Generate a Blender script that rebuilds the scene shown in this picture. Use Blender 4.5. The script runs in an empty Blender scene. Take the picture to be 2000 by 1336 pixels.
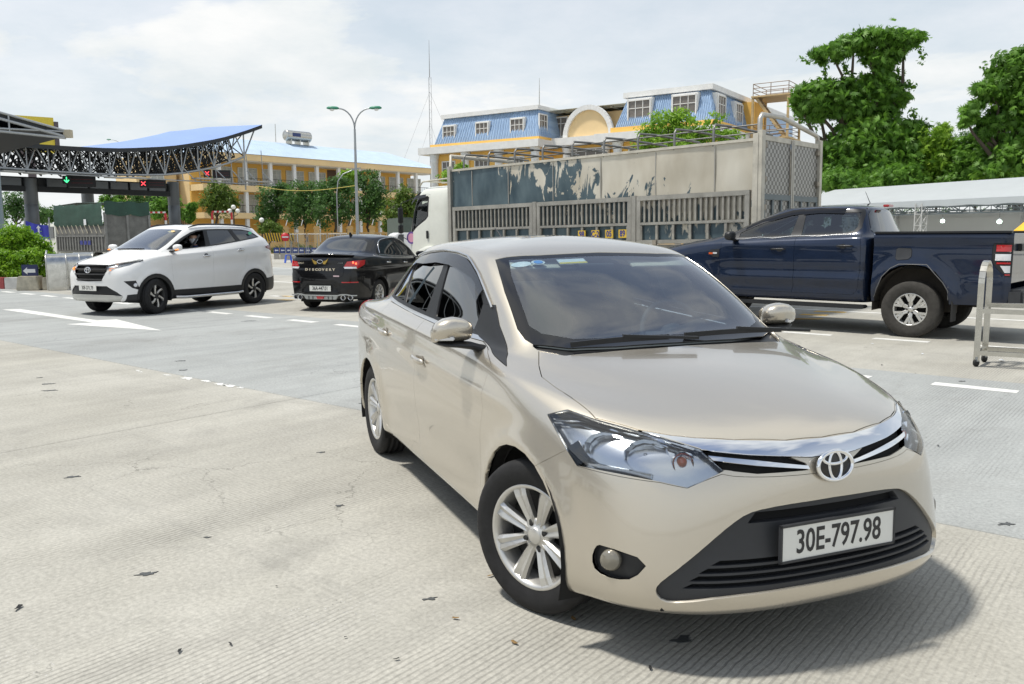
import bpy,bmesh,math,random
import numpy as np
from mathutils import Vector,Matrix
from mathutils.geometry import delaunay_2d_cdt
random.seed(7);RNG=np.random.default_rng(7)
R=math.radians
SC=bpy.context.scene
COL=SC.collection
# ---------------------------------------------------------------- camera
cam=bpy.data.cameras.new('camera');camo=bpy.data.objects.new('camera',cam);COL.objects.link(camo)
CAM_F,CAM_H,CAM_PITCH,CAM_ROLL=1620.0,1.472,0.127696,-0.005
cam.sensor_width=36.0;cam.lens=36.0*CAM_F/2000.0
cam.clip_start=0.05;cam.clip_end=3000
camo.matrix_world=Matrix.Translation((0,0,CAM_H))@Matrix.Rotation(math.pi/2-CAM_PITCH,4,'X')@Matrix.Rotation(CAM_ROLL,4,'Z')
SC.camera=camo
# ---------------------------------------------------------------- world, sun, exposure
SUN_DIR=Vector((-0.40,-0.03,1.0)).normalized()
SUN_EL=math.asin(SUN_DIR.z);SUN_AZ=math.atan2(SUN_DIR.x,SUN_DIR.y)
W=bpy.data.worlds.new('World');SC.world=W;W.use_nodes=True
nt=W.node_tree;nt.nodes.clear()
def wn(t):return nt.nodes.new(t)
out=wn('ShaderNodeOutputWorld');bg=wn('ShaderNodeBackground');sky=wn('ShaderNodeTexSky')
sky.sky_type='NISHITA';sky.sun_disc=False;sky.sun_elevation=SUN_EL;sky.sun_rotation=SUN_AZ
sky.air_density=1.0;sky.dust_density=0.6;sky.ozone_density=1.6;sky.altitude=10
tc=wn('ShaderNodeTexCoord')
sep=wn('ShaderNodeSeparateXYZ');nt.links.new(tc.outputs['Generated'],sep.inputs[0])
# cloud layer: direction projected on a flat ceiling
mz=wn('ShaderNodeMath');mz.operation='MAXIMUM';mz.inputs[1].default_value=0.0;nt.links.new(sep.outputs[2],mz.inputs[0])
ad=wn('ShaderNodeMath');ad.operation='ADD';ad.inputs[1].default_value=0.22;nt.links.new(mz.outputs[0],ad.inputs[0])
dx=wn('ShaderNodeMath');dx.operation='DIVIDE';nt.links.new(sep.outputs[0],dx.inputs[0]);nt.links.new(ad.outputs[0],dx.inputs[1])
dy=wn('ShaderNodeMath');dy.operation='DIVIDE';nt.links.new(sep.outputs[1],dy.inputs[0]);nt.links.new(ad.outputs[0],dy.inputs[1])
cmb=wn('ShaderNodeCombineXYZ');nt.links.new(dx.outputs[0],cmb.inputs[0]);nt.links.new(dy.outputs[0],cmb.inputs[1]);cmb.inputs[2].default_value=9.4
nz=wn('ShaderNodeTexNoise');nz.inputs['Scale'].default_value=1.15;nz.inputs['Detail'].default_value=9;nz.inputs['Roughness'].default_value=0.56;nz.inputs['Distortion'].default_value=0.25
nt.links.new(cmb.outputs[0],nz.inputs['Vector'])
mr=wn('ShaderNodeMapRange');mr.inputs['From Min'].default_value=0.42;mr.inputs['From Max'].default_value=0.60;mr.interpolation_type='SMOOTHSTEP'
nt.links.new(nz.outputs['Fac'],mr.inputs['Value'])
# veil of haze and thin cloud that grows towards the horizon
hz=wn('ShaderNodeMapRange');hz.inputs['From Min'].default_value=0.80;hz.inputs['From Max'].default_value=0.02;hz.inputs['To Min'].default_value=0.15;hz.inputs['To Max'].default_value=0.97
nt.links.new(sep.outputs[2],hz.inputs['Value'])
mx0=wn('ShaderNodeMath');mx0.operation='MAXIMUM';nt.links.new(mr.outputs[0],mx0.inputs[0]);nt.links.new(hz.outputs[0],mx0.inputs[1])
# cloud brightness varies a little with a second noise
nz2=wn('ShaderNodeTexNoise');nz2.inputs['Scale'].default_value=2.6;nz2.inputs['Detail'].default_value=7;nz2.inputs['Roughness'].default_value=0.6
nt.links.new(cmb.outputs[0],nz2.inputs['Vector'])
cr=wn('ShaderNodeValToRGB');cr.color_ramp.elements[0].position=0.3;cr.color_ramp.elements[1].position=0.68
cr.color_ramp.elements[0].color=(5.3,5.75,5.95,1);cr.color_ramp.elements[1].color=(6.9,6.95,6.9,1)
nt.links.new(nz2.outputs['Fac'],cr.inputs[0])
mixc=wn('ShaderNodeMix');mixc.data_type='RGBA';nt.links.new(mx0.outputs[0],mixc.inputs['Factor']);nt.links.new(sky.outputs[0],mixc.inputs[6]);nt.links.new(cr.outputs[0],mixc.inputs[7])
nt.links.new(mixc.outputs[2],bg.inputs[0]);bg.inputs[1].default_value=0.12
nt.links.new(bg.outputs[0],out.inputs[0])
sl=bpy.data.lights.new('sun','SUN');sl.energy=3.6;sl.angle=R(5.0);sl.color=(1.0,0.955,0.88)
so=bpy.data.objects.new('sun',sl);COL.objects.link(so);so.rotation_euler=SUN_DIR.to_track_quat('Z','Y').to_euler();so.location=(0,0,30)
SC.view_settings.view_transform='Standard';SC.view_settings.look='None';SC.view_settings.gamma=1.0;SC.view_settings.use_curve_mapping=False
SC.view_settings.exposure=0.25
SC.cycles.use_denoising=True
SC.cycles.max_bounces=8;SC.cycles.transparent_max_bounces=16;SC.cycles.glossy_bounces=4;SC.cycles.transmission_bounces=4;SC.cycles.diffuse_bounces=3
SC.cycles.caustics_reflective=False;SC.cycles.caustics_refractive=False
SC.cycles.sample_clamp_indirect=6.0
# ---------------------------------------------------------------- materials
MATS={}
def new_mat(name):
 m=bpy.data.materials.new(name);m.use_nodes=True;MATS[name]=m
 return m,m.node_tree,m.node_tree.nodes['Principled BSDF']
def srgb(r,g,b):
 f=lambda c:(c/255/12.92)if c/255<=0.04045 else((c/255+0.055)/1.055)**2.4
 return(f(r),f(g),f(b),1)
def plain(name,col,rough=0.5,metal=0.0,spec=0.5,coat=0.0,var=0.0,vscale=6.0,bump=0.0,bscale=40.0,emit=None,es=1.0,crough=0.03):
 """principled material with optional colour variation (dust and wear) and fine relief"""
 m,t,b=new_mat(name)
 c=col if len(col)==4 else(*col,1)
 b.inputs['Base Color'].default_value=c;b.inputs['Roughness'].default_value=rough;b.inputs['Metallic'].default_value=metal
 b.inputs['Specular IOR Level'].default_value=spec;b.inputs['Coat Weight'].default_value=coat;b.inputs['Coat Roughness'].default_value=crough
 L=t.links
 if var or bump:
  co=t.nodes.new('ShaderNodeTexCoord')
 if var:
  n=t.nodes.new('ShaderNodeTexNoise');n.inputs['Scale'].default_value=vscale;n.inputs['Detail'].default_value=6;n.inputs['Roughness'].default_value=0.65
  L.new(co.outputs['Object'],n.inputs['Vector'])
  rp=t.nodes.new('ShaderNodeValToRGB');rp.color_ramp.elements[0].position=0.3;rp.color_ramp.elements[1].position=0.72
  rp.color_ramp.elements[0].color=tuple(max(0,x*(1-var))for x in c[:3])+(1,);rp.color_ramp.elements[1].color=tuple(min(1,x*(1+var*0.6))for x in c[:3])+(1,)
  L.new(n.outputs['Fac'],rp.inputs[0]);L.new(rp.outputs[0],b.inputs['Base Color'])
  mrr=t.nodes.new('ShaderNodeMapRange');mrr.inputs['To Min'].default_value=max(0,rough-0.08);mrr.inputs['To Max'].default_value=min(1,rough+0.1)
  L.new(n.outputs['Fac'],mrr.inputs['Value']);L.new(mrr.outputs[0],b.inputs['Roughness'])
 if bump:
  n2=t.nodes.new('ShaderNodeTexNoise');n2.inputs['Scale'].default_value=bscale;n2.inputs['Detail'].default_value=5
  L.new(co.outputs['Object'],n2.inputs['Vector'])
  bp=t.nodes.new('ShaderNodeBump');bp.inputs['Strength'].default_value=bump;bp.inputs['Distance'].default_value=0.01
  L.new(n2.outputs['Fac'],bp.inputs['Height']);L.new(bp.outputs[0],b.inputs['Normal'])
 if emit:
  b.inputs['Emission Color'].default_value=(*emit,1);b.inputs['Emission Strength'].default_value=es
 return m
def glass_mat(name,tint,rough=0.0,refl=0.04,graze=1.0):
 """thin tinted pane: see-through with a fresnel reflection"""
 m,t,b=new_mat(name);t.nodes.remove(b)
 o=t.nodes['Material Output']
 tr=t.nodes.new('ShaderNodeBsdfTransparent');tr.inputs[0].default_value=(*tint,1)
 gl=t.nodes.new('ShaderNodeBsdfGlossy');gl.inputs['Roughness'].default_value=rough;gl.inputs[0].default_value=(1,1,1,1)
 lw=t.nodes.new('ShaderNodeFresnel');lw.inputs['IOR'].default_value=1.5
 ml=t.nodes.new('ShaderNodeMath');ml.operation='MULTIPLY_ADD';ml.inputs[1].default_value=graze;ml.inputs[2].default_value=refl;ml.use_clamp=True
 t.links.new(lw.outputs[0],ml.inputs[0])
 mx=t.nodes.new('ShaderNodeMixShader');t.links.new(ml.outputs[0],mx.inputs[0]);t.links.new(tr.outputs[0],mx.inputs[1]);t.links.new(gl.outputs[0],mx.inputs[2])
 t.links.new(mx.outputs[0],o.inputs['Surface'])
 return m
 # ---------------------------------------------------------------- object helpers
def tag(o,label=None,cat=None,group=None,kind=None):
 if label:o['label']=label
 if cat:o['category']=cat
 if group:o['group']=group
 if kind:o['kind']=kind
 return o
def empty(name,loc=(0,0,0),rz=0.0,label=None,cat=None,group=None):
 o=bpy.data.objects.new(name,None);COL.objects.link(o);o.location=loc;o.rotation_euler=(0,0,rz);o.empty_display_size=0.1
 return tag(o,label,cat,group)
def link(name,me,mat,parent=None,loc=None,rot=None):
 o=bpy.data.objects.new(name,me);COL.objects.link(o)
 if mat is not None and len(me.materials)==0:me.materials.append(mat if not isinstance(mat,str)else MATS[mat])
 if parent:o.parent=parent
 if loc is not None:o.location=loc
 if rot is not None:o.rotation_euler=rot
 return o
class MB:
 """collects verts / faces, then links them as ONE mesh object"""
 def __init__(s):s.v=[];s.f=[];s.sm=[];s.mi=[]
 def add(s,vs,fs,smooth=False,mi=0):
  b=len(s.v);s.v+=[tuple(map(float,v))for v in vs];s.f+=[tuple(b+i for i in f)for f in fs];s.sm+=[smooth]*len(fs);s.mi+=[mi]*len(fs);return s
 def box(s,c,d,rz=0.0,M=None,mi=0):
  hx,hy,hz=d[0]/2,d[1]/2,d[2]/2
  vs=[Vector((x,y,z))for x in(-hx,hx)for y in(-hy,hy)for z in(-hz,hz)]
  if M is not None:vs=[M@v for v in vs]
  if rz:m=Matrix.Rotation(rz,3,'Z');vs=[m@v for v in vs]
  vs=[v+Vector(c)for v in vs]
  return s.add(vs,[(0,1,3,2),(4,6,7,5),(0,4,5,1),(2,3,7,6),(0,2,6,4),(1,5,7,3)],mi=mi)
 def bar(s,p,q,w,h=None,up=(0,0,1),mi=0):
  """square bar from p to q"""
  h=w if h is None else h
  p=Vector(p);q=Vector(q);d=(q-p)
  if d.length<1e-6:return s
  d.normalize();u=Vector(up)
  if abs(d.dot(u))>0.98:u=Vector((0,1,0))if abs(d.y)<0.9 else Vector((1,0,0))
  a=d.cross(u).normalized();b=a.cross(d).normalized()
  vs=[e+a*(sx*w/2)+b*(sy*h/2)for e in(p,q)for sx,sy in((-1,-1),(1,-1),(1,1),(-1,1))]
  return s.add(vs,[(3,2,1,0),(4,5,6,7),(0,1,5,4),(1,2,6,5),(2,3,7,6),(3,0,4,7)],mi=mi)
 def tube(s,pts,r,n=8,caps=True,mi=0):
  pts=[Vector(p)for p in pts];rs=r if isinstance(r,(list,tuple))else[r]*len(pts)
  rings=[];prev=None
  for i,p in enumerate(pts):
   d=(pts[min(i+1,len(pts)-1)]-pts[max(i-1,0)]).normalized()
   if prev is None:
    u=Vector((0,0,1))if abs(d.z)<0.9 else Vector((1,0,0));a=d.cross(u).normalized()
   else:
    a=(prev-d*prev.dot(d)).normalized()
   prev=a;b=d.cross(a)
   rings.append([p+(a*math.cos(2*math.pi*k/n)+b*math.sin(2*math.pi*k/n))*rs[i]for k in range(n)])
  vs=[v for g in rings for v in g];fs=[]
  for i in range(len(pts)-1):
   for k in range(n):fs.append((i*n+k,i*n+(k+1)%n,(i+1)*n+(k+1)%n,(i+1)*n+k))
  s.add(vs,fs,True,mi)
  if caps:
   s.add(rings[0],[tuple(reversed(range(n)))],mi=mi);s.add(rings[-1],[tuple(range(n))],mi=mi)
  return s
 def lathe(s,prof,n=24,axis='z',c=(0,0,0),smooth=True,mi=0,close=False):
  """prof: list of (r, h) turned about the axis"""
  vs=[]
  for r,h in prof:
   for k in range(n):
    a=2*math.pi*k/n;x,y=r*math.cos(a),r*math.sin(a)
    v=(x,y,h)if axis=='z' else((x,h,y)if axis=='y' else(h,x,y))
    vs.append((v[0]+c[0],v[1]+c[1],v[2]+c[2]))
  fs=[]
  for i in range(len(prof)-1):
   for k in range(n):fs.append((i*n+k,i*n+(k+1)%n,(i+1)*n+(k+1)%n,(i+1)*n+k))
  s.add(vs,fs,smooth,mi)
  if close:
   m=len(prof)-1
   s.add(vs[:n],[tuple(reversed(range(n)))],mi=mi);s.add(vs[m*n:],[tuple(range(n))],mi=mi)
  return s
 def prism(s,poly,h0,h1,axis='z',mi=0,M=None):
  """extrude a 2-D polygon; axis z: (x,y)->z, y: (x,z)->y, x: (y,z)->x"""
  def P(a,b,h):return(a,b,h)if axis=='z' else((a,h,b)if axis=='y' else(h,a,b))
  n=len(poly);vs=[P(a,b,h0)for a,b in poly]+[P(a,b,h1)for a,b in poly]
  if M is not None:vs=[M@Vector(v)for v in vs]
  fs=[tuple(range(n-1,-1,-1)),tuple(range(n,2*n))]+[(i,(i+1)%n,n+(i+1)%n,n+i)for i in range(n)]
  return s.add(vs,fs,mi=mi)
 def build(s,name,mat,parent=None,loc=None,rot=None,bevel=0.0,smooth=False,recalc=True):
  me=bpy.data.meshes.new(name);me.from_pydata(s.v,[],s.f)
  me.polygons.foreach_set('use_smooth',[True]*len(s.f)if smooth else s.sm)
  ms=mat if isinstance(mat,(list,tuple))else[mat]
  for m in ms:me.materials.append(MATS[m]if isinstance(m,str)else m)
  if len(ms)>1:me.polygons.foreach_set('material_index',s.mi)
  if recalc or bevel:
   bm=bmesh.new();bm.from_mesh(me)
   if recalc:bmesh.ops.recalc_face_normals(bm,faces=bm.faces)
   if bevel:
    es=[e for e in bm.edges if len(e.link_faces)==2 and e.calc_face_angle(0)>0.6]
    bmesh.ops.bevel(bm,geom=es,offset=bevel,segments=2,affect='EDGES',clamp_overlap=True)
   bm.to_mesh(me);bm.free()
  me.update()
  return link(name,me,None,parent,loc,rot)
FONT_CACHE={}
def text_obj(name,s,size,mat,parent=None,loc=(0,0,0),rot=(0,0,0),ext=0.002,sx=1.0,align='CENTER',bold=0.0,shear=0.0,M=None):
 """flat lettering turned into a mesh"""
 cu=bpy.data.curves.new(name+'_c','FONT');cu.body=s;cu.size=size;cu.extrude=ext;cu.align_x=align;cu.align_y='CENTER';cu.offset=bold;cu.shear=shear;cu.resolution_u=3
 ob=bpy.data.objects.new(name+'_c',cu);COL.objects.link(ob)
 dg=bpy.context.evaluated_depsgraph_get();me=bpy.data.meshes.new_from_object(ob.evaluated_get(dg))
 bpy.data.objects.remove(ob);bpy.data.curves.remove(cu)
 me.name=name
 for v in me.vertices:v.co.x*=sx
 me.materials.clear()
 o=link(name,me,mat,parent,loc,rot)
 if M is not None:o.matrix_local=M
 return o
def copy_tree(o,parent=None):
 c=o.copy();COL.objects.link(c);c.parent=parent
 for ch in o.children:copy_tree(ch,c)
 return c
_CM=camo.matrix_world.to_3x3()
def ray(px,py):return _CM@Vector(((px-1000)/CAM_F,-(py-668)/CAM_F,-1.0))
def at(px,py,Y):
 """world point at forward distance Y that the photograph shows at (px, py)"""
 d=ray(px,py);return Vector((0,0,CAM_H))+d*(Y/d.y)
def gp(px,py,z=0.0):
 d=ray(px,py);return Vector((0,0,CAM_H))+d*((z-CAM_H)/d.z)
def on_plane(px,py,P,n):
 d=ray(px,py);o=Vector((0,0,CAM_H));return o+d*((Vector(P)-o).dot(n)/d.dot(n))
LANE=Vector((.774,-.633,0));LANEN=Vector((.633,.774,0))
def sn(s,n,z=0.0):return LANE*s+LANEN*n+Vector((0,0,z))
# ---------------------------------------------------------------- shared materials
plain('beige_paint',(.56,.515,.435),.27,.72,.5,1.0)
plain('white_paint',(.78,.78,.77),.35,0,.5,1.0,var=.02)
plain('black_paint',(.004,.004,.005),.3,0,.15,.75)
plain('navy_paint',(.006,.015,.040),.30,.3,.3,.8,var=.2,vscale=4)
plain('truck_white',(.70,.71,.64),.35,0,.5,.6,var=.05)
plain('black_plastic',(.012,.013,.015),.45,0,.5,var=.2,vscale=20)
plain('dark_plastic',(.03,.032,.036),.5,0,.5,var=.15,vscale=14)
plain('grey_plastic',(.12,.12,.12),.5)
plain('gloss_black',(.006,.006,.007),.08,0,.6)
plain('liner_black',(.006,.006,.006),.9)
plain('rubber',(.012,.012,.012),.7)
plain('tyre',(.018,.018,.019),.72,0,.3,var=.35,vscale=30)
plain('tyre_dusty',(.055,.052,.047),.85,0,.2,var=.3,vscale=18)
plain('alloy',(.62,.61,.58),.32,.75,.5,.3,var=.08,vscale=12)
plain('alloy_grey',(.30,.30,.31),.35,.8)
plain('rim_dark',(.03,.03,.03),.5,.3)
plain('chrome',(.85,.86,.88),.06,1.0)
plain('chrome_soft',(.7,.7,.7),.2,1.0)
plain('lamp_silver',(.62,.64,.66),.3,.25)
plain('lamp_black',(.03,.035,.04),.25,.2)
plain('lamp_chrome',(.82,.84,.86),.12,1.0)
plain('lamp_dark',(.62,.64,.66),.2,.85)
plain('red_lens',(.45,.008,.012),.12,0,.6,.8)
plain('red_lens_dark',(.16,.005,.01),.12,0,.6,.8)
plain('white_lens',(.75,.76,.78),.15,.2,.6,.8)
plain('orange_lens',(.62,.10,.02),.15,0,.6,.8)
plain('interior_beige',(.55,.49,.39),.8)
plain('seat_fabric',(.30,.28,.245),.85)
plain('interior_dark',(.03,.03,.033),.75)
plain('interior_grey',(.11,.11,.115),.75)
plain('plate_white',(.72,.72,.68),.45,0,.4)
plain('plate_ink',(.02,.02,.022),.5)
plain('skin',(.58,.37,.27),.5,0,.4)
plain('hair',(.012,.01,.009),.5)
plain('mask_blue',(.06,.36,.70),.8)
plain('mask_white',(.75,.78,.82),.8)
plain('cloth_dark',(.02,.022,.03),.9)
plain('cloth_red',(.35,.03,.03),.9)
plain('cloth_blue',(.03,.05,.16),.9)
plain('gold',(.75,.5,.12),.25,.9)
plain('sticker_white',(.75,.77,.78),.5)
plain('sticker_blue',(.08,.32,.75),.5)
plain('sticker_yellow',(.8,.6,.08),.5)
plain('sticker_green',(.10,.55,.30),.5)
plain('steel',(.55,.54,.50),.28,.9,var=.15,vscale=5)
glass_mat('glass_windshield',(.80,.95,1.0),0,.10,1.9)
glass_mat('glass_dark',(.035,.042,.048),0,.06,1.6)
glass_mat('glass_green',(.34,.44,.43),0,.05,1.1)
glass_mat('glass_rear',(.06,.075,.09),0,.08,1.4)
glass_mat('glass_lamp',(.93,.95,.97),.02,.03,1.0)
# ================================================================ ground: concrete slabs with open joints, markings, stains
def concrete(name,c0,c1,c2,groove=1.0):
 m,t,b=new_mat(name);L=t.links;N=t.nodes.new
 co=N('ShaderNodeTexCoord');mp=N('ShaderNodeMapping');mp.inputs['Rotation'].default_value=(0,0,math.atan2(.633,.774));L.new(co.outputs['Object'],mp.inputs[0])
 def noise(sc,det=6,rough=.6,src=None,dist=0.0):
  n=N('ShaderNodeTexNoise');n.inputs['Scale'].default_value=sc;n.inputs['Detail'].default_value=det;n.inputs['Roughness'].default_value=rough;n.inputs['Distortion'].default_value=dist
  L.new((src or mp).outputs[0],n.inputs['Vector']);return n
 big=noise(.35,5,.6);mid=noise(2.2,8,.68);fine=noise(45,4,.7)
 st=N('ShaderNodeMapping');st.inputs['Scale'].default_value=(2.4,.22,1);L.new(mp.outputs[0],st.inputs[0]);streak=noise(1.3,7,.65,st)
 def ramp(src,a,b_,ca,cb):
  r=N('ShaderNodeValToRGB');r.color_ramp.elements[0].position=a;r.color_ramp.elements[1].position=b_;r.color_ramp.elements[0].color=ca;r.color_ramp.elements[1].color=cb;L.new(src,r.inputs[0]);return r
 def mix(a,b_,f,mode='MIX'):
  x=N('ShaderNodeMix');x.data_type='RGBA';x.blend_type=mode
  if isinstance(f,float):x.inputs['Factor'].default_value=f
  else:L.new(f,x.inputs['Factor'])
  for v,i in((a,6),(b_,7)):
   if isinstance(v,tuple):x.inputs[i].default_value=v
   else:L.new(v,x.inputs[i])
  return x.outputs[2]
 base=ramp(big.outputs['Fac'],.35,.68,(*c0,1),(*c1,1)).outputs[0]
 base=mix(base,(*c2,1),ramp(mid.outputs['Fac'],.45,.75,(0,0,0,1),(.75,.75,.75,1)).outputs[0])
 base=mix(base,ramp(streak.outputs['Fac'],.3,.7,(.84,.84,.84,1),(1.08,1.08,1.07,1)).outputs[0],.8,'MULTIPLY')
 base=mix(base,ramp(fine.outputs['Fac'],.32,.72,(.65,.65,.65,1),(1.25,1.25,1.25,1)).outputs[0],.65,'MULTIPLY')
 # tined grooves across the lane, worn away in patches
 wv=N('ShaderNodeTexWave');wv.wave_type='BANDS';wv.bands_direction='X';wv.inputs['Scale'].default_value=11.0;wv.inputs['Distortion'].default_value=2.2;wv.inputs['Detail'].default_value=2;wv.inputs['Detail Scale'].default_value=.8
 L.new(mp.outputs[0],wv.inputs['Vector'])
 ws=ramp(wv.outputs['Fac'],.08,.34,(0,0,0,1),(1,1,1,1))
 pm=N('ShaderNodeMapping');pm.inputs['Scale'].default_value=(1.0,.35,1);L.new(mp.outputs[0],pm.inputs[0]);pn=noise(.9,6,.62,pm);pk=ramp(pn.outputs['Fac'],.44,.64,(.0,.0,.0,1),(1,1,1,1))
 gm=N('ShaderNodeMath');gm.operation='SUBTRACT';gm.inputs[0].default_value=1.0;L.new(ws.outputs[0],gm.inputs[1])
 gk=N('ShaderNodeMath');gk.operation='MULTIPLY';L.new(gm.outputs[0],gk.inputs[0]);L.new(pk.outputs[0],gk.inputs[1])
 g2=N('ShaderNodeMath');g2.operation='MULTIPLY';g2.inputs[1].default_value=.5*groove;L.new(gk.outputs[0],g2.inputs[0])
 base=mix(base,(.12,.115,.105,1),g2.outputs[0])
 # grime: soft dark blotches and rubber film
 gn=noise(.75,8,.66,dist=.6);base=mix(base,(.17,.165,.15,1),ramp(gn.outputs['Fac'],.56,.80,(0,0,0,1),(.55,.55,.55,1)).outputs[0])
 gs=N('ShaderNodeMapping');gs.inputs['Scale'].default_value=(.12,3.2,1);L.new(mp.outputs[0],gs.inputs[0]);gt=noise(1.0,6,.7,gs);base=mix(base,(.16,.16,.15,1),ramp(gt.outputs['Fac'],.60,.82,(0,0,0,1),(.4,.4,.4,1)).outputs[0])
 # hairline cracks
 vo=N('ShaderNodeTexVoronoi');vo.feature='DISTANCE_TO_EDGE';vo.inputs['Scale'].default_value=1.1;dm=N('ShaderNodeMapping');L.new(mp.outputs[0],dm.inputs[0])
 wob=noise(3.0,5,.6);va=N('ShaderNodeVectorMath');va.operation='SCALE';va.inputs['Scale'].default_value=.45;L.new(wob.outputs['Color'],va.inputs[0]);vb=N('ShaderNodeVectorMath');vb.operation='ADD';L.new(mp.outputs[0],vb.inputs[0]);L.new(va.outputs[0],vb.inputs[1]);L.new(vb.outputs[0],vo.inputs['Vector'])
 ck=ramp(vo.outputs['Distance'],.0,.006,(1,1,1,1),(0,0,0,1));cm=noise(.6,3,.5);cr_=ramp(cm.outputs['Fac'],.52,.60,(0,0,0,1),(.55,.55,.55,1))
 c3=N('ShaderNodeMath');c3.operation='MULTIPLY';L.new(ck.outputs[0],c3.inputs[0]);L.new(cr_.outputs[0],c3.inputs[1])
 base=mix(base,(.07,.068,.06,1),c3.outputs[0])
 # pale and dark aggregate specks in worn spots
 vs=N('ShaderNodeTexVoronoi');vs.inputs['Scale'].default_value=60;L.new(mp.outputs[0],vs.inputs['Vector'])
 sp=ramp(vs.outputs['Distance'],.12,.2,(1,1,1,1),(0,0,0,1));sm=noise(1.7,4,.6);sk=ramp(sm.outputs['Fac'],.55,.66,(0,0,0,1),(1,1,1,1));s3=N('ShaderNodeMath');s3.operation='MULTIPLY';L.new(sp.outputs[0],s3.inputs[0]);L.new(sk.outputs[0],s3.inputs[1])
 sc=ramp(vs.outputs['Color'],.25,.6,(.10,.10,.10,1),(.52,.52,.52,1));base=mix(base,sc.outputs[0],s3.outputs[0])
 L.new(base,b.inputs['Base Color']);b.inputs['Roughness'].default_value=.82;b.inputs['Specular IOR Level'].default_value=.3
 hh=N('ShaderNodeMath');hh.operation='MULTIPLY_ADD';hh.inputs[1].default_value=-.7*groove;L.new(gk.outputs[0],hh.inputs[0]);L.new(fine.outputs['Fac'],hh.inputs[2])
 bp=N('ShaderNodeBump');bp.inputs['Strength'].default_value=.55;bp.inputs['Distance'].default_value=.006;L.new(hh.outputs[0],bp.inputs['Height']);L.new(bp.outputs[0],b.inputs['Normal'])
 return m
concrete('concrete_warm',(.375,.362,.318),(.445,.433,.39),(.335,.325,.287))
concrete('concrete_cool',(.325,.338,.332),(.375,.388,.38),(.30,.312,.306),.8)
plain('joint_dark',(.035,.034,.032),.9)
plain('road_white',(.66,.66,.63),.7,var=.18,vscale=9,bump=.3,bscale=120)
plain('road_yellow',(.62,.38,.05),.7,var=.2,vscale=9)
plain('tar',(.07,.075,.075),.6,var=.3,vscale=30)
gd=MB().add([(-1200,-60,-.012),(1200,-60,-.012),(1200,1500,-.012),(-1200,1500,-.012)],[(0,1,2,3)]).build('ground','concrete_warm');tag(gd,kind='structure')
jt=MB().add([sn(-70,-26,-.008),sn(34,-26,-.008),sn(34,68,-.008),sn(-70,68,-.008)],[(0,1,2,3)]).build('joint_filler','joint_dark',gd)
S0,DS,N0,DN,GAP=-6.27,6.34,4.56,4.87,.011
def slab_mesh(nm):
 b=MB();hx,hy=(DS-GAP)/2,(DN-GAP)/2;e=.006
 vs=[(-hx,-hy,-.012),(hx,-hy,-.012),(hx,hy,-.012),(-hx,hy,-.012),(-hx,-hy,-.004),(hx,-hy,-.004),(hx,hy,-.004),(-hx,hy,-.004),(-hx+e,-hy+e,0),(hx-e,-hy+e,0),(hx-e,hy-e,0),(-hx+e,hy-e,0)]
 fs=[(8,9,10,11)]+[(i,(i+1)%4,4+(i+1)%4,4+i)for i in range(4)]+[(4+i,4+(i+1)%4,8+(i+1)%4,8+i)for i in range(4)]
 b.add(vs,fs);me=bpy.data.meshes.new(nm);me.from_pydata(b.v,[],b.f);me.materials.append(MATS[nm]);me.update();return me
slm={k:slab_mesh(k)for k in('concrete_warm','concrete_cool')}
for i in range(-10,6):
 for j in range(-5,12):
  p=sn(S0+(i+.5)*DS,N0+(j+.5)*DN)
  if p.y<-14:continue
  o=bpy.data.objects.new('concrete_slab',slm['concrete_cool' if j==0 or(j==3 and i%3)else 'concrete_warm']);COL.objects.link(o);o.parent=gd;o.location=p;o.rotation_euler=(0,0,math.atan2(-.633,.774))
  # the material works in the slab's own axes: shift each slab a little so that no two look alike
for m in('concrete_warm','concrete_cool'):
 t=MATS[m].node_tree;co=[n for n in t.nodes if n.type=='TEX_COORD'][0];mp=[n for n in t.nodes if n.type=='MAPPING'][0]
 oi=t.nodes.new('ShaderNodeObjectInfo');ge=t.nodes.new('ShaderNodeNewGeometry');t.links.new(ge.outputs['Position'],mp.inputs[0])
def mark(name,poly,mat,z=.004,parent=gd):
 b=MB();n=len(poly);b.add([(p[0],p[1],z)for p in poly]+[(p[0],p[1],z-.0035)for p in poly],[tuple(range(n))]+[(i,n+i,n+(i+1)%n,(i+1)%n)for i in range(n)]);return b.build(name,mat,parent)
def strip(s0,s1,n0,w,mat='road_white',name='lane_dash'):
 j=lambda:random.uniform(-.012,.012)
 return mark(name,[sn(s0+j(),n0-w/2+j()),sn(s1+j(),n0-w/2+j()),sn(s1+j(),n0+w/2+j()),sn(s0+j(),n0+w/2+j())],mat)
for k in range(-12,14):
 s=-15.0+1.31*k
 if k not in(4,5,6,7,8):strip(s,s+.74,8.88,.16)
for k in range(-14,12):strip(-3.42+1.31*k,-2.70+1.31*k,12.28,.15)
# arrow on the left lane
ar=[(5,605),(40,604),(190,626),(228,624),(316,646),(128,633.5),(182,630.5)]
mark('lane_arrow',[gp(*p)for p in ar],'road_white')
mark('lane_line',[sn(-60,16.2),sn(30,16.2),sn(30,16.34),sn(-60,16.34)],'road_white');mark('lane_line',[sn(-60,23.4),sn(30,23.4),sn(30,23.55),sn(-60,23.55)],'road_white')
mark('lane_line',[sn(-60,30.4),sn(30,30.4),sn(30,30.6),sn(-60,30.6)],'road_white')
for a,b in(((1545,624),(1600,624)),((1560,615),(1612,617)),((1588,609),(1648,611)),((542,579),(560,580)),((537,586),(561,587))):
 p,q=gp(*a),gp(*b);u=(q-p);mark('yellow_mark',[p,q,q+LANEN*.22,p+LANEN*.22],'road_yellow')
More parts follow.
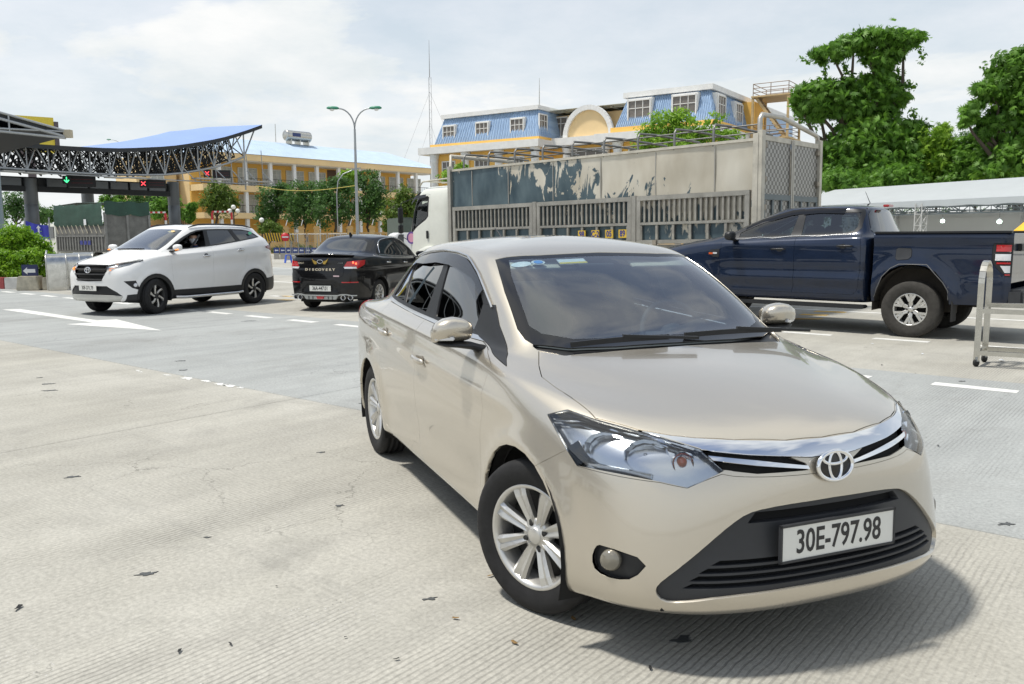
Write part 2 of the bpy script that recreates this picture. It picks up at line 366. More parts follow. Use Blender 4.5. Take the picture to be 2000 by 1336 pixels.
 # worn paint chips, tar spots, litter
def blob(name,c,r,mat,z,n=19,asp=1.0,ang=0.0):
 pts=[]
 for k in range(n):
  a=2*math.pi*k/n;rr=r*random.uniform(.35,1.2);x,y=rr*math.cos(a),rr*asp*math.sin(a);pts.append((c[0]+x*math.cos(ang)-y*math.sin(ang),c[1]+x*math.sin(ang)+y*math.cos(ang)))
 return mark(name,pts,mat,z)
for px,py,r in((270,724,.05),(275,727,.05),(325,733,.07),(366,739.5,.12),(402,745,.09),(430,751,.11),(446,754,.12),(471,758,.06)):blob('paint_chip',gp(px,py),r,'road_white',.004,asp=.45,ang=-.7)
for px,py,r in((287,1122,.05),(142,932,.045),(95,750,.06),(98,763,.07),(76,738,.04),(663,988,.03),(405,1050,.018),(627,884,.035),(712,788,.05),(355,705,.07),(358,723,.06),(485,627,.12),(1965,1024,.05),(840,1170,.03),(1880,745,.05),(1330,1250,.05)):blob('tar_spot',gp(px,py),r,'tar',.003,asp=.5,ang=.3)
# ================================================================ foliage: crowns made of many small leaves spread through lobes
def leaf_mat(name,dark,light,yellow=None,trans=.35):
 m,t,b=new_mat(name);L=t.links
 at_=t.nodes.new('ShaderNodeAttribute');at_.attribute_name='tone'
 r=t.nodes.new('ShaderNodeValToRGB');r.color_ramp.elements[0].color=(*dark,1);r.color_ramp.elements[1].color=(*light,1)
 if yellow:e=r.color_ramp.elements.new(.93);e.color=(*light,1);r.color_ramp.elements[-1].color=(*yellow,1)
 L.new(at_.outputs['Fac'],r.inputs[0]);L.new(r.outputs[0],b.inputs['Base Color']);b.inputs['Roughness'].default_value=.5;b.inputs['Specular IOR Level'].default_value=.4
 tr=t.nodes.new('ShaderNodeBsdfTranslucent');L.new(r.outputs[0],tr.inputs[0]);mx=t.nodes.new('ShaderNodeMixShader');mx.inputs[0].default_value=trans
 L.new(b.outputs[0],mx.inputs[1]);L.new(tr.outputs[0],mx.inputs[2]);L.new(mx.outputs[0],t.nodes['Material Output'].inputs['Surface'])
 return m
leaf_mat('leaf_mid',(.06,.16,.02),(.20,.40,.05),(.34,.50,.07),.45);leaf_mat('leaf_bright',(.11,.26,.02),(.32,.52,.05),(.45,.56,.08),.45);leaf_mat('leaf_dark',(.04,.11,.03),(.12,.24,.055),(.20,.32,.06),.42);leaf_mat('leaf_rust',(.07,.14,.02),(.19,.28,.045),(.42,.20,.08),.4)
leaf_mat('leaf_hedge',(.08,.22,.01),(.30,.50,.03),(.48,.58,.08),.45);leaf_mat('leaf_flower',(.05,.10,.02),(.12,.18,.05),(.30,.16,.42))
plain('bark',(.09,.07,.05),.9,var=.3,vscale=10,bump=.5,bscale=30)
def leaves(lobes,n,size,seed=0,hollow=.55,asp=.45,droop=.3,star=0):
 """lobes: (cx, cy, cz, rx, ry, rz, weight). Leaves gather in clumps near the lobe surfaces; star > 0 makes fans of that many leaflets"""
 rg=np.random.default_rng(seed);wt=np.array([l[6]if len(l)>6 else l[3]*l[4]+l[4]*l[5]+l[3]*l[5]for l in lobes],float);wt/=wt.sum()
 nc=max(1,n//26);li=rg.choice(len(lobes),nc,p=wt);LB=np.array([l[:6]for l in lobes],float)[li]
 d=rg.normal(size=(nc,3));d/=np.linalg.norm(d,axis=1,keepdims=True);rad=hollow+(1.04-hollow)*rg.random(nc)**.6
 cc=LB[:,:3]+d*LB[:,3:]*rad[:,None];cs=LB[:,3:].mean(1)*rg.uniform(.10,.24,nc)
 k=rg.integers(0,nc,n);P=cc[k]+rg.normal(size=(n,3))*cs[k][:,None]*np.array([1,1,.75]);ctone=rg.random(nc)
 out=d[k]*.6+rg.normal(size=(n,3))*.55+np.array([0,0,.35]);out/=np.linalg.norm(out,axis=1,keepdims=True)
 tan=np.cross(out,rg.normal(size=(n,3)));tan/=np.maximum(np.linalg.norm(tan,axis=1,keepdims=True),1e-6);tan[:,2]-=droop;tan/=np.linalg.norm(tan,axis=1,keepdims=True)
 bit=np.cross(out,tan);s=size*rg.uniform(.6,1.35,n)[:,None]
 if star:
  V=[];T=[]
  for q in range(star):
   a=(q-(star-1)/2)*2.3/star;ca,sa=math.cos(a),math.sin(a);t2=tan*ca+bit*sa;b2=-tan*sa+bit*ca
   V.append(np.stack([P,P+t2*s*.5+b2*s*.12,P+t2*s-out*s*.15,P+t2*s*.5-b2*s*.12],1))
  V=np.concatenate(V);rep=star
 else:
  V=np.stack([P-tan*s*.5,P+bit*s*asp*.5+out*s*.06,P+tan*s*.5,P-bit*s*asp*.5+out*s*.06],1);rep=1
 tone=np.clip(ctone[k]*.55+rg.random(n)*.45,0,1);tone=np.tile(tone,rep)
 return V,tone
def leaf_mesh(name,V,tone,mat):
 n=len(V);me=bpy.data.meshes.new(name);me.vertices.add(n*4);me.vertices.foreach_set('co',V.reshape(-1).astype(np.float32));me.loops.add(n*4);me.polygons.add(n)
 me.loops.foreach_set('vertex_index',np.arange(n*4,dtype=np.int32));me.polygons.foreach_set('loop_start',np.arange(0,n*4,4,dtype=np.int32));me.polygons.foreach_set('loop_total',np.full(n,4,dtype=np.int32))
 a=me.attributes.new('tone','FLOAT','FACE');a.data.foreach_set('value',tone.astype(np.float32));me.materials.append(MATS[mat]);me.update();me.validate();return me
def limb(b,p,q,r0,r1,seed=0,n=6,wob=.06):
 rg=random.Random(seed);p,q=Vector(p),Vector(q);L=(q-p).length;pts=[]
 for i in range(n+1):
  t=i/n;pts.append(p.lerp(q,t)+(Vector((rg.uniform(-1,1),rg.uniform(-1,1),rg.uniform(-.3,.3)))*wob*L if 0<i<n else Vector()))
 b.tube(pts,[r0+(r1-r0)*i/n for i in range(n+1)],8)
def tree(name,base,label,lobes,n,size,mat,trunk_r=.15,seed=0,group=None,cat='tree',limbs=True,star=0,droop=.3,fork=.45,hollow=.55,twigs=None):
 """lobes in metres relative to the base"""
 root=empty(name,base,0,label,cat,group);b=MB()
 top=max(l[2]for l in lobes);cx=sum(l[0]for l in lobes)/len(lobes);cy=sum(l[1]for l in lobes)/len(lobes)
 f=Vector((cx*fork,cy*fork,max(.3,min(l[2]for l in lobes)*.7)));limb(b,(0,0,-.1),f,trunk_r,trunk_r*.75,seed)
 if limbs:
  for i,l in enumerate(lobes):limb(b,f,(l[0],l[1],l[2]+l[5]*.1),trunk_r*.6,trunk_r*.12,seed+i+1)
 b.build('trunk','bark',root,smooth=True)
 V,T=leaves(lobes,n,size,seed,hollow=hollow,star=star,droop=droop)
 if twigs is not None:V=np.concatenate([V,twigs[0]]);T=np.concatenate([T,twigs[1]])
 link('crown',leaf_mesh('crown',V,T,mat),None,root)
 return root
def px_lobes(base,Y,blobs,dy=.8):
 """blobs: (px, py, rx_px, ry_px[, dY]) seen at distance Y -> lobes relative to base"""
 out=[]
 for bl in blobs:
  px,py,rx,ry=bl[:4];yy=Y+(bl[4]if len(bl)>4 else 0);p=at(px,py,yy)-Vector(base);k=yy/CAM_F
  out.append((p.x,p.y,p.z,rx*k,max(rx,ry)*k*dy,ry*k))
 return out
 # ================================================================ buildings
plain('wall_yellow',(.88,.53,.13),.8,var=.10,vscale=.6);plain('wall_cream',(.84,.63,.34),.8,var=.08,vscale=.5);plain('trim_white',(.78,.78,.76),.7,var=.10,vscale=1.5);plain('column_white',(.80,.81,.80),.6,var=.06)
plain('pane_dark',(.05,.055,.06),.12,0,.6);plain('pane_curtain',(.17,.155,.14),.25,0,.5,var=.2,vscale=2);plain('blind_pale',(.50,.53,.51),.45,var=.08,vscale=1);plain('door_brown',(.10,.055,.03),.6);plain('rail_dark',(.03,.028,.027),.6)
def corrugated(name,col,ang,scale,rough=.5):
 m,t,b=new_mat(name);L=t.links;co=t.nodes.new('ShaderNodeTexCoord');mp=t.nodes.new('ShaderNodeMapping');mp.inputs['Rotation'].default_value=(0,0,-ang);L.new(co.outputs['Object'],mp.inputs[0])
 wv=t.nodes.new('ShaderNodeTexWave');wv.bands_direction='X';wv.inputs['Scale'].default_value=scale;L.new(mp.outputs[0],wv.inputs[0]);bp=t.nodes.new('ShaderNodeBump');bp.inputs['Distance'].default_value=.08;L.new(wv.outputs['Fac'],bp.inputs['Height']);L.new(bp.outputs[0],b.inputs['Normal'])
 n=t.nodes.new('ShaderNodeTexNoise');n.inputs['Scale'].default_value=.8;n.inputs['Detail'].default_value=6;L.new(co.outputs['Object'],n.inputs[0]);r=t.nodes.new('ShaderNodeValToRGB');r.color_ramp.elements[0].color=(*[c*.82 for c in col],1);r.color_ramp.elements[1].color=(*[min(1,c*1.15)for c in col],1);L.new(n.outputs['Fac'],r.inputs[0]);L.new(r.outputs[0],b.inputs['Base Color']);b.inputs['Roughness'].default_value=rough
corrugated('roof_blue',(.33,.47,.67),0,1.4);corrugated('roof_pale',(.46,.60,.76),0,1.2,.4)
UB=Vector((.827,-.562,0));VB_=Vector((.562,.827,0))
def local_frame(name,P,U,label,cat='building',group=None):
 o=empty(name,(P.x,P.y,0),math.atan2(U.y,U.x),label,cat,group);return o
class Facade:
 """local axes: x along the front (to the right), y away from the viewer, z up"""
 def __init__(s,name,P,U,label):s.P=Vector((P.x,P.y,0));s.U=U;s.V=Vector((-U.y,U.x,0));s.root=local_frame(name,s.P,U,label)
 def uz(s,px,py,v=0.0):
  p=on_plane(px,py,s.P+s.V*v,s.V);return(p-s.P).dot(s.U),p.z
 def vz(s,px,py,u):
  p=on_plane(px,py,s.P+s.U*u,s.U);return(p-s.P).dot(s.V),p.z
 def box(s,name,x0,x1,y0,y1,z0,z1,mat,par=None,bevel=0.0):
  return MB().box(((x0+x1)/2,(y0+y1)/2,(z0+z1)/2),(x1-x0,y1-y0,z1-z0)).build(name,mat,par or s.root,bevel=bevel)
 def window(s,u,z,w,h,v,nx=3,split=.68,pane='pane_curtain',fw=.09,side=None,par=None):
  """window centred at u, z on the plane y = v; side = True puts it on a plane of constant x facing +x"""
  fr=MB()
  def b(c,d):
   if side:fr.box((c[1],c[0],c[2]),(d[1],d[0],d[2]))
   else:fr.box(c,d)
  x0=v if side else u;y0=u if side else v;sg=1 if side else-1
  def bb(du,dz,wu,wz,dd=.10,out=.02):b(((u+du),v+sg*out,z+dz),(wu,dd,wz))
  bb(-w/2,0,fw*1.3,h+fw*1.3,.16,.04);bb(w/2,0,fw*1.3,h+fw*1.3,.16,.04);bb(0,h/2,w,fw*1.3,.16,.04);bb(0,-h/2,w+.1,fw*1.5,.2,.06)
  for k in range(1,nx):bb(-w/2+w*k/nx,0,fw*.7,h)
  if split:bb(0,-h/2+h*split,w,fw*.7)
  o=fr.build('window','trim_white',par or s.root)
  p=MB();
  if side:p.box((v+.01,u,z),(.03,w,h))
  else:p.box((u,v-.01,z),(w,.03,h))
  p.build('pane',pane,o);return o
  # ---------------------------------------------------------------- yellow office block with blue mansard roofs
PB=at(852,300,95);FB=Facade('office_building',PB,UB,'yellow office block with blue mansard roofs and a round gable behind the truck')
def mansard(F,u0,u1,ut0,ut1,z0,z1,v0,vt,vd,nm='mansard_roof'):
 """sloped walls between the base rectangle and the smaller top one"""
 b=MB();A=[(u0,v0,z0),(u1,v0,z0),(u1,v0+vd,z0),(u0,v0+vd,z0)];T=[(ut0,v0+vt,z1),(ut1,v0+vt,z1),(ut1,v0+vd-vt,z1),(ut0,v0+vd-vt,z1)]
 b.add(A+T,[(i,(i+1)%4,4+(i+1)%4,4+i)for i in range(4)]+[(4,5,6,7)]);return b.build(nm,'roof_blue',F.root)
def ribs(F,par,u0,u1,ut0,ut1,z0,z1,v0,vt,n):
 sm=MB()
 for k in range(n):
  t=(k+.5)/n;p=Vector((u0+(u1-u0)*t,v0-.02,z0));q=Vector((ut0+(ut1-ut0)*t,v0+vt-.02,z1));sm.bar(p,q,.07,.05,up=(0,1,0))
 o=sm.build('roof_ribs','roof_blue',par);tag(o,kind='stuff')
def ribs_side(F,par,u,ut,v0,v1,vt0,vt1,z0,z1,n):
 sm=MB()
 for k in range(n):
  t=(k+.5)/n;p=Vector((u+.02,v0+(v1-v0)*t,z0));q=Vector((ut+.02,vt0+(vt1-vt0)*t,z1));sm.bar(p,q,.07,.05,up=(1,0,0))
 o=sm.build('roof_ribs','roof_blue',par);tag(o,kind='stuff')
def build_office():
 F=FB;uz=F.uz
 u0,zb=uz(848,281);u1,_=uz(1052,269);ut0,zt=uz(858,233);ut1,_=uz(1046,215);zb=(uz(848,281)[1]+uz(1052,269)[1])/2;zt=(uz(858,233,.8)[1]+uz(1046,215,.8)[1])/2
 _,zc1=uz(852,289);zc0=zc1-.75
 D=13.0;vt=1.0
 # left wing
 m1=mansard(F,u0,u1,u0+.7,u1-.7,zb,zt,0,vt,D);ribs(F,m1,u0,u1,u0+.7,u1-.7,zb,zt,0,vt,40);ribs_side(F,m1,u1,u1-.7,0,2.6,vt,2.6,zb,zt,6)
 F.box('parapet',u0+.5,u1-.5,vt-.35,D-vt+.35,zt+.02,zt+.45,'trim_white');F.box('cornice',u0-1.6,u1+.55,-.95,D,zc0,zc1,'trim_white');F.box('cornice_band',u0-.3,u1+.25,-.35,D,zc1+.003,zb-.003,'wall_yellow')
 F.box('wall',u0+.35,u1-.1,.0,D,0,zc0-.003,'wall_yellow')
 for px in(848.5,909,974,1045):
  u,_=uz(px,300,-.25)
  c=MB();c.lathe([(.42,0),(.42,zc0-1.0),(.46,zc0-.9),(.46,zc0-.7),(.42,zc0-.62),(.52,zc0-.3),(.58,zc0-.01)],14,'z',c=(u,-.25,0));c.build('column','column_white',F.root)
 for px,py in((876.5,264),(941,257.5),(1009.5,250.5)):
  u,z=uz(px,py,.25);w=F.window(u,z,1.62,1.95,.32);F.box('dormer',u-.95,u+.95,.34,1.2,z-1.1,z+1.12,'trim_white')
 for px,py in((877,318),(941,313),(1010,309)):
  u,_=uz(px,py);F.window(u,zc0-2.0,1.75,2.3,-.02);F.window(u,zc0-5.7,1.75,2.3,-.02)
 vs_,zs_=F.vz(1063,249,u1-.35);F.window(1.25,zb+(zt-zb)*.48,1.5,1.95,u1-.28,side=True)
 # recessed middle with round gable
 vc=3.0;uc0,zq=uz(1110,262,vc);uc1,_=uz(1196,258,vc);um=(uc0+uc1)/2;rr=(uc1-uc0)/2
 _,zm=uz(1140,266,vc);ur0,_=uz(1206,250)
 F.box('middle_wall',u1-.2,ur0+.6,vc,vc+8,0,zm-.9,'wall_yellow');F.box('middle_cornice',u1+.2,ur0+.2,vc-.9,vc+8,zm-.88,zm-.10,'trim_white')
 F.box('upper_wall',u1-1.5,ur0+1.5,vc+1.6,vc+8,zm-.095,zt-.3,'wall_cream')
 gb=MB();pts=[(um+rr*math.cos(t),zm-.09+1.08*rr*math.sin(t))for t in np.linspace(0,math.pi,25)];gb.prism(pts,vc-.3,vc+.2,'y');g=gb.build('round_gable','wall_cream',F.root)
 rg=MB();a=[(um+rr*1.04*math.cos(t),vc-.4,zm-.09+1.12*rr*math.sin(t))for t in np.linspace(0,math.pi,25)]
 for p,q in zip(a[:-1],a[1:]):rg.bar(p,q,.5,.34,up=(0,1,0))
 rg.build('gable_rim','trim_white',g)
 u,z=uz(1096,257,vc+1.6);F.window(u,zm+1.35,1.6,2.0,vc+1.58,nx=2)
 u,z=uz(1145,297,vc);F.window(u,zm-2.3,4.6,2.0,vc-.03,nx=4,split=.5)
 for px in(1107,1184):
  u,_=uz(px,300,vc-.3);MB().lathe([(.42,0),(.42,zm-1.6),(.5,zm-1.2),(.55,zm-.9)],14,'z',c=(u,vc-.3,0)).build('column','column_white',F.root)
 pg=MB()
 for k in range(7):x=u1+.8+k*1.9;pg.box((x,vc+3,zt-.05),(.12,5,.10))
 for y in(vc+1.2,vc+4.5):pg.box((um,y,zt+.02),(ur0-u1+1,.14,.12))
 for x in(u1+3.3,ur0-.7):pg.box((x,vc+1.2,(zt+zm)/2),(.18,.18,zt-zm))
 pg.box((um,vc+3,zt+.10),(ur0-u1+2,6,.04));pg.build('roof_pergola','pergola',F.root)
 # right wing
 R0,_=uz(1205,251);_,zb2=uz(1205,251);R1,_=uz(1396,244);zt2=(uz(1216,192,.8)[1]+uz(1387,178,.8)[1])/2
 m2=mansard(F,R0,R1,R0+.8,R1-.75,zb2,zt2,-.4,1.1,16);ribs(F,m2,R0,R1,R0+.8,R1-.75,zb2,zt2,-.4,1.1,44);ribs_side(F,m2,R1,R1-.75,-.4,11,.7,11,zb2,zt2,24)
 F.box('parapet',R0+.45,R1-.4,.35,15,zt2+.02,zt2+.5,'trim_white');F.box('cornice',R0-1.7,R1+.7,-1.5,15.5,zb2-1.35,zb2-.55,'trim_white');F.box('cornice_band',R0-.3,R1+.3,-.8,15.5,zb2-.547,zb2-.01,'wall_yellow')
 F.box('wall',R0+.3,R1-.15,-.35,15,0,zb2-1.353,'wall_yellow')
 for px,py in((1248,229),(1336,218)):
  u,z=uz(px,py,-.1);F.window(u,zb2+(zt2-zb2)*.46,2.3,2.3,-.05);F.box('dormer',u-1.3,u+1.3,-.03,1.2,zb2+(zt2-zb2)*.46-1.3,zb2+(zt2-zb2)*.46+1.35,'trim_white')
 for px in(1252,1330):u,_=uz(px,290);F.window(u,zb2-3.3,2.1,2.4,-.38)
 for px in(1212,1285,1370):u,_=uz(px,300);MB().lathe([(.42,0),(.42,zb2-2.2),(.5,zb2-1.8),(.58,zb2-1.36)],14,'z',c=(u,-.6,0)).build('column','column_white',F.root)
 for px,py in((1406,214),(1440,229)):
  v,z=F.vz(px,py,R1-.3);F.window(v,z,1.9,2.4,R1-.18,side=True,nx=3)
  F.box('dormer',R1-1.2,R1-.2,v-1.15,v+1.15,z-1.35,z+1.4,'trim_white')
  # stair tower and rear block
 v0,_=F.vz(1452,230,R1-.5);F.box('rear_block',R1-6,R1+.6,v0,v0+3.2,0,zt2-.1,'wall_yellow');F.box('rear_wing',R1-6,R1+.4,v0+3.25,v0+14,zb2-1,zt2-.6,'roof_blue');F.box('rear_parapet',R1-6,R1+.6,v0+3.2,v0+14,zt2-.55,zt2-.1,'trim_white')
 lr=MB();u,z=um+3,zt
 MB().tube([(u1-1.8,3,zt+.4),(u1-1.8,3,zt+1.8),(u1-1.8,3,zt+3.6)],[.06,.05,.02],6).build('lightning_rod','steel',F.root)
 return R1,v0,zt2,zb2
plain('pergola',(.50,.50,.42),.7,var=.2);plain('stair_yellow',(.55,.40,.20),.6,var=.25,vscale=2)
OR1,OV0,OZT,OZB=build_office()
# fire stair: a steel tower with landings beside the block
def fire_stair():
 F=FB;root=empty('fire_stair',F.P+F.U*(OR1+2.6)+F.V*(OV0+.5),math.atan2(F.U.y,F.U.x),'rusty yellow steel fire stair with railed top landing beside the blue roof','staircase')
 a,b,zt=1.7,2.0,OZT+.1
 for x in(-a,a):
  for y in(-b,b):MB().box((x,y,zt/2),(.20,.20,zt)).build('post','stair_yellow',root)
 for k,z in enumerate((zt,zt-4.0,zt-8.0)):
  MB().box((0,0,z),(2*a+.3,2*b+.3,.14)).build('landing','stair_yellow',root)
  if k>1:continue
  rl=MB()
  for h in(.4,.8,1.2):
   for p,q in(((-a,-b),(a,-b)),((a,-b),(a,b)),((a,b),(-a,b)),((-a,b),(-a,-b))):rl.tube([(*p,z+h),(*q,z+h)],.035,5)
  for x in(-a,0,a):
   for y in(-b,b):rl.tube([(x,y,z),(x,y,z+1.2)],.04,5)
  rl.build('railing','rust_rail',root)
  if True:
   sm=None
   for i in range(14):
    t=i/13;x=-a+.4+(2*a-.8)*t;zz=z-4.0*t-.15
    if sm is None:o=MB().box((0,0,0),(.30,1.1,.07)).build('step','rust_rail',root);sm=o.data
    else:o=link('step',sm,None,root)
    o.location=(x,-b+.7,zz)
   st=MB();st.bar((-a+.2,-b+.15,z),(a-.2,-b+.15,z-4.1),.08,.25);st.bar((-a+.2,-b+1.25,z),(a-.2,-b+1.25,z-4.1),.08,.25);st.build('stringer','stair_yellow',root)
plain('rust_rail',(.28,.20,.14),.7,.2,var=.3,vscale=3)
fire_stair()
# ---------------------------------------------------------------- long two-storey gallery building
UA=Vector((.658,.753,0));PA=at(481,363,106)
def build_gallery():
 F=Facade('gallery_building',PA,UA,'long cream building with open galleries, white columns and pale blue roof');rt=F.root
 # local x runs along the gallery (away to the right), local y points to the left and away
 L0,L1=-6.0,32.5;z1,z2,ze,zf=4.45,7.85,10.95,11.7;dep=2.6
 F.box('ground_slab',L0,L1,-.3,dep+8,3.75,z1,'wall_cream');F.box('gallery_slab',L0,L1,-.3,dep+8,z2-.75,z2,'wall_cream');F.box('eave_beam',L0-.2,L1+.2,-.6,dep+8.5,ze,zf,'wall_cream')
 F.box('back_wall',L0,L1-2.5,dep,dep+.3,0,ze-.003,'wall_yellow');F.box('end_wall',L0-.01,L0+.3,dep+.3,dep+8,0,ze-.003,'wall_cream')
 F.box('soffit',L0,L1,-.3,dep,ze-.10,ze-.004,'trim_white')
 col=None
 for k in range(-1,10):
  for a,b in((0,z1-.75),(z1,z2-.75),(z2,ze)):
   o=MB().box((0,0,(a+b)/2),(.42,.42,b-a)).build('column','column_white',rt,loc=(k*3.6+(.0 if k<9 else-.2),.1,0))
 for zb in(z1,z2):
  rl=MB()
  for h in(.15,.95):rl.bar((L0,.05,zb+h),(L1,.05,zb+h),.06)
  for x in np.arange(L0,L1,.45):rl.bar((x,.05,zb),(x,.05,zb+.95),.035)
  rl.build('railing','rail_dark',rt)
  for k in range(-1,9):
   for dx in(.55,2.0):
    x=k*3.6+dx
    if k==4 and dx<1 and zb==z2:F.box('doorway',x-.6,x+2.2,dep-.03,dep+.02,zb,zb+2.9,'door_brown');continue
    if k==4 and zb==z2:continue
    F.window(x+.5,zb+1.25,1.25,2.3,dep-.05,nx=2,split=.72,pane='blind_pale',fw=.06)
 rf=MB();e=-.7;y1=dep+8.6;ym=(e+y1)/2;zr=zf+2.5
 rf.add([(L0-.6,e,zf+.02),(L1+.6,e,zf+.02),(L1+.6,y1,zf+.02),(L0-.6,y1,zf+.02),(L0+3.8,ym,zr),(L1-5.0,ym,zr)],[(0,1,5,4),(1,2,5),(2,3,4,5),(3,0,4)]);rf.build('roof','roof_pale',rt)
 # side block with outside stair on the left
 F.box('side_block',L0-5.5,L0-.5,dep+2.5,dep+8,0,ze+.1,'wall_cream')
 for z in(z1+.2,z2+.2):F.window(L0-3,z+1.2,1.6,2.2,dep+2.45,nx=2,pane='blind_pale')
 stp=MB()
 for i in range(14):t=i/14;stp.box((L0-4.6+4.2*t,dep+1.4,z1+.9-3.1*t),(.34,2.0,.24))
 stp.build('stair_flight','wall_cream',rt);F.box('stair_landing',L0-5.5,L0-4.4,dep+.2,dep+2.5,z1+.6,z1+1.0,'wall_cream');F.box('stair_base',L0-5.5,L0-.4,dep+.3,dep+2.4,.9,2.4,'wall_cream')
 sr=MB();sr.bar((L0-4.6,dep+.4,z1+2.0),(L0-.4,dep+.4,z1-1.1),.08)
 for i in range(15):t=i/14;sr.bar((L0-4.6+4.2*t,dep+.4,z1+.95-3.1*t),(L0-4.6+4.2*t,dep+.4,z1+2.0-3.1*t),.05)
 sr.build('stair_railing','rail_dark',rt)
 # water tank on the ridge
 tk=MB();tk.lathe([(0,-2.0),(.62,-2.0),(.72,-1.9)]+[(.72+.02*(k%2),-1.9+k*.19)for k in range(1,20)]+[(.72,1.9),(.62,2.0),(0,2.0)],24,'x');t0=empty('water_tank',F.P+F.U*11.5+F.V*ym,math.atan2(F.U.y,F.U.x),'ribbed stainless steel water tank lying on the pale blue roof','tank');t0.location.z=zr-.15
 tk.build('drum','steel',t0,loc=(0,0,1.25));st=MB()
 for x in(-1.4,0,1.4):st.box((x,0,.35),(.12,1.3,.7))
 st.build('cradle','frame_grey' if 'frame_grey' in MATS else 'steel',t0);MB().tube([(-3.5,0,.2),(-3.5,0,2.6)],.05,5).build('vent_pipe','steel',t0)
 lb=MB().box((-.6,-.735,1.35),(1.3,.03,.5)).build('tank_logo','ink_navy',t0)
 return F
plain('ink_navy',(.03,.05,.16),.4)
build_gallery()
# ================================================================ toll plaza on the left
plain('toll_grey',(.20,.22,.24),.5,.5,var=.12,vscale=1);plain('toll_dark',(.035,.04,.045),.6,.2,var=.2,vscale=1);plain('toll_light',(.42,.44,.45),.45,.5,var=.1);plain('toll_blue',(.22,.33,.62),.4,.1,var=.06,vscale=.3);plain('led_black',(.012,.012,.014),.4);plain('led_green',(.05,.6,.2),.4,emit=(.08,1,.35),es=1.6);plain('led_red',(.7,.04,.05),.4,emit=(1,.07,.09),es=1.6);plain('led_dim',(.08,.008,.012),.4)
plain('lamp_panel',(.45,.45,.43),.5)
TO=Vector((-39.4,69,0));TA=math.atan2(.774,.633)
def build_toll():
 root=empty('toll_canopy',TO,TA,'grey wave-roofed toll canopy with lattice truss and round columns','canopy')
 # local x along the canopy (right and away), local -y towards the viewer's lanes
 key_t=[(-22,8.6,6.7),(-5,8.45,6.6),(0,8.45,6.5),(4.2,8.57,6.5),(9,9.15,6.75),(13.6,10.2,7.7),(18.4,11.9,9.7)]
 T=np.array(key_t)
 zt=lambda t:float(np.interp(t,T[:,0],T[:,1]));zb=lambda t:float(np.interp(t,T[:,0],T[:,2]))
 def smooth(f,t):return(f(t-1.2)+f(t)*2+f(t+1.2))/4
 ts=np.arange(-21,17.0,1.55);YF=-6.0
 ft=MB();bk=MB()
 rows=[YF,YF+1.6,YF+3.4,YF+5.4,YF+7.6]
 rg=random.Random(4)
 for r,y in enumerate(rows):
  b=ft if r==0 else bk;w=.11 if r==0 else .085
  for a,c in zip(ts[:-1],ts[1:]):
   A,B=(a,y,smooth(zt,a)-.15+.12*r),(c,y,smooth(zt,c)-.15+.12*r);C,D=(a,y,smooth(zb,a)+.1*r),(c,y,smooth(zb,c)+.1*r)
   b.tube([A,B],w*.8,5,caps=False);b.tube([C,D],w*.9,5,caps=False)
   m=((a+c)/2,y+.2,(A[2]+B[2])/2);
   b.tube([C,m],w*.55,5,caps=False);b.tube([m,D],w*.55,5,caps=False);b.tube([A,C],w*.5,5,caps=False)
   if r and c<17.5:
    y2=rows[r-1];b.tube([m,(a,y2,smooth(zb,a))],.05,4,caps=False);b.tube([A,(c,y2,smooth(zb,c))],.05,4,caps=False);b.tube([C,(c,y2,smooth(zt,c)-.2)],.05,4,caps=False);b.tube([D,(a,y2,smooth(zt,a)-.3)],.05,4,caps=False)
 e=ts[-1];tip=(e+1.7,YF+.5,smooth(zt,e)+.62)
 ft.tube([(e,YF,smooth(zt,e)-.15),tip],.08,5);ft.tube([(e,YF,smooth(zb,e)),tip],.07,5);ft.tube([(e,YF,smooth(zt,e)),(e,YF,smooth(zb,e)-3.0)],.07,5)
 tag(ft.build('front_truss','toll_light',root),kind='stuff');tag(bk.build('inner_lattice','toll_dark',root),kind='stuff')
 rf=MB();tt=np.concatenate([np.arange(-22,17.3,1.2),[tip[0]]]);ys=[YF-.5,YF+3,YF+6,YF+9];kk=lambda t:float(np.interp(t,[-22,2,8,14,18.4],[.05,.05,.10,.13,.05]))
 g=[[(t,y,smooth(zt,t)+.02+(y-YF)*kk(t))if t<17.5 else(t-(y-YF)*.0,y,tip[2]+.05+(y-YF)*.06)for y in ys]for t in tt]
 for dz in(.0,-.16):rf.add([(p[0],p[1],p[2]+dz)for r in g for p in r],[(i*4+j,i*4+j+1,(i+1)*4+j+1,(i+1)*4+j)for i in range(len(tt)-1)for j in range(3)],True,mi=0 if dz==0 else 1)
 n=len(tt);rf.add([p for r in g for p in(r[0],(r[0][0],r[0][1],r[0][2]-.32))],[(2*i,2*i+1,2*i+3,2*i+2)for i in range(n-1)],mi=1);rf.add([p for p in g[-1]]+[(p[0],p[1],p[2]-.16)for p in g[-1]],[(i,i+1,5+i,4+i)for i in range(3)],mi=1)
 rf.build('roof',['toll_blue','toll_dark'],root,recalc=False)
 # columns and cross beam
 for x,y,h in((0,0,6.3),(6.6,4.6,6.2),(12.4,0,6.6),(-12,0,6.3)):
  c=MB();c.lathe([(.52,0),(.52,h*.33),(.50,h*.335),(.50,h*.345),(.52,h*.35),(.52,h*.66),(.50,h*.665),(.50,h*.675),(.52,h*.68),(.52,h)],24,'z',c=(x,y,0));c.build('column','toll_grey',root)
 bm_=MB();bm_.box((-2,.0,5.45),(29.5,.5,.45));bm_.build('lower_beam','toll_dark',root);sm=None
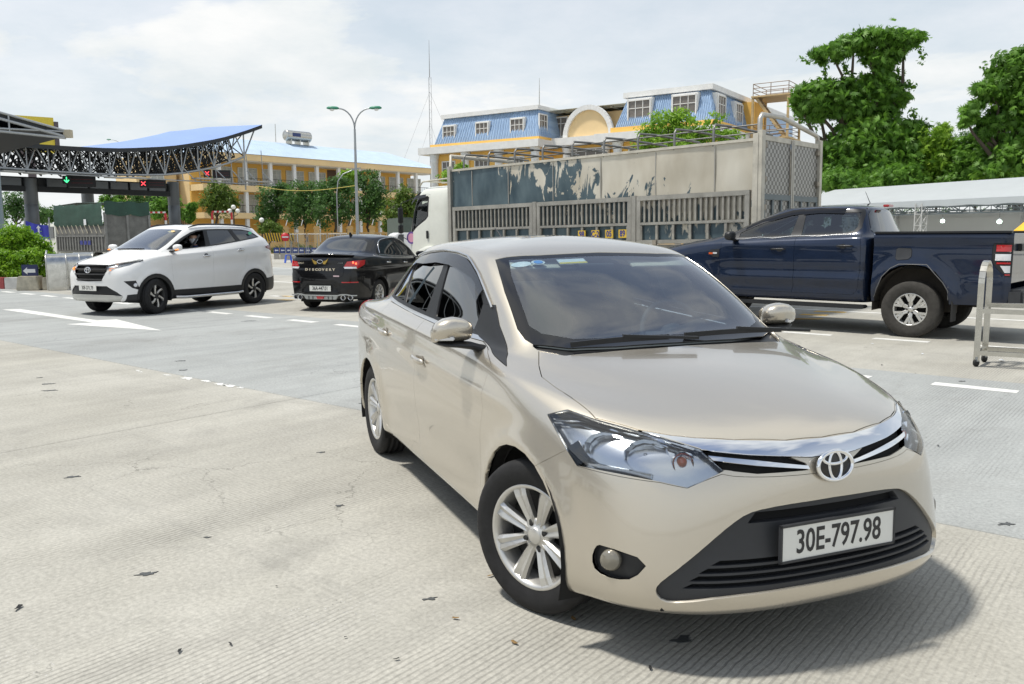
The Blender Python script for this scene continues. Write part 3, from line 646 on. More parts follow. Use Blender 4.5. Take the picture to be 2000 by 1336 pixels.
 for x in np.arange(-15.5,12,1.75):
  if min(abs(x-0),abs(x-12.4),abs(x+12))<.8:continue
  if sm is None:o=MB().box((0,0,0),(1.55,.3,.62)).build('beam_panel','toll_grey',root,bevel=.02);sm=o.data
  else:o=link('beam_panel',sm,None,root)
  o.location=(x,-.12,6.0)
 MB().box((-2,.12,6.02),(29,.12,.8)).build('beam_web','toll_dark',root)
 # catwalk and light panels below the truss
 for t in(-3.6,-2.0,4.0,5.6,11.6,13.4,16.6,18.0):
  z=smooth(zb,min(t,9))-.25;MB().box((t,YF-.4,z),(1.45,.9,.10)).build('light_panel','lamp_panel',root)
 ct=MB();ct.tube([(-20,YF-.2,6.35),(19,YF-.2,6.30)],.05,5);ct.tube([(-20,YF-.8,6.3),(19,YF-.8,6.25)],.04,5)
 for x in np.arange(10,19,1.6):ct.tube([(x,YF,smooth(zb,x)),(x,YF-.2,6.3)],.035,5);ct.tube([(x,YF,7.5),(x+1.0,YF-.5,6.3)],.05,5)
 tag(ct.build('catwalk','toll_light',root),kind='stuff')
 return root
toll=build_toll()
def face_cam(name,px,py,Y,w,h,label,cat,group=None):
 """upright board at the distance Y turned across the lanes"""
 p=at(px,py,Y);return empty(name,p,TA-math.pi/2-.9,label,cat,group)
def led(px,py,Y,kind,label):
 r=empty('lane_signal',at(px,py,Y),R(20),label,'signal','lane signals under the toll canopy');MB().box((0,.1,0),(.62,.2,.66)).build('housing','led_black',r,bevel=.02)
 g=MB()
 if kind=='x':g.bar((-.17,-.02,-.17),(.17,-.02,.17),.07,.03,up=(0,1,0));g.bar((-.17,-.025,.17),(.17,-.025,-.17),.07,.03,up=(0,1,0));g.build('cross','led_red',r)
 else:g.bar((0,-.02,.22),(0,-.02,-.2),.07,.03,up=(0,1,0));g.bar((-.18,-.022,-.02),(0,-.022,-.22),.07,.03,up=(0,1,0));g.bar((.18,-.024,-.02),(0,-.024,-.22),.07,.03,up=(0,1,0));g.build('arrow','led_green',r)
 MB().tube([(0,.1,.33),(0,.1,1.2)],.04,5).build('hanger','toll_light',r)
def ledboard(px,py,Y,w,h,label):
 r=empty('message_board',at(px,py,Y),R(20),label,'sign','dark message boards under the toll canopy');MB().box((0,.1,0),(w,.2,h)).build('housing','led_black',r,bevel=.02)
 for k in range(2):MB().box((0,-.01,h*(.15-.3*k)),(w*.8,.02,.06)).build('text_row','led_dim',r)
led(130,351,68.5,'v','green down arrow lane signal beside the left round column');led(280,358.5,73,'x','red cross lane signal below the middle of the toll canopy');led(404.5,338.5,77,'x','red cross lane signal nearest to the gallery building')
ledboard(159,354,69,2.1,.95,'dark message board right of the green arrow signal');ledboard(306,359,73.5,1.5,.75,'dark message board right of the middle red cross');ledboard(433,340,77.5,1.55,.72,'dark message board in front of the cream gallery')
# nearer canopy wing at the left edge
def near_canopy():
 T0=at(126,258,50);D=Vector((-.633,-.774,0));B=Vector((.774,-.633,0))
 root=empty('canopy_wing',(T0.x,T0.y,0),0,'dark canopy wing with pale tube frame at the left edge','canopy');o=Vector((T0.x,T0.y,0))
 top=[T0+D*s+Vector((0,0,.02+.20*s))-o for s in(0,6,12,20,34)];bot=[T0+D*s+Vector((0,0,-.35+.02*s))-o for s in(0,6,12,20,34)]
 rf=MB();back=[p-B*12+Vector((0,0,-.4))for p in top];n=len(top)
 rf.add(top+back,[(i,i+1,n+i+1,n+i)for i in range(n-1)]);rf.add([p-Vector((0,0,.3))for p in top]+[p-Vector((0,0,.3))for p in back],[(i,i+1,n+i+1,n+i)for i in range(n-1)])
 rf.add(top+[p-Vector((0,0,.3))for p in top],[(i,i+1,n+i+1,n+i)for i in range(n-1)]);rf.add([bot[i]+Vector((0,0,.25))for i in range(n)]+[b-B*12 for b in[bot[i]+Vector((0,0,.5))for i in range(n)]],[(i,i+1,n+i+1,n+i)for i in range(n-1)])
 rf.build('roof','toll_dark',root,recalc=False)
 fr=MB()
 for a,b in zip(top[:-1],top[1:]):fr.tube([a+B*.1-Vector((0,0,.3)),b+B*.1-Vector((0,0,.3))],.09,6);fr.tube([a+B*.1+Vector((0,0,.05)),b+B*.1+Vector((0,0,.05))],.07,6)
 for a,b in zip(bot[:-1],bot[1:]):fr.tube([a+B*.1,b+B*.1],.08,6)
 for i in range(n-1):
  fr.tube([bot[i+1]+B*.1,top[i]+B*.1],.06,5);fr.tube([bot[i+1]+B*.1,top[i+1]+B*.1],.06,5);m=(bot[i]+bot[i+1])/2;fr.tube([m+B*.1,(top[i]+top[i+1])/2+B*.1],.05,5)
 tag(fr.build('tube_frame','toll_light',root),kind='stuff')
 MB().box((0,0,0),(.4,.35,.45)).build('floodlight','cream_lamp',root,loc=T0-o+Vector((.2,0,-.1)))
 p=gp(2,556);q=at(-6,430,27);c=MB();c.tube([(q.x,q.y,0),(q.x,q.y,6.4)],.20,16);c.build('column','toll_bluegrey',root,loc=(-o.x,-o.y,0))
plain('cream_lamp',(.5,.45,.33),.6);plain('toll_bluegrey',(.22,.28,.32),.45,.4)
near_canopy()
# the rest of the plaza behind and to the left of the viewer: roof on columns
def plaza_roof():
 root=empty('plaza_roof',(-46,-6,0),math.atan2(-.633,.774),'dark toll plaza roof on columns left of the viewer','canopy')
 MB().box((0,0,6.3),(30,60,.5)).build('roof','toll_dark',root)
 fr=MB()
 for y in np.arange(-29,29,2.4):
  fr.bar((15,y,5.2),(15,y+1.2,6.0),.12);fr.bar((15,y+1.2,6.0),(15,y+2.4,5.2),.12)
 fr.bar((15,-30,5.2),(15,30,5.2),.14);tag(fr.build('edge_truss','toll_light',root),kind='stuff')
 for y in(-24,-12,0,12,24):MB().lathe([(.5,0),(.5,6.1)],16,'z',c=(4,y,0)).build('column','toll_grey',root)
 for y in(-18,-6,6,18):MB().box((4,y,1.3),(3.2,1.8,2.6)).build('booth','toll_dark',root,bevel=.05)
plaza_roof()
# billboard behind the canopy
plain('bill_yellow',(.68,.55,.06),.6);plain('bill_dark',(.10,.08,.09),.6)
bb=empty('billboard',at(58,262,120),R(35),'yellow billboard with dark edge panel behind the toll canopy','billboard')
MB().box((0,.3,0),(6.2,.5,5.0)).build('panel','bill_yellow',bb);MB().box((3.4,.25,-.25),(.55,.7,4.4)).build('edge_panel','bill_dark',bb);MB().lathe([(1.0,0),(1.75,0),(1.75,.03),(1.0,.03)],28,'y').build('ring_mark','bill_dark',bb,loc=(-.6,-.02,-1.5));MB().box((0,.7,-10),(1.0,.8,16)).build('mast','bill_dark',bb)
# ================================================================ trees and planting
def gtree(name,Y,px,blobs,label,n,size,mat,r=.15,seed=0,star=0,group=None,dy=.8,hollow=.55,cat='tree',droop=.3,limbs=True,twigs=None):
 b=at(px,500,Y);b.z=0;return tree(name,b,label,px_lobes(b,Y,blobs,dy),n,size,mat,r,seed,group,cat,limbs,star,droop,hollow=hollow,twigs=twigs)
def hanging(base,Y,strands,seed,size):
 """vine strands: list of polylines in photo pixels -> leaves along them"""
 rg=np.random.default_rng(seed);V=[]
 for st in strands:
  P=np.array([np.array(at(x,y,Y)-Vector(base))for x,y in st]);seg=np.linspace(0,len(P)-1,60)
  for t in seg:
   i=min(int(t),len(P)-2);c=P[i]+(P[i+1]-P[i])*(t-i)+rg.normal(size=3)*.09
   a=rg.normal(size=3);a/=np.linalg.norm(a);b=np.cross(a,rg.normal(size=3));b/=np.linalg.norm(b);s=size*rg.uniform(.6,1.3);V.append([c-a*s*.5,c+b*s*.25,c+a*s*.5,c-b*s*.25])
 V=np.array(V);return V,rg.random(len(V))
TY=44.0
_b=at(1690,500,TY);_b.z=0
big=[(1595,190,46,24),(1668,85,36,16),(1715,76,42,16),(1765,76,34,14),(1622,104,34,13),(1725,112,34,18),(1730,145,30,24),(1640,178,48,22),(1705,170,40,26),(1748,185,30,18),(1590,212,32,18),(1655,212,40,20),(1725,215,30,12),(1690,245,50,16),(1745,252,52,16),(1785,250,28,14),(1690,280,70,24),(1640,300,40,36),(1760,288,50,14),(1700,320,90,30),(1640,345,60,26),(1770,335,60,30),(1556,190,14,10)]
gtree('vine_tree',TY,1690,big,'tall tree draped in vines rising behind the truck',26000,.27,'leaf_mid',.35,11,star=5,droop=.5,hollow=.5,twigs=hanging(_b,TY,[[(1590,105),(1580,122),(1565,113)],[(1612,120),(1612,140),(1608,155)],[(1650,125),(1652,145)],[(1790,88),(1802,105),(1800,125)],[(1778,72),(1815,75)],[(1770,160),(1788,172)],[(1548,200),(1552,225),(1570,240)],[(1790,270),(1812,262)],[(1780,215),(1788,235)],[(1575,215),(1580,245),(1600,250)]],5,.22))
gtree('vine_tree',40,2010,[(1985,130,50,30),(2040,170,80,70),(1955,165,40,20),(1930,178,30,14),(1985,200,40,30),(1900,210,14,24),(1888,235,10,22),(1960,235,34,26),(1990,280,50,40),(2040,300,70,70),(1930,250,22,20),(1975,320,60,36)],'tree leaning in from the right edge with drooping vines',15000,.26,'leaf_mid',.3,12,star=5,droop=.5,hollow=.5)
for k,(px,bl,lab,mt)in enumerate([(1830,[(1830,290,34,40),(1850,320,40,40),(1810,340,36,26),(1840,262,14,26)],'bright young trees between the two vine covered trees','leaf_bright'),(1900,[(1895,310,40,40),(1925,340,44,30),(1905,275,26,22),(1880,345,40,24)],'leafy bush behind the tent beside the right tree','leaf_mid'),(1760,[(1760,345,44,22),(1730,355,40,18),(1650,352,50,20)],'low bush at the foot of the tall vine covered tree','leaf_mid'),(1960,[(1960,350,50,22),(2000,345,40,30)],'low bush over the tent roof at the right edge','leaf_bright')]):
 gtree('bush',43-k,px,bl,lab,5200,.20,mt,.08,20+k,star=4,group='bushes behind the tent',cat='bush',hollow=.3)
 # tree in front of the office block
gtree('tree',62,1330,[(1300,240,40,22),(1340,228,34,16),(1280,262,40,18),(1345,262,46,20),(1395,235,24,14),(1385,262,40,14),(1425,268,30,12),(1320,285,60,14),(1265,285,30,10)],'flat-topped tree in front of the blue mansard roof',9000,.26,'leaf_bright',.25,31,hollow=.3)
gtree('tree',58,890,[(898,330,16,12),(880,345,22,10),(905,345,22,14)],'small tree just above the truck cab',2600,.22,'leaf_bright',.12,32,hollow=.3)
# row of trees in front of the gallery building
row=[(425,92,[(425,385,32,26),(412,400,22,20),(440,398,24,24),(425,365,18,10)],'rounded tree left of the globe lamps','leaf_rust'),(540,88,[(528,395,28,30),(555,385,24,28),(520,425,22,18),(545,370,16,12)],'dark tree nearest to the flowering bush','leaf_dark'),(600,84,[(585,385,30,30),(615,375,30,22),(600,410,34,30),(575,420,20,24)],'broad dark tree left of the lamp post','leaf_dark'),(655,82,[(650,375,32,30),(640,410,34,34),(675,400,26,34),(665,360,20,14)],'dense dark tree just left of the lamp post','leaf_dark'),(685,90,[(683,347,18,16),(678,365,16,12)],'pale green tree top behind the lamp post','leaf_bright'),(720,84,[(720,360,26,26),(735,390,24,34),(715,410,26,30),(708,345,14,12)],'tree with a few red blossoms right of the lamp post','leaf_dark'),(780,80,[(790,385,22,24),(775,415,30,26),(800,405,22,26),(765,440,22,14)],'dark shrubby tree left of the truck cab','leaf_rust')]
for k,(px,Y,bl,lab,mt)in enumerate(row):gtree('tree',Y,px,bl,lab,5200,.30,mt,.16,40+k,group='trees in front of the gallery building',hollow=.35)
gtree('bush',64,527,[(527,440,18,8),(520,448,16,10),(540,448,14,8)],'rounded bush with rusty young leaves beside the round lamp',2600,.17,'leaf_rust',.06,61,cat='bush',hollow=.3)
# behind the toll plaza
for k,(px,Y,bl,lab)in enumerate([(30,95,[(25,390,26,22),(12,410,30,26),(45,405,26,24),(70,415,28,20)],'tree behind the hedge at the left edge'),(225,100,[(215,388,22,12),(240,384,18,12),(228,400,30,14)],'tree behind the green tarp truck'),(290,98,[(285,388,26,18),(270,400,20,16),(305,402,24,18)],'tree right of the middle toll column'),(325,92,[(325,395,22,20),(312,412,24,18),(340,408,16,20)],'bright tree left of the right toll column'),(95,110,[(95,420,20,12),(80,425,20,10)],'low tree right of the left toll column'),(372,99,[(375,405,10,10),(368,420,12,14)],'palm-like tree by the outside stair')]):
 gtree('tree',Y,px,bl,lab,3600,.32,'leaf_mid' if k%2 else 'leaf_dark',.15,70+k,group='trees behind the toll plaza',hollow=.35)
 # far hills of green that close the horizon
def treeline(name,x0,x1,Y,h,label,seed):
 rg=np.random.default_rng(seed);lobes=[(x,Y+rg.uniform(-4,4),h*rg.uniform(.35,.6),rg.uniform(3,6),4,h*rg.uniform(.3,.55))for x in np.arange(x0,x1,4.5)]
 V,T=leaves(lobes,int((x1-x0)*60),.55,seed,hollow=.3);o=link(name,leaf_mesh(name,V,T,'leaf_dark'),None);tag(o,label,'trees',kind='stuff')
treeline('treeline',-150,-60,170,9,'far line of trees behind the toll plaza',90);treeline('treeline',-40,160,190,10,'far line of trees behind the buildings',91)
# hedge bed by the toll lane on the left
def hedge_bed():
 b0=Vector((-20.5,26.5,0))
 for k,(px,Y,bl,lab,n)in enumerate([(40,25.6,[(30,465,36,26),(62,480,30,22),(5,478,26,26),(88,492,16,16)],'tall bright green shrub behind the arrow sign',9000),(20,24.9,[(10,505,26,18),(40,512,30,20),(70,508,26,20),(95,500,14,14),(30,530,40,14),(80,532,22,14),(0,530,24,14)],'low clipped hedge along the red and white kerb',10000)]):
  gtree('hedge',Y,px,bl,lab,n,.10,'leaf_hedge',.05,81+k,cat='hedge',group='hedge bed by the toll lane',hollow=.25,limbs=True)
hedge_bed()
# ================================================================ car bodies: spline skin from rings (bottom to roof) x columns (front centre round to rear centre), left half
def bgrid(C,nu,nv,alpha=0.6):
 C=np.array(C,float)
 mir=np.array([1,-1,1.0])
 def gcol(P):return np.concatenate([P[:,1:2]*mir,P,P[:,-2:-1]*mir],1)
 def grow(P):return np.concatenate([2*P[0:1]-P[1:2],P,P[-2:-1]*mir],0)
 if alpha:
  for _ in range(2):
   g=gcol(C);s=(g[:,:-2]+4*g[:,1:-1]+g[:,2:])/6;D1=C-s
   g=grow(C);s=(g[:-2]+4*g[1:-1]+g[2:])/6;D2=C-s;D2[0]=0
   C=C+alpha*0.5*(D1+D2)
 G=grow(gcol(C))
 def basis(n,k):
  t=np.linspace(0,n-1,(n-1)*k+1);i=np.minimum(t.astype(int),n-2);f=t-i
  B=np.zeros((len(t),n+2));r=np.arange(len(t))
  B[r,i]=(1-f)**3/6;B[r,i+1]=(3*f**3-6*f**2+4)/6;B[r,i+2]=(-3*f**3+3*f**2+3*f+1)/6;B[r,i+3 if False else np.minimum(i+3,n+1)]+=f**3/6
  return B,t
 Br,tr=basis(C.shape[0],nv);Bc,tcn=basis(C.shape[1],nu)
 V=np.einsum('ri,ijk,cj->rck',Br,G,Bc)
 V[:,0,1]=0;V[:,-1,1]=0;V[-1,:,1]=0
 return V,tcn,tr
def ring(*pts):return list(pts)
def VIOS_RINGS():
 z=lambda L,zz:[(x,y,zz if len(r)==0 else r[0])for x,y,*r in L]
 r0=z([(1.88,0),(1.87,.27),(1.80,.48),(1.66,.60),(1.55,.65),(1.42,.68),(1.2,.68,.22),(.88,.70,.22),(.45,.70,.22),(-.1,.70,.22),(-.65,.70,.22),(-1.05,.68,.22),(-1.35,.68,.22),(-1.7,.66,.22),(-1.85,.60,.23),(-1.95,.45,.23),(-1.98,.25,.23),(-2.0,0,.23)],.19)
 r1=z([(2.06,0),(2.045,.29),(1.97,.53),(1.825,.69),(1.65,.775),(1.47,.81),(1.22,.815,.20),(.9,.805,.205),(.45,.80,.205),(-.1,.80,.205),(-.65,.80,.205),(-1.05,.805,.205),(-1.35,.805,.21),(-1.74,.775,.22),(-1.98,.69,.23),(-2.10,.52,.23),(-2.15,.28,.23),(-2.16,0,.23)],.195)
 r2=z([(2.10,0),(2.085,.295),(2.01,.545),(1.86,.715),(1.67,.80),(1.48,.83),(1.22,.838),(.9,.832),(.45,.828),(-.1,.828),(-.65,.828),(-1.05,.832),(-1.35,.835),(-1.76,.80),(-2.01,.715),(-2.14,.54),(-2.19,.29),(-2.20,0)],.275)
 r3=z([(2.085,0),(2.07,.29),(1.995,.54),(1.855,.705),(1.67,.80),(1.48,.838),(1.22,.846),(.9,.842),(.45,.838),(-.1,.838),(-.65,.838),(-1.05,.842),(-1.35,.84),(-1.76,.812),(-2.02,.73),(-2.16,.55),(-2.21,.29),(-2.22,0)],.40)
 r4=z([(2.065,0),(2.05,.285),(1.98,.52),(1.845,.68),(1.665,.785),(1.47,.832),(1.22,.845),(.9,.843),(.45,.842),(-.1,.842),(-.65,.843),(-1.05,.845),(-1.35,.84),(-1.76,.815),(-2.03,.74),(-2.17,.55),(-2.22,.29),(-2.23,0)],.55)
 r5=[(2.045,0,.68),(2.025,.275,.685),(1.955,.47,.69),(1.83,.64,.71),(1.645,.757,.722),(1.45,.808,.73),(1.22,.838,.735),(.9,.843,.74),(.45,.845,.745),(-.1,.847,.755),(-.65,.848,.77),(-1.05,.845,.78),(-1.35,.838,.79),(-1.74,.812,.80),(-2.03,.745,.805),(-2.15,.54,.805),(-2.19,.29,.805),(-2.20,0,.805)]
 r6=[(1.985,0,.785),(1.945,.255,.788),(1.86,.42,.80),(1.715,.57,.82),(1.54,.685,.84),(1.36,.755,.855),(1.15,.80,.872),(.9,.81,.885),(.5,.815,.898),(-.1,.82,.915),(-.65,.823,.93),(-1.05,.823,.94),(-1.35,.813,.948),(-1.70,.795,.955),(-1.99,.74,.962),(-2.08,.52,.955),(-2.13,.28,.96),(-2.14,0,.962)]
 r7=[(1.72,0,.882),(1.68,.245,.878),(1.58,.41,.874),(1.45,.545,.876),(1.31,.655,.886),(1.15,.73,.90),(.95,.775,.912),(.70,.792,.922),(.34,.80,.932),(-.2,.806,.948),(-.65,.808,.962),(-1.02,.805,.975),(-1.28,.79,.985),(-1.58,.762,.99),(-1.83,.685,.995),(-1.93,.50,1.003),(-1.98,.27,1.01),(-1.99,0,1.013)]
 r8=[(1.40,0,.945),(1.375,.255,.942),(1.30,.455,.937),(1.185,.60,.935),(1.05,.69,.938),(.90,.738,.944),(.71,.762,.95),(.47,.772,.957),(.15,.778,.966),(-.28,.782,.978),(-.65,.783,.99),(-1.0,.775,1.004),(-1.22,.76,1.013),(-1.46,.72,1.016),(-1.66,.64,1.016),(-1.79,.50,1.026),(-1.84,.27,1.034),(-1.85,0,1.037)]
 r9=[(1.085,0,.985),(1.07,.27,.983),(1.03,.495,.982),(.955,.645,.980),(.80,.703,.975),(.60,.718,.974),(.42,.732,.978),(.20,.742,.985),(-.07,.748,.995),(-.37,.752,1.006),(-.65,.752,1.018),(-.95,.742,1.034),(-1.15,.725,1.044),(-1.35,.69,1.048),(-1.5,.63,1.05),(-1.62,.50,1.054),(-1.68,.27,1.058),(-1.70,0,1.06)]
 r10=[(.855,0,1.115),(.84,.268,1.113),(.825,.485,1.110),(.755,.63,1.105),(.605,.672,1.10),(.425,.68,1.097),(.26,.694,1.10),(.065,.703,1.105),(-.15,.708,1.112),(-.40,.71,1.12),(-.65,.708,1.126),(-.90,.698,1.133),(-1.07,.68,1.138),(-1.23,.65,1.14),(-1.35,.595,1.142),(-1.44,.475,1.148),(-1.49,.26,1.153),(-1.50,0,1.155)]
 r11=[(.585,0,1.262),(.572,.262,1.26),(.57,.465,1.256),(.515,.598,1.245),(.385,.639,1.237),(.22,.64,1.233),(.085,.65,1.237),(-.07,.655,1.243),(-.24,.658,1.248),(-.43,.659,1.253),(-.64,.656,1.256),(-.83,.643,1.257),(-.97,.627,1.256),(-1.09,.60,1.254),(-1.18,.55,1.254),(-1.25,.445,1.259),(-1.28,.24,1.264),(-1.29,0,1.267)]
 r12=[(.345,0,1.376),(.335,.255,1.374),(.32,.435,1.370),(.265,.55,1.360),(.165,.588,1.353),(.06,.592,1.354),(-.04,.60,1.36),(-.15,.604,1.366),(-.28,.605,1.371),(-.44,.604,1.373),(-.61,.598,1.371),(-.75,.588,1.366),(-.86,.573,1.359),(-.95,.548,1.354),(-1.01,.50,1.354),(-1.05,.41,1.361),(-1.07,.22,1.369),(-1.08,0,1.373)]
 r13=[(.20,0,1.413),(.19,.24,1.411),(.16,.40,1.404),(.10,.495,1.394),(.03,.53,1.392),(-.03,.542,1.395),(-.11,.548,1.40),(-.20,.551,1.404),(-.31,.551,1.408),(-.45,.55,1.409),(-.59,.545,1.406),(-.71,.535,1.40),(-.80,.52,1.394),(-.87,.496,1.39),(-.91,.45,1.392),(-.94,.37,1.40),(-.955,.20,1.408),(-.96,0,1.411)]
 r14=[(.03,0,1.44),(.025,.14,1.439),(0,.235,1.435),(-.04,.29,1.432),(-.08,.31,1.432),(-.12,.318,1.434),(-.18,.322,1.437),(-.25,.324,1.44),(-.33,.324,1.442),(-.45,.323,1.442),(-.55,.32,1.439),(-.64,.312,1.435),(-.70,.302,1.432),(-.75,.288,1.43),(-.78,.26,1.43),(-.80,.215,1.433),(-.81,.11,1.438),(-.815,0,1.44)]
 r15=[(x,0,zz)for x,zz in[(-.08,1.451),(-.085,1.4512),(-.095,1.4515),(-.11,1.452),(-.13,1.4525),(-.16,1.453),(-.20,1.454),(-.26,1.455),(-.34,1.456),(-.44,1.4555),(-.52,1.454),(-.58,1.4525),(-.62,1.451),(-.65,1.4495),(-.67,1.449),(-.685,1.448),(-.695,1.4475),(-.70,1.447)]]
 return[r0,r1,r2,r3,r4,r5,r6,r7,r8,r9,r10,r11,r12,r13,r14,r15]
 # ---------------------------------------------------------------- cutting a skin into panels
def chaik(pts,n=1,closed=True):
 P=[np.array(p,float)for p in pts]
 for _ in range(n):
  Q=[]
  m=len(P)
  for i in range(m if closed else m-1):
   a,b=P[i],P[(i+1)%m];Q+=[a*.75+b*.25,a*.25+b*.75]
  if not closed:Q=[P[0]]+Q+[P[-1]]
  P=Q
 return P
def circle(cx,cz,r,n=28,a0=0.0,a1=2*math.pi):return[(cx+r*math.cos(a0+(a1-a0)*i/n),0,cz+r*math.sin(a0+(a1-a0)*i/n))for i in range(n)]
class Shell:
 """left half of a body skin (y >= 0) that outlines can be cut into; each outline becomes a panel of its own"""
 def __init__(s,V,tc,tr,closed=True):
  nr,nc,_=V.shape;s.nr,s.nc=nr,nc
  du=np.gradient(V,axis=1);dv=np.gradient(V,axis=0);N=np.cross(dv,du)
  L=np.linalg.norm(N,axis=2,keepdims=True);N=N/np.maximum(L,1e-9)
  mid=V[nr//3,nc//2];
  if N[nr//3,nc//2,1]<0:N=-N
  if closed:N[-1]=(0,0,1);N[:,0,1]=0;N[:,-1,1]=0
  N=N/np.maximum(np.linalg.norm(N,axis=2,keepdims=True),1e-9)
  bm=bmesh.new();s.bm=bm
  s.ln=bm.verts.layers.float_vector.new('n');s.lu=bm.verts.layers.float_vector.new('u');s.lid=bm.faces.layers.int.new('id')
  vs=[]
  for i in range(nr):
   for j in range(nc):
    v=bm.verts.new(V[i,j]);v[s.ln]=Vector(N[i,j]);v[s.lu]=Vector((tc[j],tr[i],0));vs.append(v)
  for i in range(nr-1):
   for j in range(nc-1):
    q=[vs[i*nc+j],vs[(i+1)*nc+j],vs[(i+1)*nc+j+1],vs[i*nc+j+1]]
    try:bm.faces.new(q)
    except ValueError:pass
  bmesh.ops.remove_doubles(bm,verts=[v for v in bm.verts if v[s.lu].y>tr[-1]-1e-6],dist=1e-5)
  s.ids={'body':0}
 def fid(s,name):
  if name not in s.ids:s.ids[name]=len(s.ids)
  return s.ids[name]
 def cut(s,name,pts,D=(0,1,0),cond=None,only=('body',),smooth=0):
  """pts: outline (right or left side, either sign of y); D: direction it is pushed through the skin"""
  bm=s.bm;D=Vector((D[0],-D[1],D[2])).normalized()
  P=[Vector((p[0],-p[1]if len(p)>2 else 0,p[-1]))for p in pts]
  if smooth:P=[Vector(q)for q in chaik(P,smooth)]
  a=D.cross(Vector((0,0,1))if abs(D.z)<.9 else Vector((1,0,0))).normalized();b=D.cross(a).normalized()
  P2=np.array([(p.dot(a),p.dot(b))for p in P]);lo,hi=P2.min(0)-.002,P2.max(0)+.002
  allow={s.ids[k]for k in only if k in s.ids};nid=s.fid(name)
  def cand():
   out=[]
   for f in bm.faces:
    if f[s.lid]not in allow:continue
    q=[(v.co.dot(a),v.co.dot(b))for v in f.verts]
    x0=min(t[0]for t in q);x1=max(t[0]for t in q);y0=min(t[1]for t in q);y1=max(t[1]for t in q)
    if x1<lo[0]or x0>hi[0]or y1<lo[1]or y0>hi[1]:continue
    if cond:
     n=len(f.verts);u=sum(v[s.lu].x for v in f.verts)/n;w=sum(v[s.lu].y for v in f.verts)/n
     if not cond(u,w,f):continue
    out.append((f,x0,x1,y0,y1))
   return out
  C=cand()
  keep={t[0]for t in C}
  n=len(P)
  for i in range(n):
   p,q=P[i],P[(i+1)%n]
   if(q-p).length<1e-7:continue
   no=(q-p).cross(D)
   if no.length<1e-9:continue
   no.normalize()
   a0,a1=min(P2[i][0],P2[(i+1)%n][0])-.004,max(P2[i][0],P2[(i+1)%n][0])+.004
   b0,b1=min(P2[i][1],P2[(i+1)%n][1])-.004,max(P2[i][1],P2[(i+1)%n][1])+.004
   sel=[]
   for f in keep:
    if not f.is_valid:continue
    q2=[(v.co.dot(a),v.co.dot(b))for v in f.verts]
    if max(t[0]for t in q2)<a0 or min(t[0]for t in q2)>a1 or max(t[1]for t in q2)<b0 or min(t[1]for t in q2)>b1:continue
    sd=[(v.co-p).dot(no)for v in f.verts]
    if min(sd)>-1e-5 or max(sd)<1e-5:continue
    sel.append(f)
   if not sel:continue
   es={e for f in sel for e in f.edges};vv={v for f in sel for v in f.verts}
   ret=bmesh.ops.bisect_plane(bm,geom=list(sel)+list(es)+list(vv),dist=1e-6,plane_co=p,plane_no=no)
   keep|={f for f in ret['geom']if isinstance(f,bmesh.types.BMFace)}
  px,py=P2[:,0],P2[:,1];qx,qy=np.roll(px,-1),np.roll(py,-1)
  for f in keep:
   if not f.is_valid or f[s.lid]not in allow:continue
   c=f.calc_center_median();x,y=c.dot(a),c.dot(b)
   m=(py>y)!=(qy>y)
   xi=px+(y-py)*(qx-px)/np.where(qy==py,1e-12,qy-py)
   if int((m&(x<xi)).sum())%2:f[s.lid]=nid
 def get(s,names,sides='center'):
  """verts, normals, faces of the panels; sides: 'L', 'R' or 'center' (both halves welded)"""
  ids={s.ids[n]for n in names if n in s.ids}
  V=[];N=[];F=[list(f.verts)for f in s.bm.faces if f[s.lid]in ids]
  key={}
  FF=[]
  for r in F:
   t=[]
   for v in r:
    if v not in key:
     key[v]=len(V);V.append(v.co.copy());n=v[s.ln].copy();N.append(n.normalized()if n.length>1e-6 else Vector((0,0,1)))
    t.append(key[v])
   FF.append(t)
  if not V:return np.zeros((0,3)),np.zeros((0,3)),[]
  V=np.array(V,float);N=np.array(N,float)
  # orient faces with their normals
  out=[]
  for t in FF:
   a,b,c=V[t[0]],V[t[1]],V[t[2]]
   nn=np.zeros(3)
   for i in range(1,len(t)-1):nn+=np.cross(V[t[i]]-a,V[t[i+1]]-a)
   out.append(t if nn@N[t].mean(0)>=0 else t[::-1])
  FF=out
  m=np.array([1,-1,1.0])
  if sides=='L':return V,N,FF
  if sides=='R':return V*m,N*m,[t[::-1]for t in FF]
  n=len(V);mp=np.arange(n)+n;onc=np.abs(V[:,1])<1e-5;mp[onc]=np.arange(n)[onc]
  F2=[[int(mp[i])for i in t[::-1]]for t in FF]
  return np.concatenate([V,V*m]),np.concatenate([N,N*m]),FF+F2
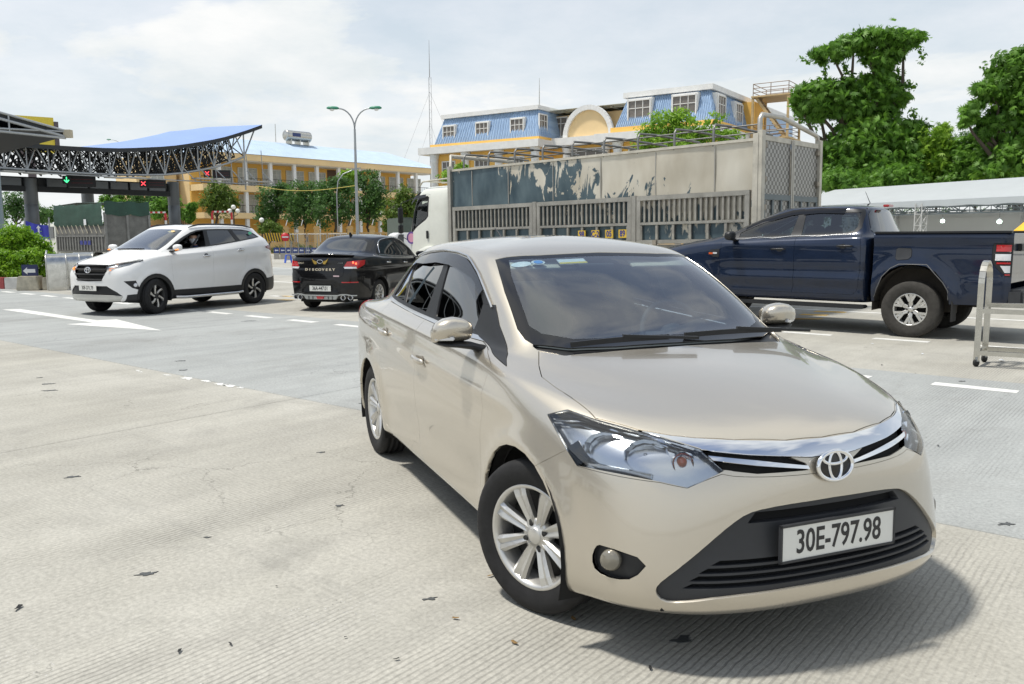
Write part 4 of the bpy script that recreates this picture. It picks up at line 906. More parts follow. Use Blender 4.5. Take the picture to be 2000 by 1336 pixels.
def panel(name,VNF,mat,parent,inset=0.0022,depth=0.016,offset=0.0,rim=True,mats=None):
 V,N,F=VNF
 if len(F)==0:return None
 used=np.unique(np.concatenate([np.array(f)for f in F]));re=-np.ones(len(V),int);re[used]=np.arange(len(used));V=V[used];N=N[used];F=[[int(re[i])for i in f]for f in F]
 cnt={}
 for f in F:
  for i in range(len(f)):
   a,b=f[i],f[(i+1)%len(f)];k=(min(a,b),max(a,b));cnt.setdefault(k,[]).append((a,b))
 bd=[v[0]for v in cnt.values()if len(v)==1]
 inn=np.zeros_like(V)
 for a,b in bd:
  e=V[b]-V[a];l=np.linalg.norm(e)
  if l<1e-8:continue
  d=np.cross(N[a]+N[b],e/l);d/=max(np.linalg.norm(d),1e-9)
  inn[a]+=d;inn[b]+=d
 L=np.linalg.norm(inn,axis=1,keepdims=True);inn=np.where(L>1e-6,inn/np.maximum(L,1e-6),0)
 V2=V+inn*inset+N*offset
 vs=[tuple(v)for v in V2];ns=[tuple(x)for x in N];fs=[tuple(f)for f in F]
 if rim and depth:
  rt={}
  for a,b in bd:
   for k in(a,b):
    if k not in rt:
     rt[k]=len(vs);o=-inn[k]
     nb=o+N[k]*.55;nb/=max(np.linalg.norm(nb),1e-9)
     vs.append(tuple(V2[k]));ns.append(tuple(nb));vs.append(tuple(V2[k]-N[k]*depth));ns.append(tuple(o if np.linalg.norm(o)>.1 else N[k]))
   fs.append((rt[b],rt[a],rt[a]+1,rt[b]+1))
 me=bpy.data.meshes.new(name);me.from_pydata(vs,[],fs);me.polygons.foreach_set('use_smooth',[True]*len(fs));me.update()
 me.normals_split_custom_set_from_vertices(ns)
 return link(name,me,mat,parent)
def patch_offset(VNF,off):
 V,N,F=VNF;return V+N*off,N,F
def surf_point(V,x,z,col0=3,side=1):
 """point of the side of the skin nearest to (x, z)"""
 A=V[:,:,[0,2]];d=((A-np.array([x,z]))**2).sum(2);d[V[:,:,1]<.3]=9;i=np.unravel_index(d.argmin(),d.shape);return V[i]*np.array([1,side,1])
 # ---------------------------------------------------------------- wheels
def tyre_mesh(R,r,w):
 h=w/2
 prof=[(r-.012,-h*.80),(r+.012,-h*.92),(r+(R-r)*.5,-h*1.0),(R-.022,-h*.97),(R-.006,-h*.84),(R,-h*.66)]
 for g in(-.36,0,.36):
  prof+=[(R,h*g-.007),(R-.008,h*g-.005),(R-.008,h*g+.005),(R,h*g+.007)]
 prof+=[(R,h*.66),(R-.006,h*.84),(R-.022,h*.97),(r+(R-r)*.5,h*1.0),(r+.012,h*.92),(r-.012,h*.80)]
 return MB().lathe(prof,56,'y')
def make_wheel(parent,loc,R,r,w,style,steer=0.0,side=-1,mats=('tyre','alloy','rim_dark'),spin=0.0):
 """wheel with its face towards side*y; tyre, rim, brake disc and hub cap"""
 e=bpy.data.objects.new('wheel',None);COL.objects.link(e);e.parent=parent;e.location=loc
 e.rotation_euler=(0,0,steer+(0 if side>0 else math.pi));e.empty_display_size=.1
 tyre_mesh(R,r,w).build('tyre',mats[0],e)
 h=w/2;f=h*.86
 m=MB();m.lathe([(r-.004,-h*.8),(r-.012,-h*.8),(r-.03,-h*.3),(r-.035,f-.05),(r-.02,f-.015),(r-.013,f),(r-.002,f+.002),(r+.004,f-.006),(r+.002,f-.03)],56,'y')
 m.build('rim_barrel',mats[1],e)
 MB().lathe([(0.0,f-.085),(r-.032,f-.085)],32,'y').build('brake_disc',mats[2],e)
 sp=MB();n=style['n'];ro=r-.014;wi,wo=style['wi'],style['wo'];tw=style.get('twist',0.0)
 for k in range(n):
  a=spin+2*math.pi*k/n
  def P(rad,off,yy,t=0.0):
   aa=a+t;return(rad*math.cos(aa)-off*math.sin(aa),yy,rad*math.sin(aa)+off*math.cos(aa))
  rows=[]
  segs=5
  for i in range(segs+1):
   t=i/segs;rad=.03+(ro-.03)*t;ww=wi+(wo-wi)*t
   yf=f-style.get('dish',.022)*(1-t)**1.3-(.004 if i==segs else 0);th=tw*t
   br=style.get('ridge',.007)
   rows.append([P(rad,-ww/2,yf-.03,th),P(rad,-ww/2,yf-br,th),P(rad,-ww*.30,yf,th),P(rad,0,yf-br*style.get('groove',.25),th),P(rad,ww*.30,yf,th),P(rad,ww/2,yf-br,th),P(rad,ww/2,yf-.03,th)])
  b=len(sp.v);q=len(rows[0])
  vs=[v for rw in rows for v in rw];fs=[(i*q+j,i*q+j+1,(i+1)*q+j+1,(i+1)*q+j)for i in range(segs)for j in range(q-1)]
  sp.add(vs,fs,False)
  if style.get('fork'):
   for sg in(-1,1):
    rr0=.03+(ro-.03)*.45
    p=Vector(P(rr0,sg*wi*.2,f-.016));q2=Vector(P(ro*.995,sg*style['fork'],f-.012))
    sp.bar(p,q2,style.get('fw',.03),.03,up=(0,1,0))
 sp.build('spokes',style.get('mat',mats[1]),e)
 hub=MB();d=f-style.get('dish',.022)
 hub.lathe([(.072,d-.03),(.068,d-.004),(.055,d+.001),(.034,d+.003),(.033,d+.007),(.028,d+.010),(0,d+.0115)],24,'y');hub.build('hub_cap',style.get('hubmat',mats[1]),e)
 nut=MB()
 for k in range(style.get('nuts',4)):
  a=spin+2*math.pi*(k+.5)/style.get('nuts',4);c=(.052*math.cos(a),0,.052*math.sin(a))
  nut.lathe([(.013,d-.001),(.013,d+.0035),(.0,d+.0035)],12,'y',c=c)
 nut.build('lug_nuts',mats[2],e)
 return e
def solid_loft(secs,closed_caps=True):
 """secs: list of closed rings of equal length -> MB, smooth"""
 m=MB();n=len(secs[0]);vs=[p for s in secs for p in s];fs=[]
 for i in range(len(secs)-1):
  for k in range(n):fs.append((i*n+k,i*n+(k+1)%n,(i+1)*n+(k+1)%n,(i+1)*n+k))
 if closed_caps:fs+=[tuple(reversed(range(n))),tuple(range((len(secs)-1)*n,len(secs)*n))]
 m.add(vs,fs,True);return m
def rbox(name,c,d,mat,parent,r=0.03,rot=None,seg=3):
 """box with rounded edges"""
 bm=bmesh.new();bmesh.ops.create_cube(bm,size=1.0)
 for v in bm.verts:v.co=Vector((v.co.x*d[0],v.co.y*d[1],v.co.z*d[2]))
 bmesh.ops.bevel(bm,geom=list(bm.edges),offset=min(r,min(d)*.49),segments=seg,affect='EDGES',profile=.5)
 for f in bm.faces:f.smooth=True
 me=bpy.data.meshes.new(name);bm.to_mesh(me);bm.free()
 return link(name,me,mat,parent,c,rot)
 # ---------------------------------------------------------------- people: one continuous body grown over a skeleton, clothes and hair on top
def skin_mesh(name,J,E,root,sub=2):
 me=bpy.data.meshes.new(name);names=list(J);me.from_pydata([J[k][0]for k in names],[(names.index(a),names.index(b))for a,b in E],[]);me.update()
 ob=bpy.data.objects.new(name,me);COL.objects.link(ob)
 md=ob.modifiers.new('s','SKIN');md.use_smooth_shade=True;md.branch_smoothing=.6
 for i,k in enumerate(names):
  r=J[k][1];sv=me.skin_vertices[0].data[i];sv.radius=(r,r)if not isinstance(r,tuple)else r;sv.use_root=(k==root)
 if sub:m2=ob.modifiers.new('ss','SUBSURF');m2.levels=sub;m2.render_levels=sub
 dg=bpy.context.evaluated_depsgraph_get();out=bpy.data.meshes.new_from_object(ob.evaluated_get(dg));bpy.data.objects.remove(ob)
 out.name=name
 for p in out.polygons:p.use_smooth=True
 return out
def head_mesh(s=1.0):
 """head with brow, nose, chin and ears; faces +x, centre of skull at origin"""
 bm=bmesh.new();bmesh.ops.create_uvsphere(bm,u_segments=28,v_segments=20,radius=1.0)
 for v in bm.verts:
  x,y,z=v.co
  w=.078*(1-.22*max(0,-z)**1.5);d=.098;h=.118
  X,Y,Z=x*d,y*w,z*h
  if z<-.2 and x>0:X+=.012*(-z-.2)
  if z<-.35 and x<.2:X+=.03*(-z-.35)*(1-max(x,0))
  if x>.5:
   X+=.022*math.exp(-((y/.16)**2)-((z+.12)/.16)**2)
   X+=.005*math.exp(-((z-.16)/.1)**2)
   X-=.008*math.exp(-(((abs(y)-.38)/.16)**2)-((z-.03)/.10)**2)
   X+=.006*math.exp(-((y/.3)**2)-((z+.45)/.09)**2)
  if abs(y)>.8 and abs(z+.02)<.3 and-.25<x<.3:Y+=math.copysign(.012,y)
  v.co=Vector((X,Y,Z))*s
 for f in bm.faces:f.smooth=True
 me=bpy.data.meshes.new('head');bm.to_mesh(me);bm.free();return me
def driver(name,loc,rz,label,shirt,mask,lean=0.0,turn=0.0,sleeve=None,wheel=(.50,.0,.90)):
 """seated driver, hands on the wheel; loc = seat point on the floor line of the car, local x forward"""
 root=empty(name,loc,rz,label,'person')
 wx,wy,wz=wheel
 J={'pelvis':((-.18,0,.60),.13),'waist':((-.22,0,.76),.125),'chest':((-.26,0,.98),(.15,.12)),'neckb':((-.27,0,1.10),.075),'neck':((-.26,0,1.165),.052)}
 for s_,n in((1,'l'),(-1,'r')):
  J['sh'+n]=((-.27,s_*.17,1.05),.066);J['el'+n]=((-.03,s_*.26,.84),.046);J['wr'+n]=((wx-.09,wy+s_*.155,wz+.045),.029)
  J['hip'+n]=((-.14,s_*.10,.60),.095);J['kn'+n]=((.28,s_*.13,.70),.065);J['an'+n]=((.55,s_*.12,.40),.042);J['to'+n]=((.70,s_*.12,.36),.034)
 E=[('pelvis','waist'),('waist','chest'),('chest','neckb'),('neckb','neck')]
 for n in 'lr':E+=[('chest','sh'+n),('sh'+n,'el'+n),('el'+n,'wr'+n),('pelvis','hip'+n),('hip'+n,'kn'+n),('kn'+n,'an'+n),('an'+n,'to'+n)]
 me=skin_mesh('body',J,E,'pelvis',1);me.materials.clear()
 for m in(shirt,'skin','cloth_dark'):me.materials.append(MATS[m])
 for p in me.polygons:
  c=p.center
  p.material_index=1 if(c.z>1.125 and abs(c.y)<.09)or(c.x>.06 and c.z>.76 and abs(c.y)>.1)else(2 if c.z<.70 else 0)
 link('body',me,None,root)
 hm=link('head',head_mesh(1.02),'skin',root,(-.225,0,1.272),(0,0,turn))
 # hair: cap over skull
 bm=bmesh.new();bm.from_mesh(hm.data)
 dl=[f for f in bm.faces if not((f.calc_center_median().z>.052-.5*max(0,.03-f.calc_center_median().x))and True)]
 bmesh.ops.delete(bm,geom=dl,context='FACES')
 for v in bm.verts:v.co=v.co*1.07+Vector((-.003,0,.004))
 hr=bpy.data.meshes.new('hair');bm.to_mesh(hr);bm.free();link('hair',hr,'hair',hm)
 # face mask: cup over nose, mouth and chin
 mk=bmesh.new();mk.from_mesh(hm.data)
 dl=[f for f in mk.faces if not(f.calc_center_median().x>.028 and-.118<f.calc_center_median().z<.004)]
 bmesh.ops.delete(mk,geom=dl,context='FACES')
 for v in mk.verts:v.co=v.co*1.05+Vector((.006,0,-.001))
 mm=bpy.data.meshes.new('face_mask');mk.to_mesh(mm);mk.free();link('face_mask',mm,mask,hm)
 for s_ in(1,-1):
  lp=MB().tube([(.03,s_*.083,-.02),(-.01,s_*.090,.0),(-.02,s_*.090,.01)],.0025,5);lp.build('mask_strap',mask,hm)
  ey=MB().lathe([(0,.004),(.011,.001)],10,'x');e=ey.build('eye','hair',hm,loc=(.090,s_*.031,.006));e.scale=(1,1,.55)
  # hand: palm and five fingers closed on the rim
  wr=Vector(J['wr'+('l' if s_>0 else 'r')][0]);hd={'w':(tuple(wr),.027),'p':((wr.x+.055,wr.y-s_*.004,wr.z+.012),(.034,.02))};ee=[('w','p')]
  for k in range(4):
   b=Vector((wr.x+.085,wr.y+s_*(.028-.019*k),wr.z+.018));l_=(.036,.042,.040,.032)[k]
   hd['a%d'%k]=(tuple(b),.0095);hd['b%d'%k]=((b.x+l_*.7,b.y,b.z-.012),.009);hd['c%d'%k]=((b.x+l_*.5,b.y,b.z-.038),.008);hd['d%d'%k]=((b.x+l_*.1,b.y,b.z-.046),.0075)
   ee+=[('p','a%d'%k),('a%d'%k,'b%d'%k),('b%d'%k,'c%d'%k),('c%d'%k,'d%d'%k)]
  hd['t0']=((wr.x+.04,wr.y-s_*.032,wr.z+.004),.0115);hd['t1']=((wr.x+.072,wr.y-s_*.05,wr.z-.004),.010);hd['t2']=((wr.x+.10,wr.y-s_*.048,wr.z-.012),.0085);ee+=[('p','t0'),('t0','t1'),('t1','t2')]
  link('hand',skin_mesh('hand',hd,ee,'w',1),'skin',root)
 return root
 # ================================================================ beige sedan in the foreground
def build_vios():
 AX_F,AX_R,ARCH=1.305,-1.27,.352
 V,tc_,tr_=bgrid(VIOS_RINGS(),7,7)
 # flared wheel arches, a pressed line along the doors and hood
 X,Y,Z=V[...,0].copy(),V[...,1].copy(),V[...,2].copy()
 side=np.clip((Y-.62)/.12,0,1)*(Z<.95)
 for ax in(AX_F,AX_R):
  d=np.hypot(X-ax,Z-.30);V[...,1]+=.016*np.exp(-((d-ARCH)/.055)**2)*side*(Z>.2)
 ln=.80+.035*(X+.2)*-1.0
 V[...,1]+=side*.010*(np.exp(-((Z-ln-.02)/.022)**2)-.9*np.exp(-((Z-ln+.05)/.05)**2))*np.clip((1.25-X)/.4,0,1)*np.clip((X+1.9)/.4,0,1)
 V[...,1]-=side*.012*np.exp(-((Z-.42)/.09)**2)*np.clip((.95-X)/.2,0,1)*np.clip((X+.95)/.2,0,1)
 S=Shell(V,tc_,tr_)
 root=empty('beige_sedan',(.3142,4.6808,0),-1.1836,'beige sedan with chrome grille bar turning towards the camera in the foreground','car')
 FR=(.62,-.36,.20)
 up_=lambda u,w,f:w>5.0
 # openings and lamps
 S.cut('hole',circle(AX_F,.30,ARCH),(0,1,0),lambda u,w,f:w<8)
 S.cut('hole',circle(AX_R,.30,ARCH-.004),(0,1,0),lambda u,w,f:w<8)
 S.cut('headlight',[(1.432,-.775,.797),(1.498,-.725,.824),(1.616,-.675,.808),(1.761,-.582,.787),(1.916,-.441,.746),(1.985,-.395,.686),(1.952,-.508,.634),(1.901,-.577,.648),(1.65,-.764,.66),(1.585,-.774,.706)],FR,lambda u,w,f:w<8 and u<7)
 top=[(1.728,-.609,.790),(1.834,-.503,.777),(1.882,-.434,.772),(1.938,-.321,.767),(1.985,-.15,.759),(1.998,.05,.757)]
 bot=[(2.035,.05,.712),(2.028,-.079,.708),(1.987,-.296,.728),(1.919,-.439,.743)]
 S.cut('chrome_bar',top+bot,(1,-.2,.1),lambda u,w,f:w<8 and u<6)
 S.cut('strip',[(1.923,-.458,.730),(2.004,-.278,.711),(2.04,-.10,.684),(2.042,-.095,.673),(2.01,-.282,.696),(1.936,-.45,.718)],(1,-.2,.1),lambda u,w,f:w<8 and u<6)
 S.cut('slot',[(1.915,-.445,.745),(1.987,-.296,.728),(2.022,-.16,.717),(2.036,-.10,.690),(2.041,-.098,.670),(2.02,-.24,.672),(2.018,-.287,.673),(1.974,-.407,.690),(1.952,-.43,.715)],(1,-.2,.1),lambda u,w,f:w<8 and u<6)
 lg=[(2.061,.03,.570),(2.056,-.169,.567),(2.047,-.265,.562),(2.037,-.335,.550),(2.027,-.395,.515),(2.012,-.463,.461),(1.972,-.577,.360),(1.951,-.617,.318),(1.946,-.622,.290),(1.943,-.602,.262),(1.977,-.560,.262),(2.047,-.423,.284),(2.089,-.188,.290),(2.095,.03,.291)]
 S.cut('lower_grille',lg[:1]+[tuple(q)for q in chaik(lg[1:-1],1,False)]+lg[-1:],(1,0,0),lambda u,w,f:u<6)
 for z0,z1,yy in[(.515,.548,.33),(.308,.324,.55),(.333,.349,.53),(.358,.374,.50),(.384,.398,.46)]:
  S.cut('grille_slot',[(2,.03,z0),(2,.03,z1),(2,-yy+.03,z1),(2,-yy,z0)],(1,0,0),lambda u,w,f:u<6,only=('lower_grille',))
 S.cut('fog_bezel',[(1.771,-.751,.407),(1.789,-.739,.418),(1.926,-.632,.392),(1.895,-.674,.326),(1.843,-.716,.312),(1.779,-.754,.321),(1.762,-.761,.362)],FR,lambda u,w,f:u<6 and w<5,smooth=1)
 # glass
 wsA=[(.36,.03,1.365),(.366,-.074,1.364),(.367,-.344,1.355),(.335,-.50,1.345),(.322,-.550,1.335),(.45,-.580,1.268),(.59,-.608,1.194),(.825,-.641,1.047),(.906,-.637,1.008),(.952,-.622,.992),(1.04,-.50,.974),(1.085,-.3,.976),(1.10,.03,.979)]
 S.cut('windshield_border',wsA,(1,0,1.0),lambda u,w,f:u<4.2 and w>8)
 wsB=[(.40,.03,1.345),(.40,-.074,1.345),(.40,-.33,1.336),(.365,-.50,1.322),(.49,-.540,1.25),(.63,-.566,1.170),(.83,-.595,1.046),(.90,-.565,1.018),(.985,-.45,1.005),(1.02,-.3,1.008),(1.035,.03,1.01)]
 S.cut('windshield',wsB,(1,0,1.0),lambda u,w,f:u<4.2 and w>8,only=('windshield_border',))
 S.cut('cowl',[(1.157,.03,.97),(1.157,-.16,.97),(1.135,-.42,.97),(1.110,-.545,.96),(1.0,-.622,.97),(.965,-.628,.985),(.952,-.622,.992),(1.04,-.50,.974),(1.085,-.3,.976),(1.10,.03,.979)],(0,0,1),lambda u,w,f:u<4.5 and w>7)
 dlo=[(.66,.990),(.45,.992),(.2,1.000),(-.4,1.024),(-.9,1.050),(-1.145,1.068),(-1.13,1.10),(-1.06,1.195),(-.975,1.275),(-.88,1.315),(-.74,1.340),(-.55,1.357),(-.32,1.364),(-.086,1.352),(.06,1.333),(.16,1.308),(.30,1.258),(.42,1.206),(.555,1.125),(.63,1.06)]
 sw=lambda u,w,f:3.3<u<15 and w>8
 S.cut('window_trim',[(x,0,z)for x,z in dlo],(0,1,0),sw)
 gf=[(.47,1.012),(.2,1.017),(-.09,1.028),(-.118,1.10),(-.155,1.25),(-.168,1.325),(-.06,1.318),(.10,1.293),(.26,1.243),(.40,1.177),(.475,1.125)]
 gr=[(-.265,1.037),(-.73,1.060),(-.80,1.16),(-.86,1.285),(-.72,1.313),(-.5,1.332),(-.25,1.334),(-.238,1.26)]
 gq=[(-.765,1.064),(-1.07,1.079),(-1.02,1.17),(-.95,1.255),(-.888,1.285),(-.835,1.18)]
 S.cut('glass_front',[(x,0,z)for x,z in gf],(0,1,0),sw,only=('window_trim',))
 S.cut('glass_back',[(x,0,z)for x,z in gr],(0,1,0),sw,only=('window_trim',))
 S.cut('glass_quarter',[(x,0,z)for x,z in gq],(0,1,0),sw,only=('window_trim',))
 S.cut('belt_chrome',[(x,0,z)for x,z in[(.70,.972),(.45,.974),(.2,.982),(-.4,1.006),(-.9,1.032),(-1.17,1.053),(-1.145,1.068),(-.9,1.050),(-.4,1.024),(.2,1.0),(.45,.992),(.66,.990)]],(0,1,0),lambda u,w,f:3.3<u<15 and w>7)
 S.cut('rear_glass',[(-1.10,.03,1.36),(-1.10,-.40,1.352),(-1.17,-.50,1.30),(-1.45,-.56,1.12),(-1.60,-.46,1.07),(-1.66,.03,1.075)],(-1,0,1.2),lambda u,w,f:u>13 and w>8)
 S.cut('mirror_base',[(x,0,z)for x,z in[(1.0,.912),(.868,.957),(.709,1.049),(.60,1.134),(.475,1.13),(.47,1.012),(.56,.985),(.70,.962),(.85,.935)]],(0,1,0),lambda u,w,f:3<u<12 and w>6,only=('window_trim','body','belt_chrome'))
 # panels
 S.cut('hood',[(1.157,.03,.97),(1.157,-.16,.97),(1.135,-.42,.97),(1.108,-.548,.96),(1.01,-.622,.97),(1.113,-.668,.928),(1.212,-.699,.9),(1.334,-.698,.877),(1.437,-.687,.858),(1.566,-.673,.828),(1.614,-.671,.809),(1.755,-.579,.789),(1.831,-.501,.779),(1.879,-.432,.775),(1.935,-.319,.77),(1.982,-.15,.761),(1.995,.03,.759)],(0,0,1),lambda u,w,f:u<7 and 4.5<w<10)
 fd=[(.905,.905),(.90,.80),(.895,.67),(.885,.42),(.86,.30),(.80,.243),(-.06,.243),(-.105,.29),(-.125,.36),(-.155,.65),(-.19,.86),(-.225,1.012),(.2,.983),(.45,.974),(.62,.972),(.74,.95)]
 S.cut('front_door',[(x,0,z)for x,z in fd],(0,1,0),lambda u,w,f:3.3<u<15 and w<10)
 rd=[(-.225,1.012),(-.19,.86),(-.155,.65),(-.125,.36),(-.105,.29),(-.06,.243),(-.78,.243),(-.86,.29),(-.915,.40),(-.945,.50),(-.965,.69),(-1.0,.86),(-1.06,1.038),(-.9,1.032),(-.4,1.006)]
 S.cut('rear_door',[(x,0,z)for x,z in rd],(0,1,0),lambda u,w,f:5<u<15 and w<10)
 S.cut('front_bumper',[(x,0,z)for x,z in[(1.40,.575),(1.433,.596),(1.595,.703),(1.655,.658),(1.90,.645),(1.952,.632),(1.985,.675),(2.0,.668),(2.05,.655),(2.3,.65),(2.3,.05),(1.36,.05),(1.36,.3)]],(0,1,0),lambda u,w,f:u<7)
 S.cut('taillight',[(-1.86,-.77,.985),(-1.97,-.74,.985),(-2.10,-.6,.95),(-2.13,-.55,.80),(-2.05,-.7,.74),(-1.96,-.76,.80)],(-.45,-.9,0),lambda u,w,f:u>12)
 S.cut('rear_bumper',[(x,0,z)for x,z in[(-1.60,.45),(-1.66,.62),(-2.0,.66),(-2.4,.66),(-2.4,.1),(-1.55,.1)]],(0,1,0),lambda u,w,f:u>11)
 S.cut('roof',[(.345,.03,1.37),(.35,-.34,1.36),(.30,-.515,1.35),(.18,-.545,1.37),(-.05,-.565,1.39),(-.4,-.570,1.40),(-.8,-.545,1.38),(-1.0,-.48,1.37),(-1.07,-.40,1.36),(-1.09,.03,1.37)],(0,0,1),lambda u,w,f:w>11.5)
 g=lambda*n,sd='center':S.get(n,sd)
 P='beige_paint'
 panel('body',g('body'),P,root,inset=.0012)
 panel('roof',g('roof'),P,root,inset=0,depth=.003);panel('hood',g('hood'),P,root,inset=.0025)
 panel('front_bumper',g('front_bumper'),P,root,inset=.0006,depth=.03);panel('rear_bumper',g('rear_bumper'),P,root,inset=.0015)
 panel('chrome_grille_bar',g('chrome_bar'),'chrome',root,inset=.001,offset=.006,depth=.02)
 for sd in 'LR':panel('grille_opening',g('slot',sd=sd),'liner_black',root,offset=-.02,inset=-.004,depth=.01)
 panel('windshield_border',g('windshield_border'),'gloss_black',root,inset=0,offset=-.002,depth=.006)
 ws=panel('windshield',g('windshield'),'glass_windshield',root,inset=0,offset=-.002,rim=False)
 panel('cowl',g('cowl'),'black_plastic',root,offset=-.018,inset=-.006)
 lgp=panel('lower_grille',g('lower_grille'),'dark_plastic',root,inset=.001,offset=-.014,depth=.05)
 panel('grille_slots',g('grille_slot'),'liner_black',lgp,inset=-.006,offset=-.045,rim=False)
 panel('rear_glass',g('rear_glass'),'glass_rear',root,inset=0,offset=-.002)
 for sd in('L','R'):
  m=1 if sd=='L' else-1
  d1=panel('front_door',g('front_door',sd=sd),P,root);d2=panel('rear_door',g('rear_door',sd=sd),P,root)
  panel('window',g('glass_front',sd=sd),'glass_dark',d1,inset=0,offset=-.006,rim=False);panel('window',g('glass_back',sd=sd),'glass_dark',d2,inset=0,offset=-.006,rim=False)
  panel('quarter_window',g('glass_quarter',sd=sd),'glass_dark',root,inset=0,offset=-.005,rim=False)
  panel('window_trim',g('window_trim',sd=sd),'black_plastic',root,inset=.001,depth=.012)
  panel('belt_moulding',g('belt_chrome',sd=sd),'chrome_soft',root,inset=.0005,offset=.003,depth=.006)
  panel('grille_strip',g('strip',sd=sd),'chrome',root,inset=0,offset=.006,depth=.02)
  mb=panel('mirror_base',g('mirror_base',sd=sd),'black_plastic',root,inset=.001,offset=.004,depth=.01)
  fb=panel('fog_lamp_bezel',g('fog_bezel',sd=sd),'black_plastic',root,inset=.0005,offset=-.02,depth=-.018)
  q=MB().lathe([(.0,.020),(.022,.018),(.034,.010),(.036,0),(.036,-.02)],20,'x')
  q.build('fog_lamp',plain('fog_glass',(.20,.185,.15),.12,.2,.6,.6)if 'fog_glass' not in MATS else 'fog_glass',fb,loc=(1.822+.004,m*.722,.374),rot=(0,0,m*.75))
  # head lamp: clear lens, housing and reflectors
  hl=g('headlight',sd=sd)
  lens=panel('headlight',hl,'glass_lamp',root,inset=.001,offset=0,depth=.004)
  panel('lamp_housing',patch_offset(hl,-.035),'lamp_dark',lens,inset=-.003,depth=-.035)
  def orient(p,n):
   return Matrix.Translation(p)@Vector(n).to_track_quat('X','Z').to_matrix().to_4x4()
  for cx,cy,cz,rr in[(1.675,.668,.722,.058),(1.80,.578,.712,.062)]:
   bwl=MB();bwl.lathe([(rr,.012),(rr*.93,-.004),(rr*.72,-.020),(rr*.42,-.032),(rr*.2,-.036)],11,'x',smooth=False);o=bwl.build('reflector','lamp_chrome',lens);o.matrix_local=orient((cx+.004,m*cy,cz),(.86,m*.48,.14));o.scale=(1,1.25,.92)
   blb=MB().lathe([(.0,.004),(.007,.002),(.009,-.008),(.014,-.03)],10,'x').build('bulb','chrome_soft',lens);blb.matrix_local=orient((cx,m*cy,cz),(.86,m*.48,.14))
  trim=MB();q_=[(1.46,.762,.784),(1.56,.706,.797),(1.70,.626,.775),(1.82,.528,.760),(1.90,.458,.738)]
  for dz in(0,-.014,-.028):
   for a,b in zip(q_[:-1],q_[1:]):trim.bar((a[0]-.004,m*(a[1]-.006),a[2]+dz),(b[0]-.004,m*(b[1]-.006),b[2]+dz),.012,.006)
  q_=[(1.60,.756,.70),(1.70,.706,.662),(1.86,.590,.655)]
  for a,b in zip(q_[:-1],q_[1:]):trim.bar((a[0],m*a[1],a[2]),(b[0],m*b[1],b[2]),.012,.018)
  trim.build('lamp_trim','lamp_chrome',lens)
  dk=MB();dk.bar((1.60,m*.752,.72),(1.655,m*.738,.668),.05,.01,up=(.8,m*.5,.1));dk.build('lamp_shade','lamp_black',lens)
  sig=MB().lathe([(.0,.010),(.014,.007),(.018,-.01),(.018,-.03)],14,'x').build('turn_signal','orange_lens',lens);sig.matrix_local=orient((1.888,m*.490,.700),(.9,m*.4,.1))
  sg2=MB().lathe([(.022,-.02),(.030,.0),(.036,.006),(.038,-.01)],14,'x',smooth=False).build('signal_bezel','lamp_chrome',lens);sg2.matrix_local=orient((1.888,m*.488,.697),(.9,m*.4,.1))
  panel('taillight',g('taillight',sd=sd),'red_lens',root,inset=.001,offset=.004)
  # rain visors over the side windows
  vis=MB();pr1=[(.42,1.198),(.30,1.256),(.16,1.306),(.06,1.331),(-.086,1.35),(-.20,1.358)];pr2=[(-.21,1.358),(-.32,1.362),(-.55,1.355),(-.74,1.338),(-.88,1.313),(-.975,1.273)]
  for pr_ in(pr1,pr2):
   rows=[]
   for x,z in pr_:
    p=surf_point(V,x,z,side=m);p2=surf_point(V,x-.012,z-.058,side=m)
    rows.append((Vector(p)+Vector((0,m*.006,0)),Vector(p*.5+p2*.5)+Vector((0,m*.016,.002)),Vector(p2)+Vector((0,m*.020,0))))
   n0=len(vis.v);vs=[q for rw in rows for q in rw];vis.add(vs,[(i*3+j,i*3+j+1,(i+1)*3+j+1,(i+1)*3+j)for i in range(len(rows)-1)for j in range(2)],True)
  vis.build('window_visor','visor_smoke',root)
  edge=MB()
  ed=[surf_point(V,x,z+.006,side=m)+np.array([0,m*.010,.002])for x,z in[(.60,1.115),(.42,1.203),(.30,1.262),(.16,1.313),(.06,1.338),(-.086,1.357),(-.32,1.369),(-.55,1.362),(-.74,1.345),(-.88,1.319)]]
  edge.tube(ed,.0055,6);edge.build('drip_moulding','chrome_soft',root)
  # handles
  for hx,hz,dr in((-.035,.815,d1),(-.845,.878,d2)):
   p=surf_point(V,hx,hz,side=m);sl=-.035
   cup=MB();cup.lathe([(0,.0),(.040,.0015),(.046,.001)],20,'y');c_=cup.build('handle_recess',P,dr,loc=tuple(p+np.array([.01,m*.001,-.006])));c_.scale=(1.1,m,.75)
   secs=[]
   for t in np.linspace(0,1,9):
    x=hx+.105-.21*t;z=hz-.012+.035*.21*t;y=abs(p[1])+.004+.024*math.sin(math.pi*min(max(t,.06),.94))**.6
    a,b=.012*(1 if 0<t<1 else .5),.017*(1 if 0<t<1 else .5)
    secs.append([(x,m*(y+a*math.cos(q)),z+b*math.sin(q))for q in np.linspace(0,2*math.pi,10,endpoint=False)])
   solid_loft(secs).build('door_handle',P,dr,smooth=True)
   # side mirror
  mir=[];my=[(.80,.2,1.025,.3),(.815,.6,1.03,.7),(.85,.86,1.036,.92),(.89,.97,1.038,1),(.93,.92,1.035,.95),(.965,.70,1.028,.78),(.985,.38,1.018,.45),(.99,.08,1.015,.1)]
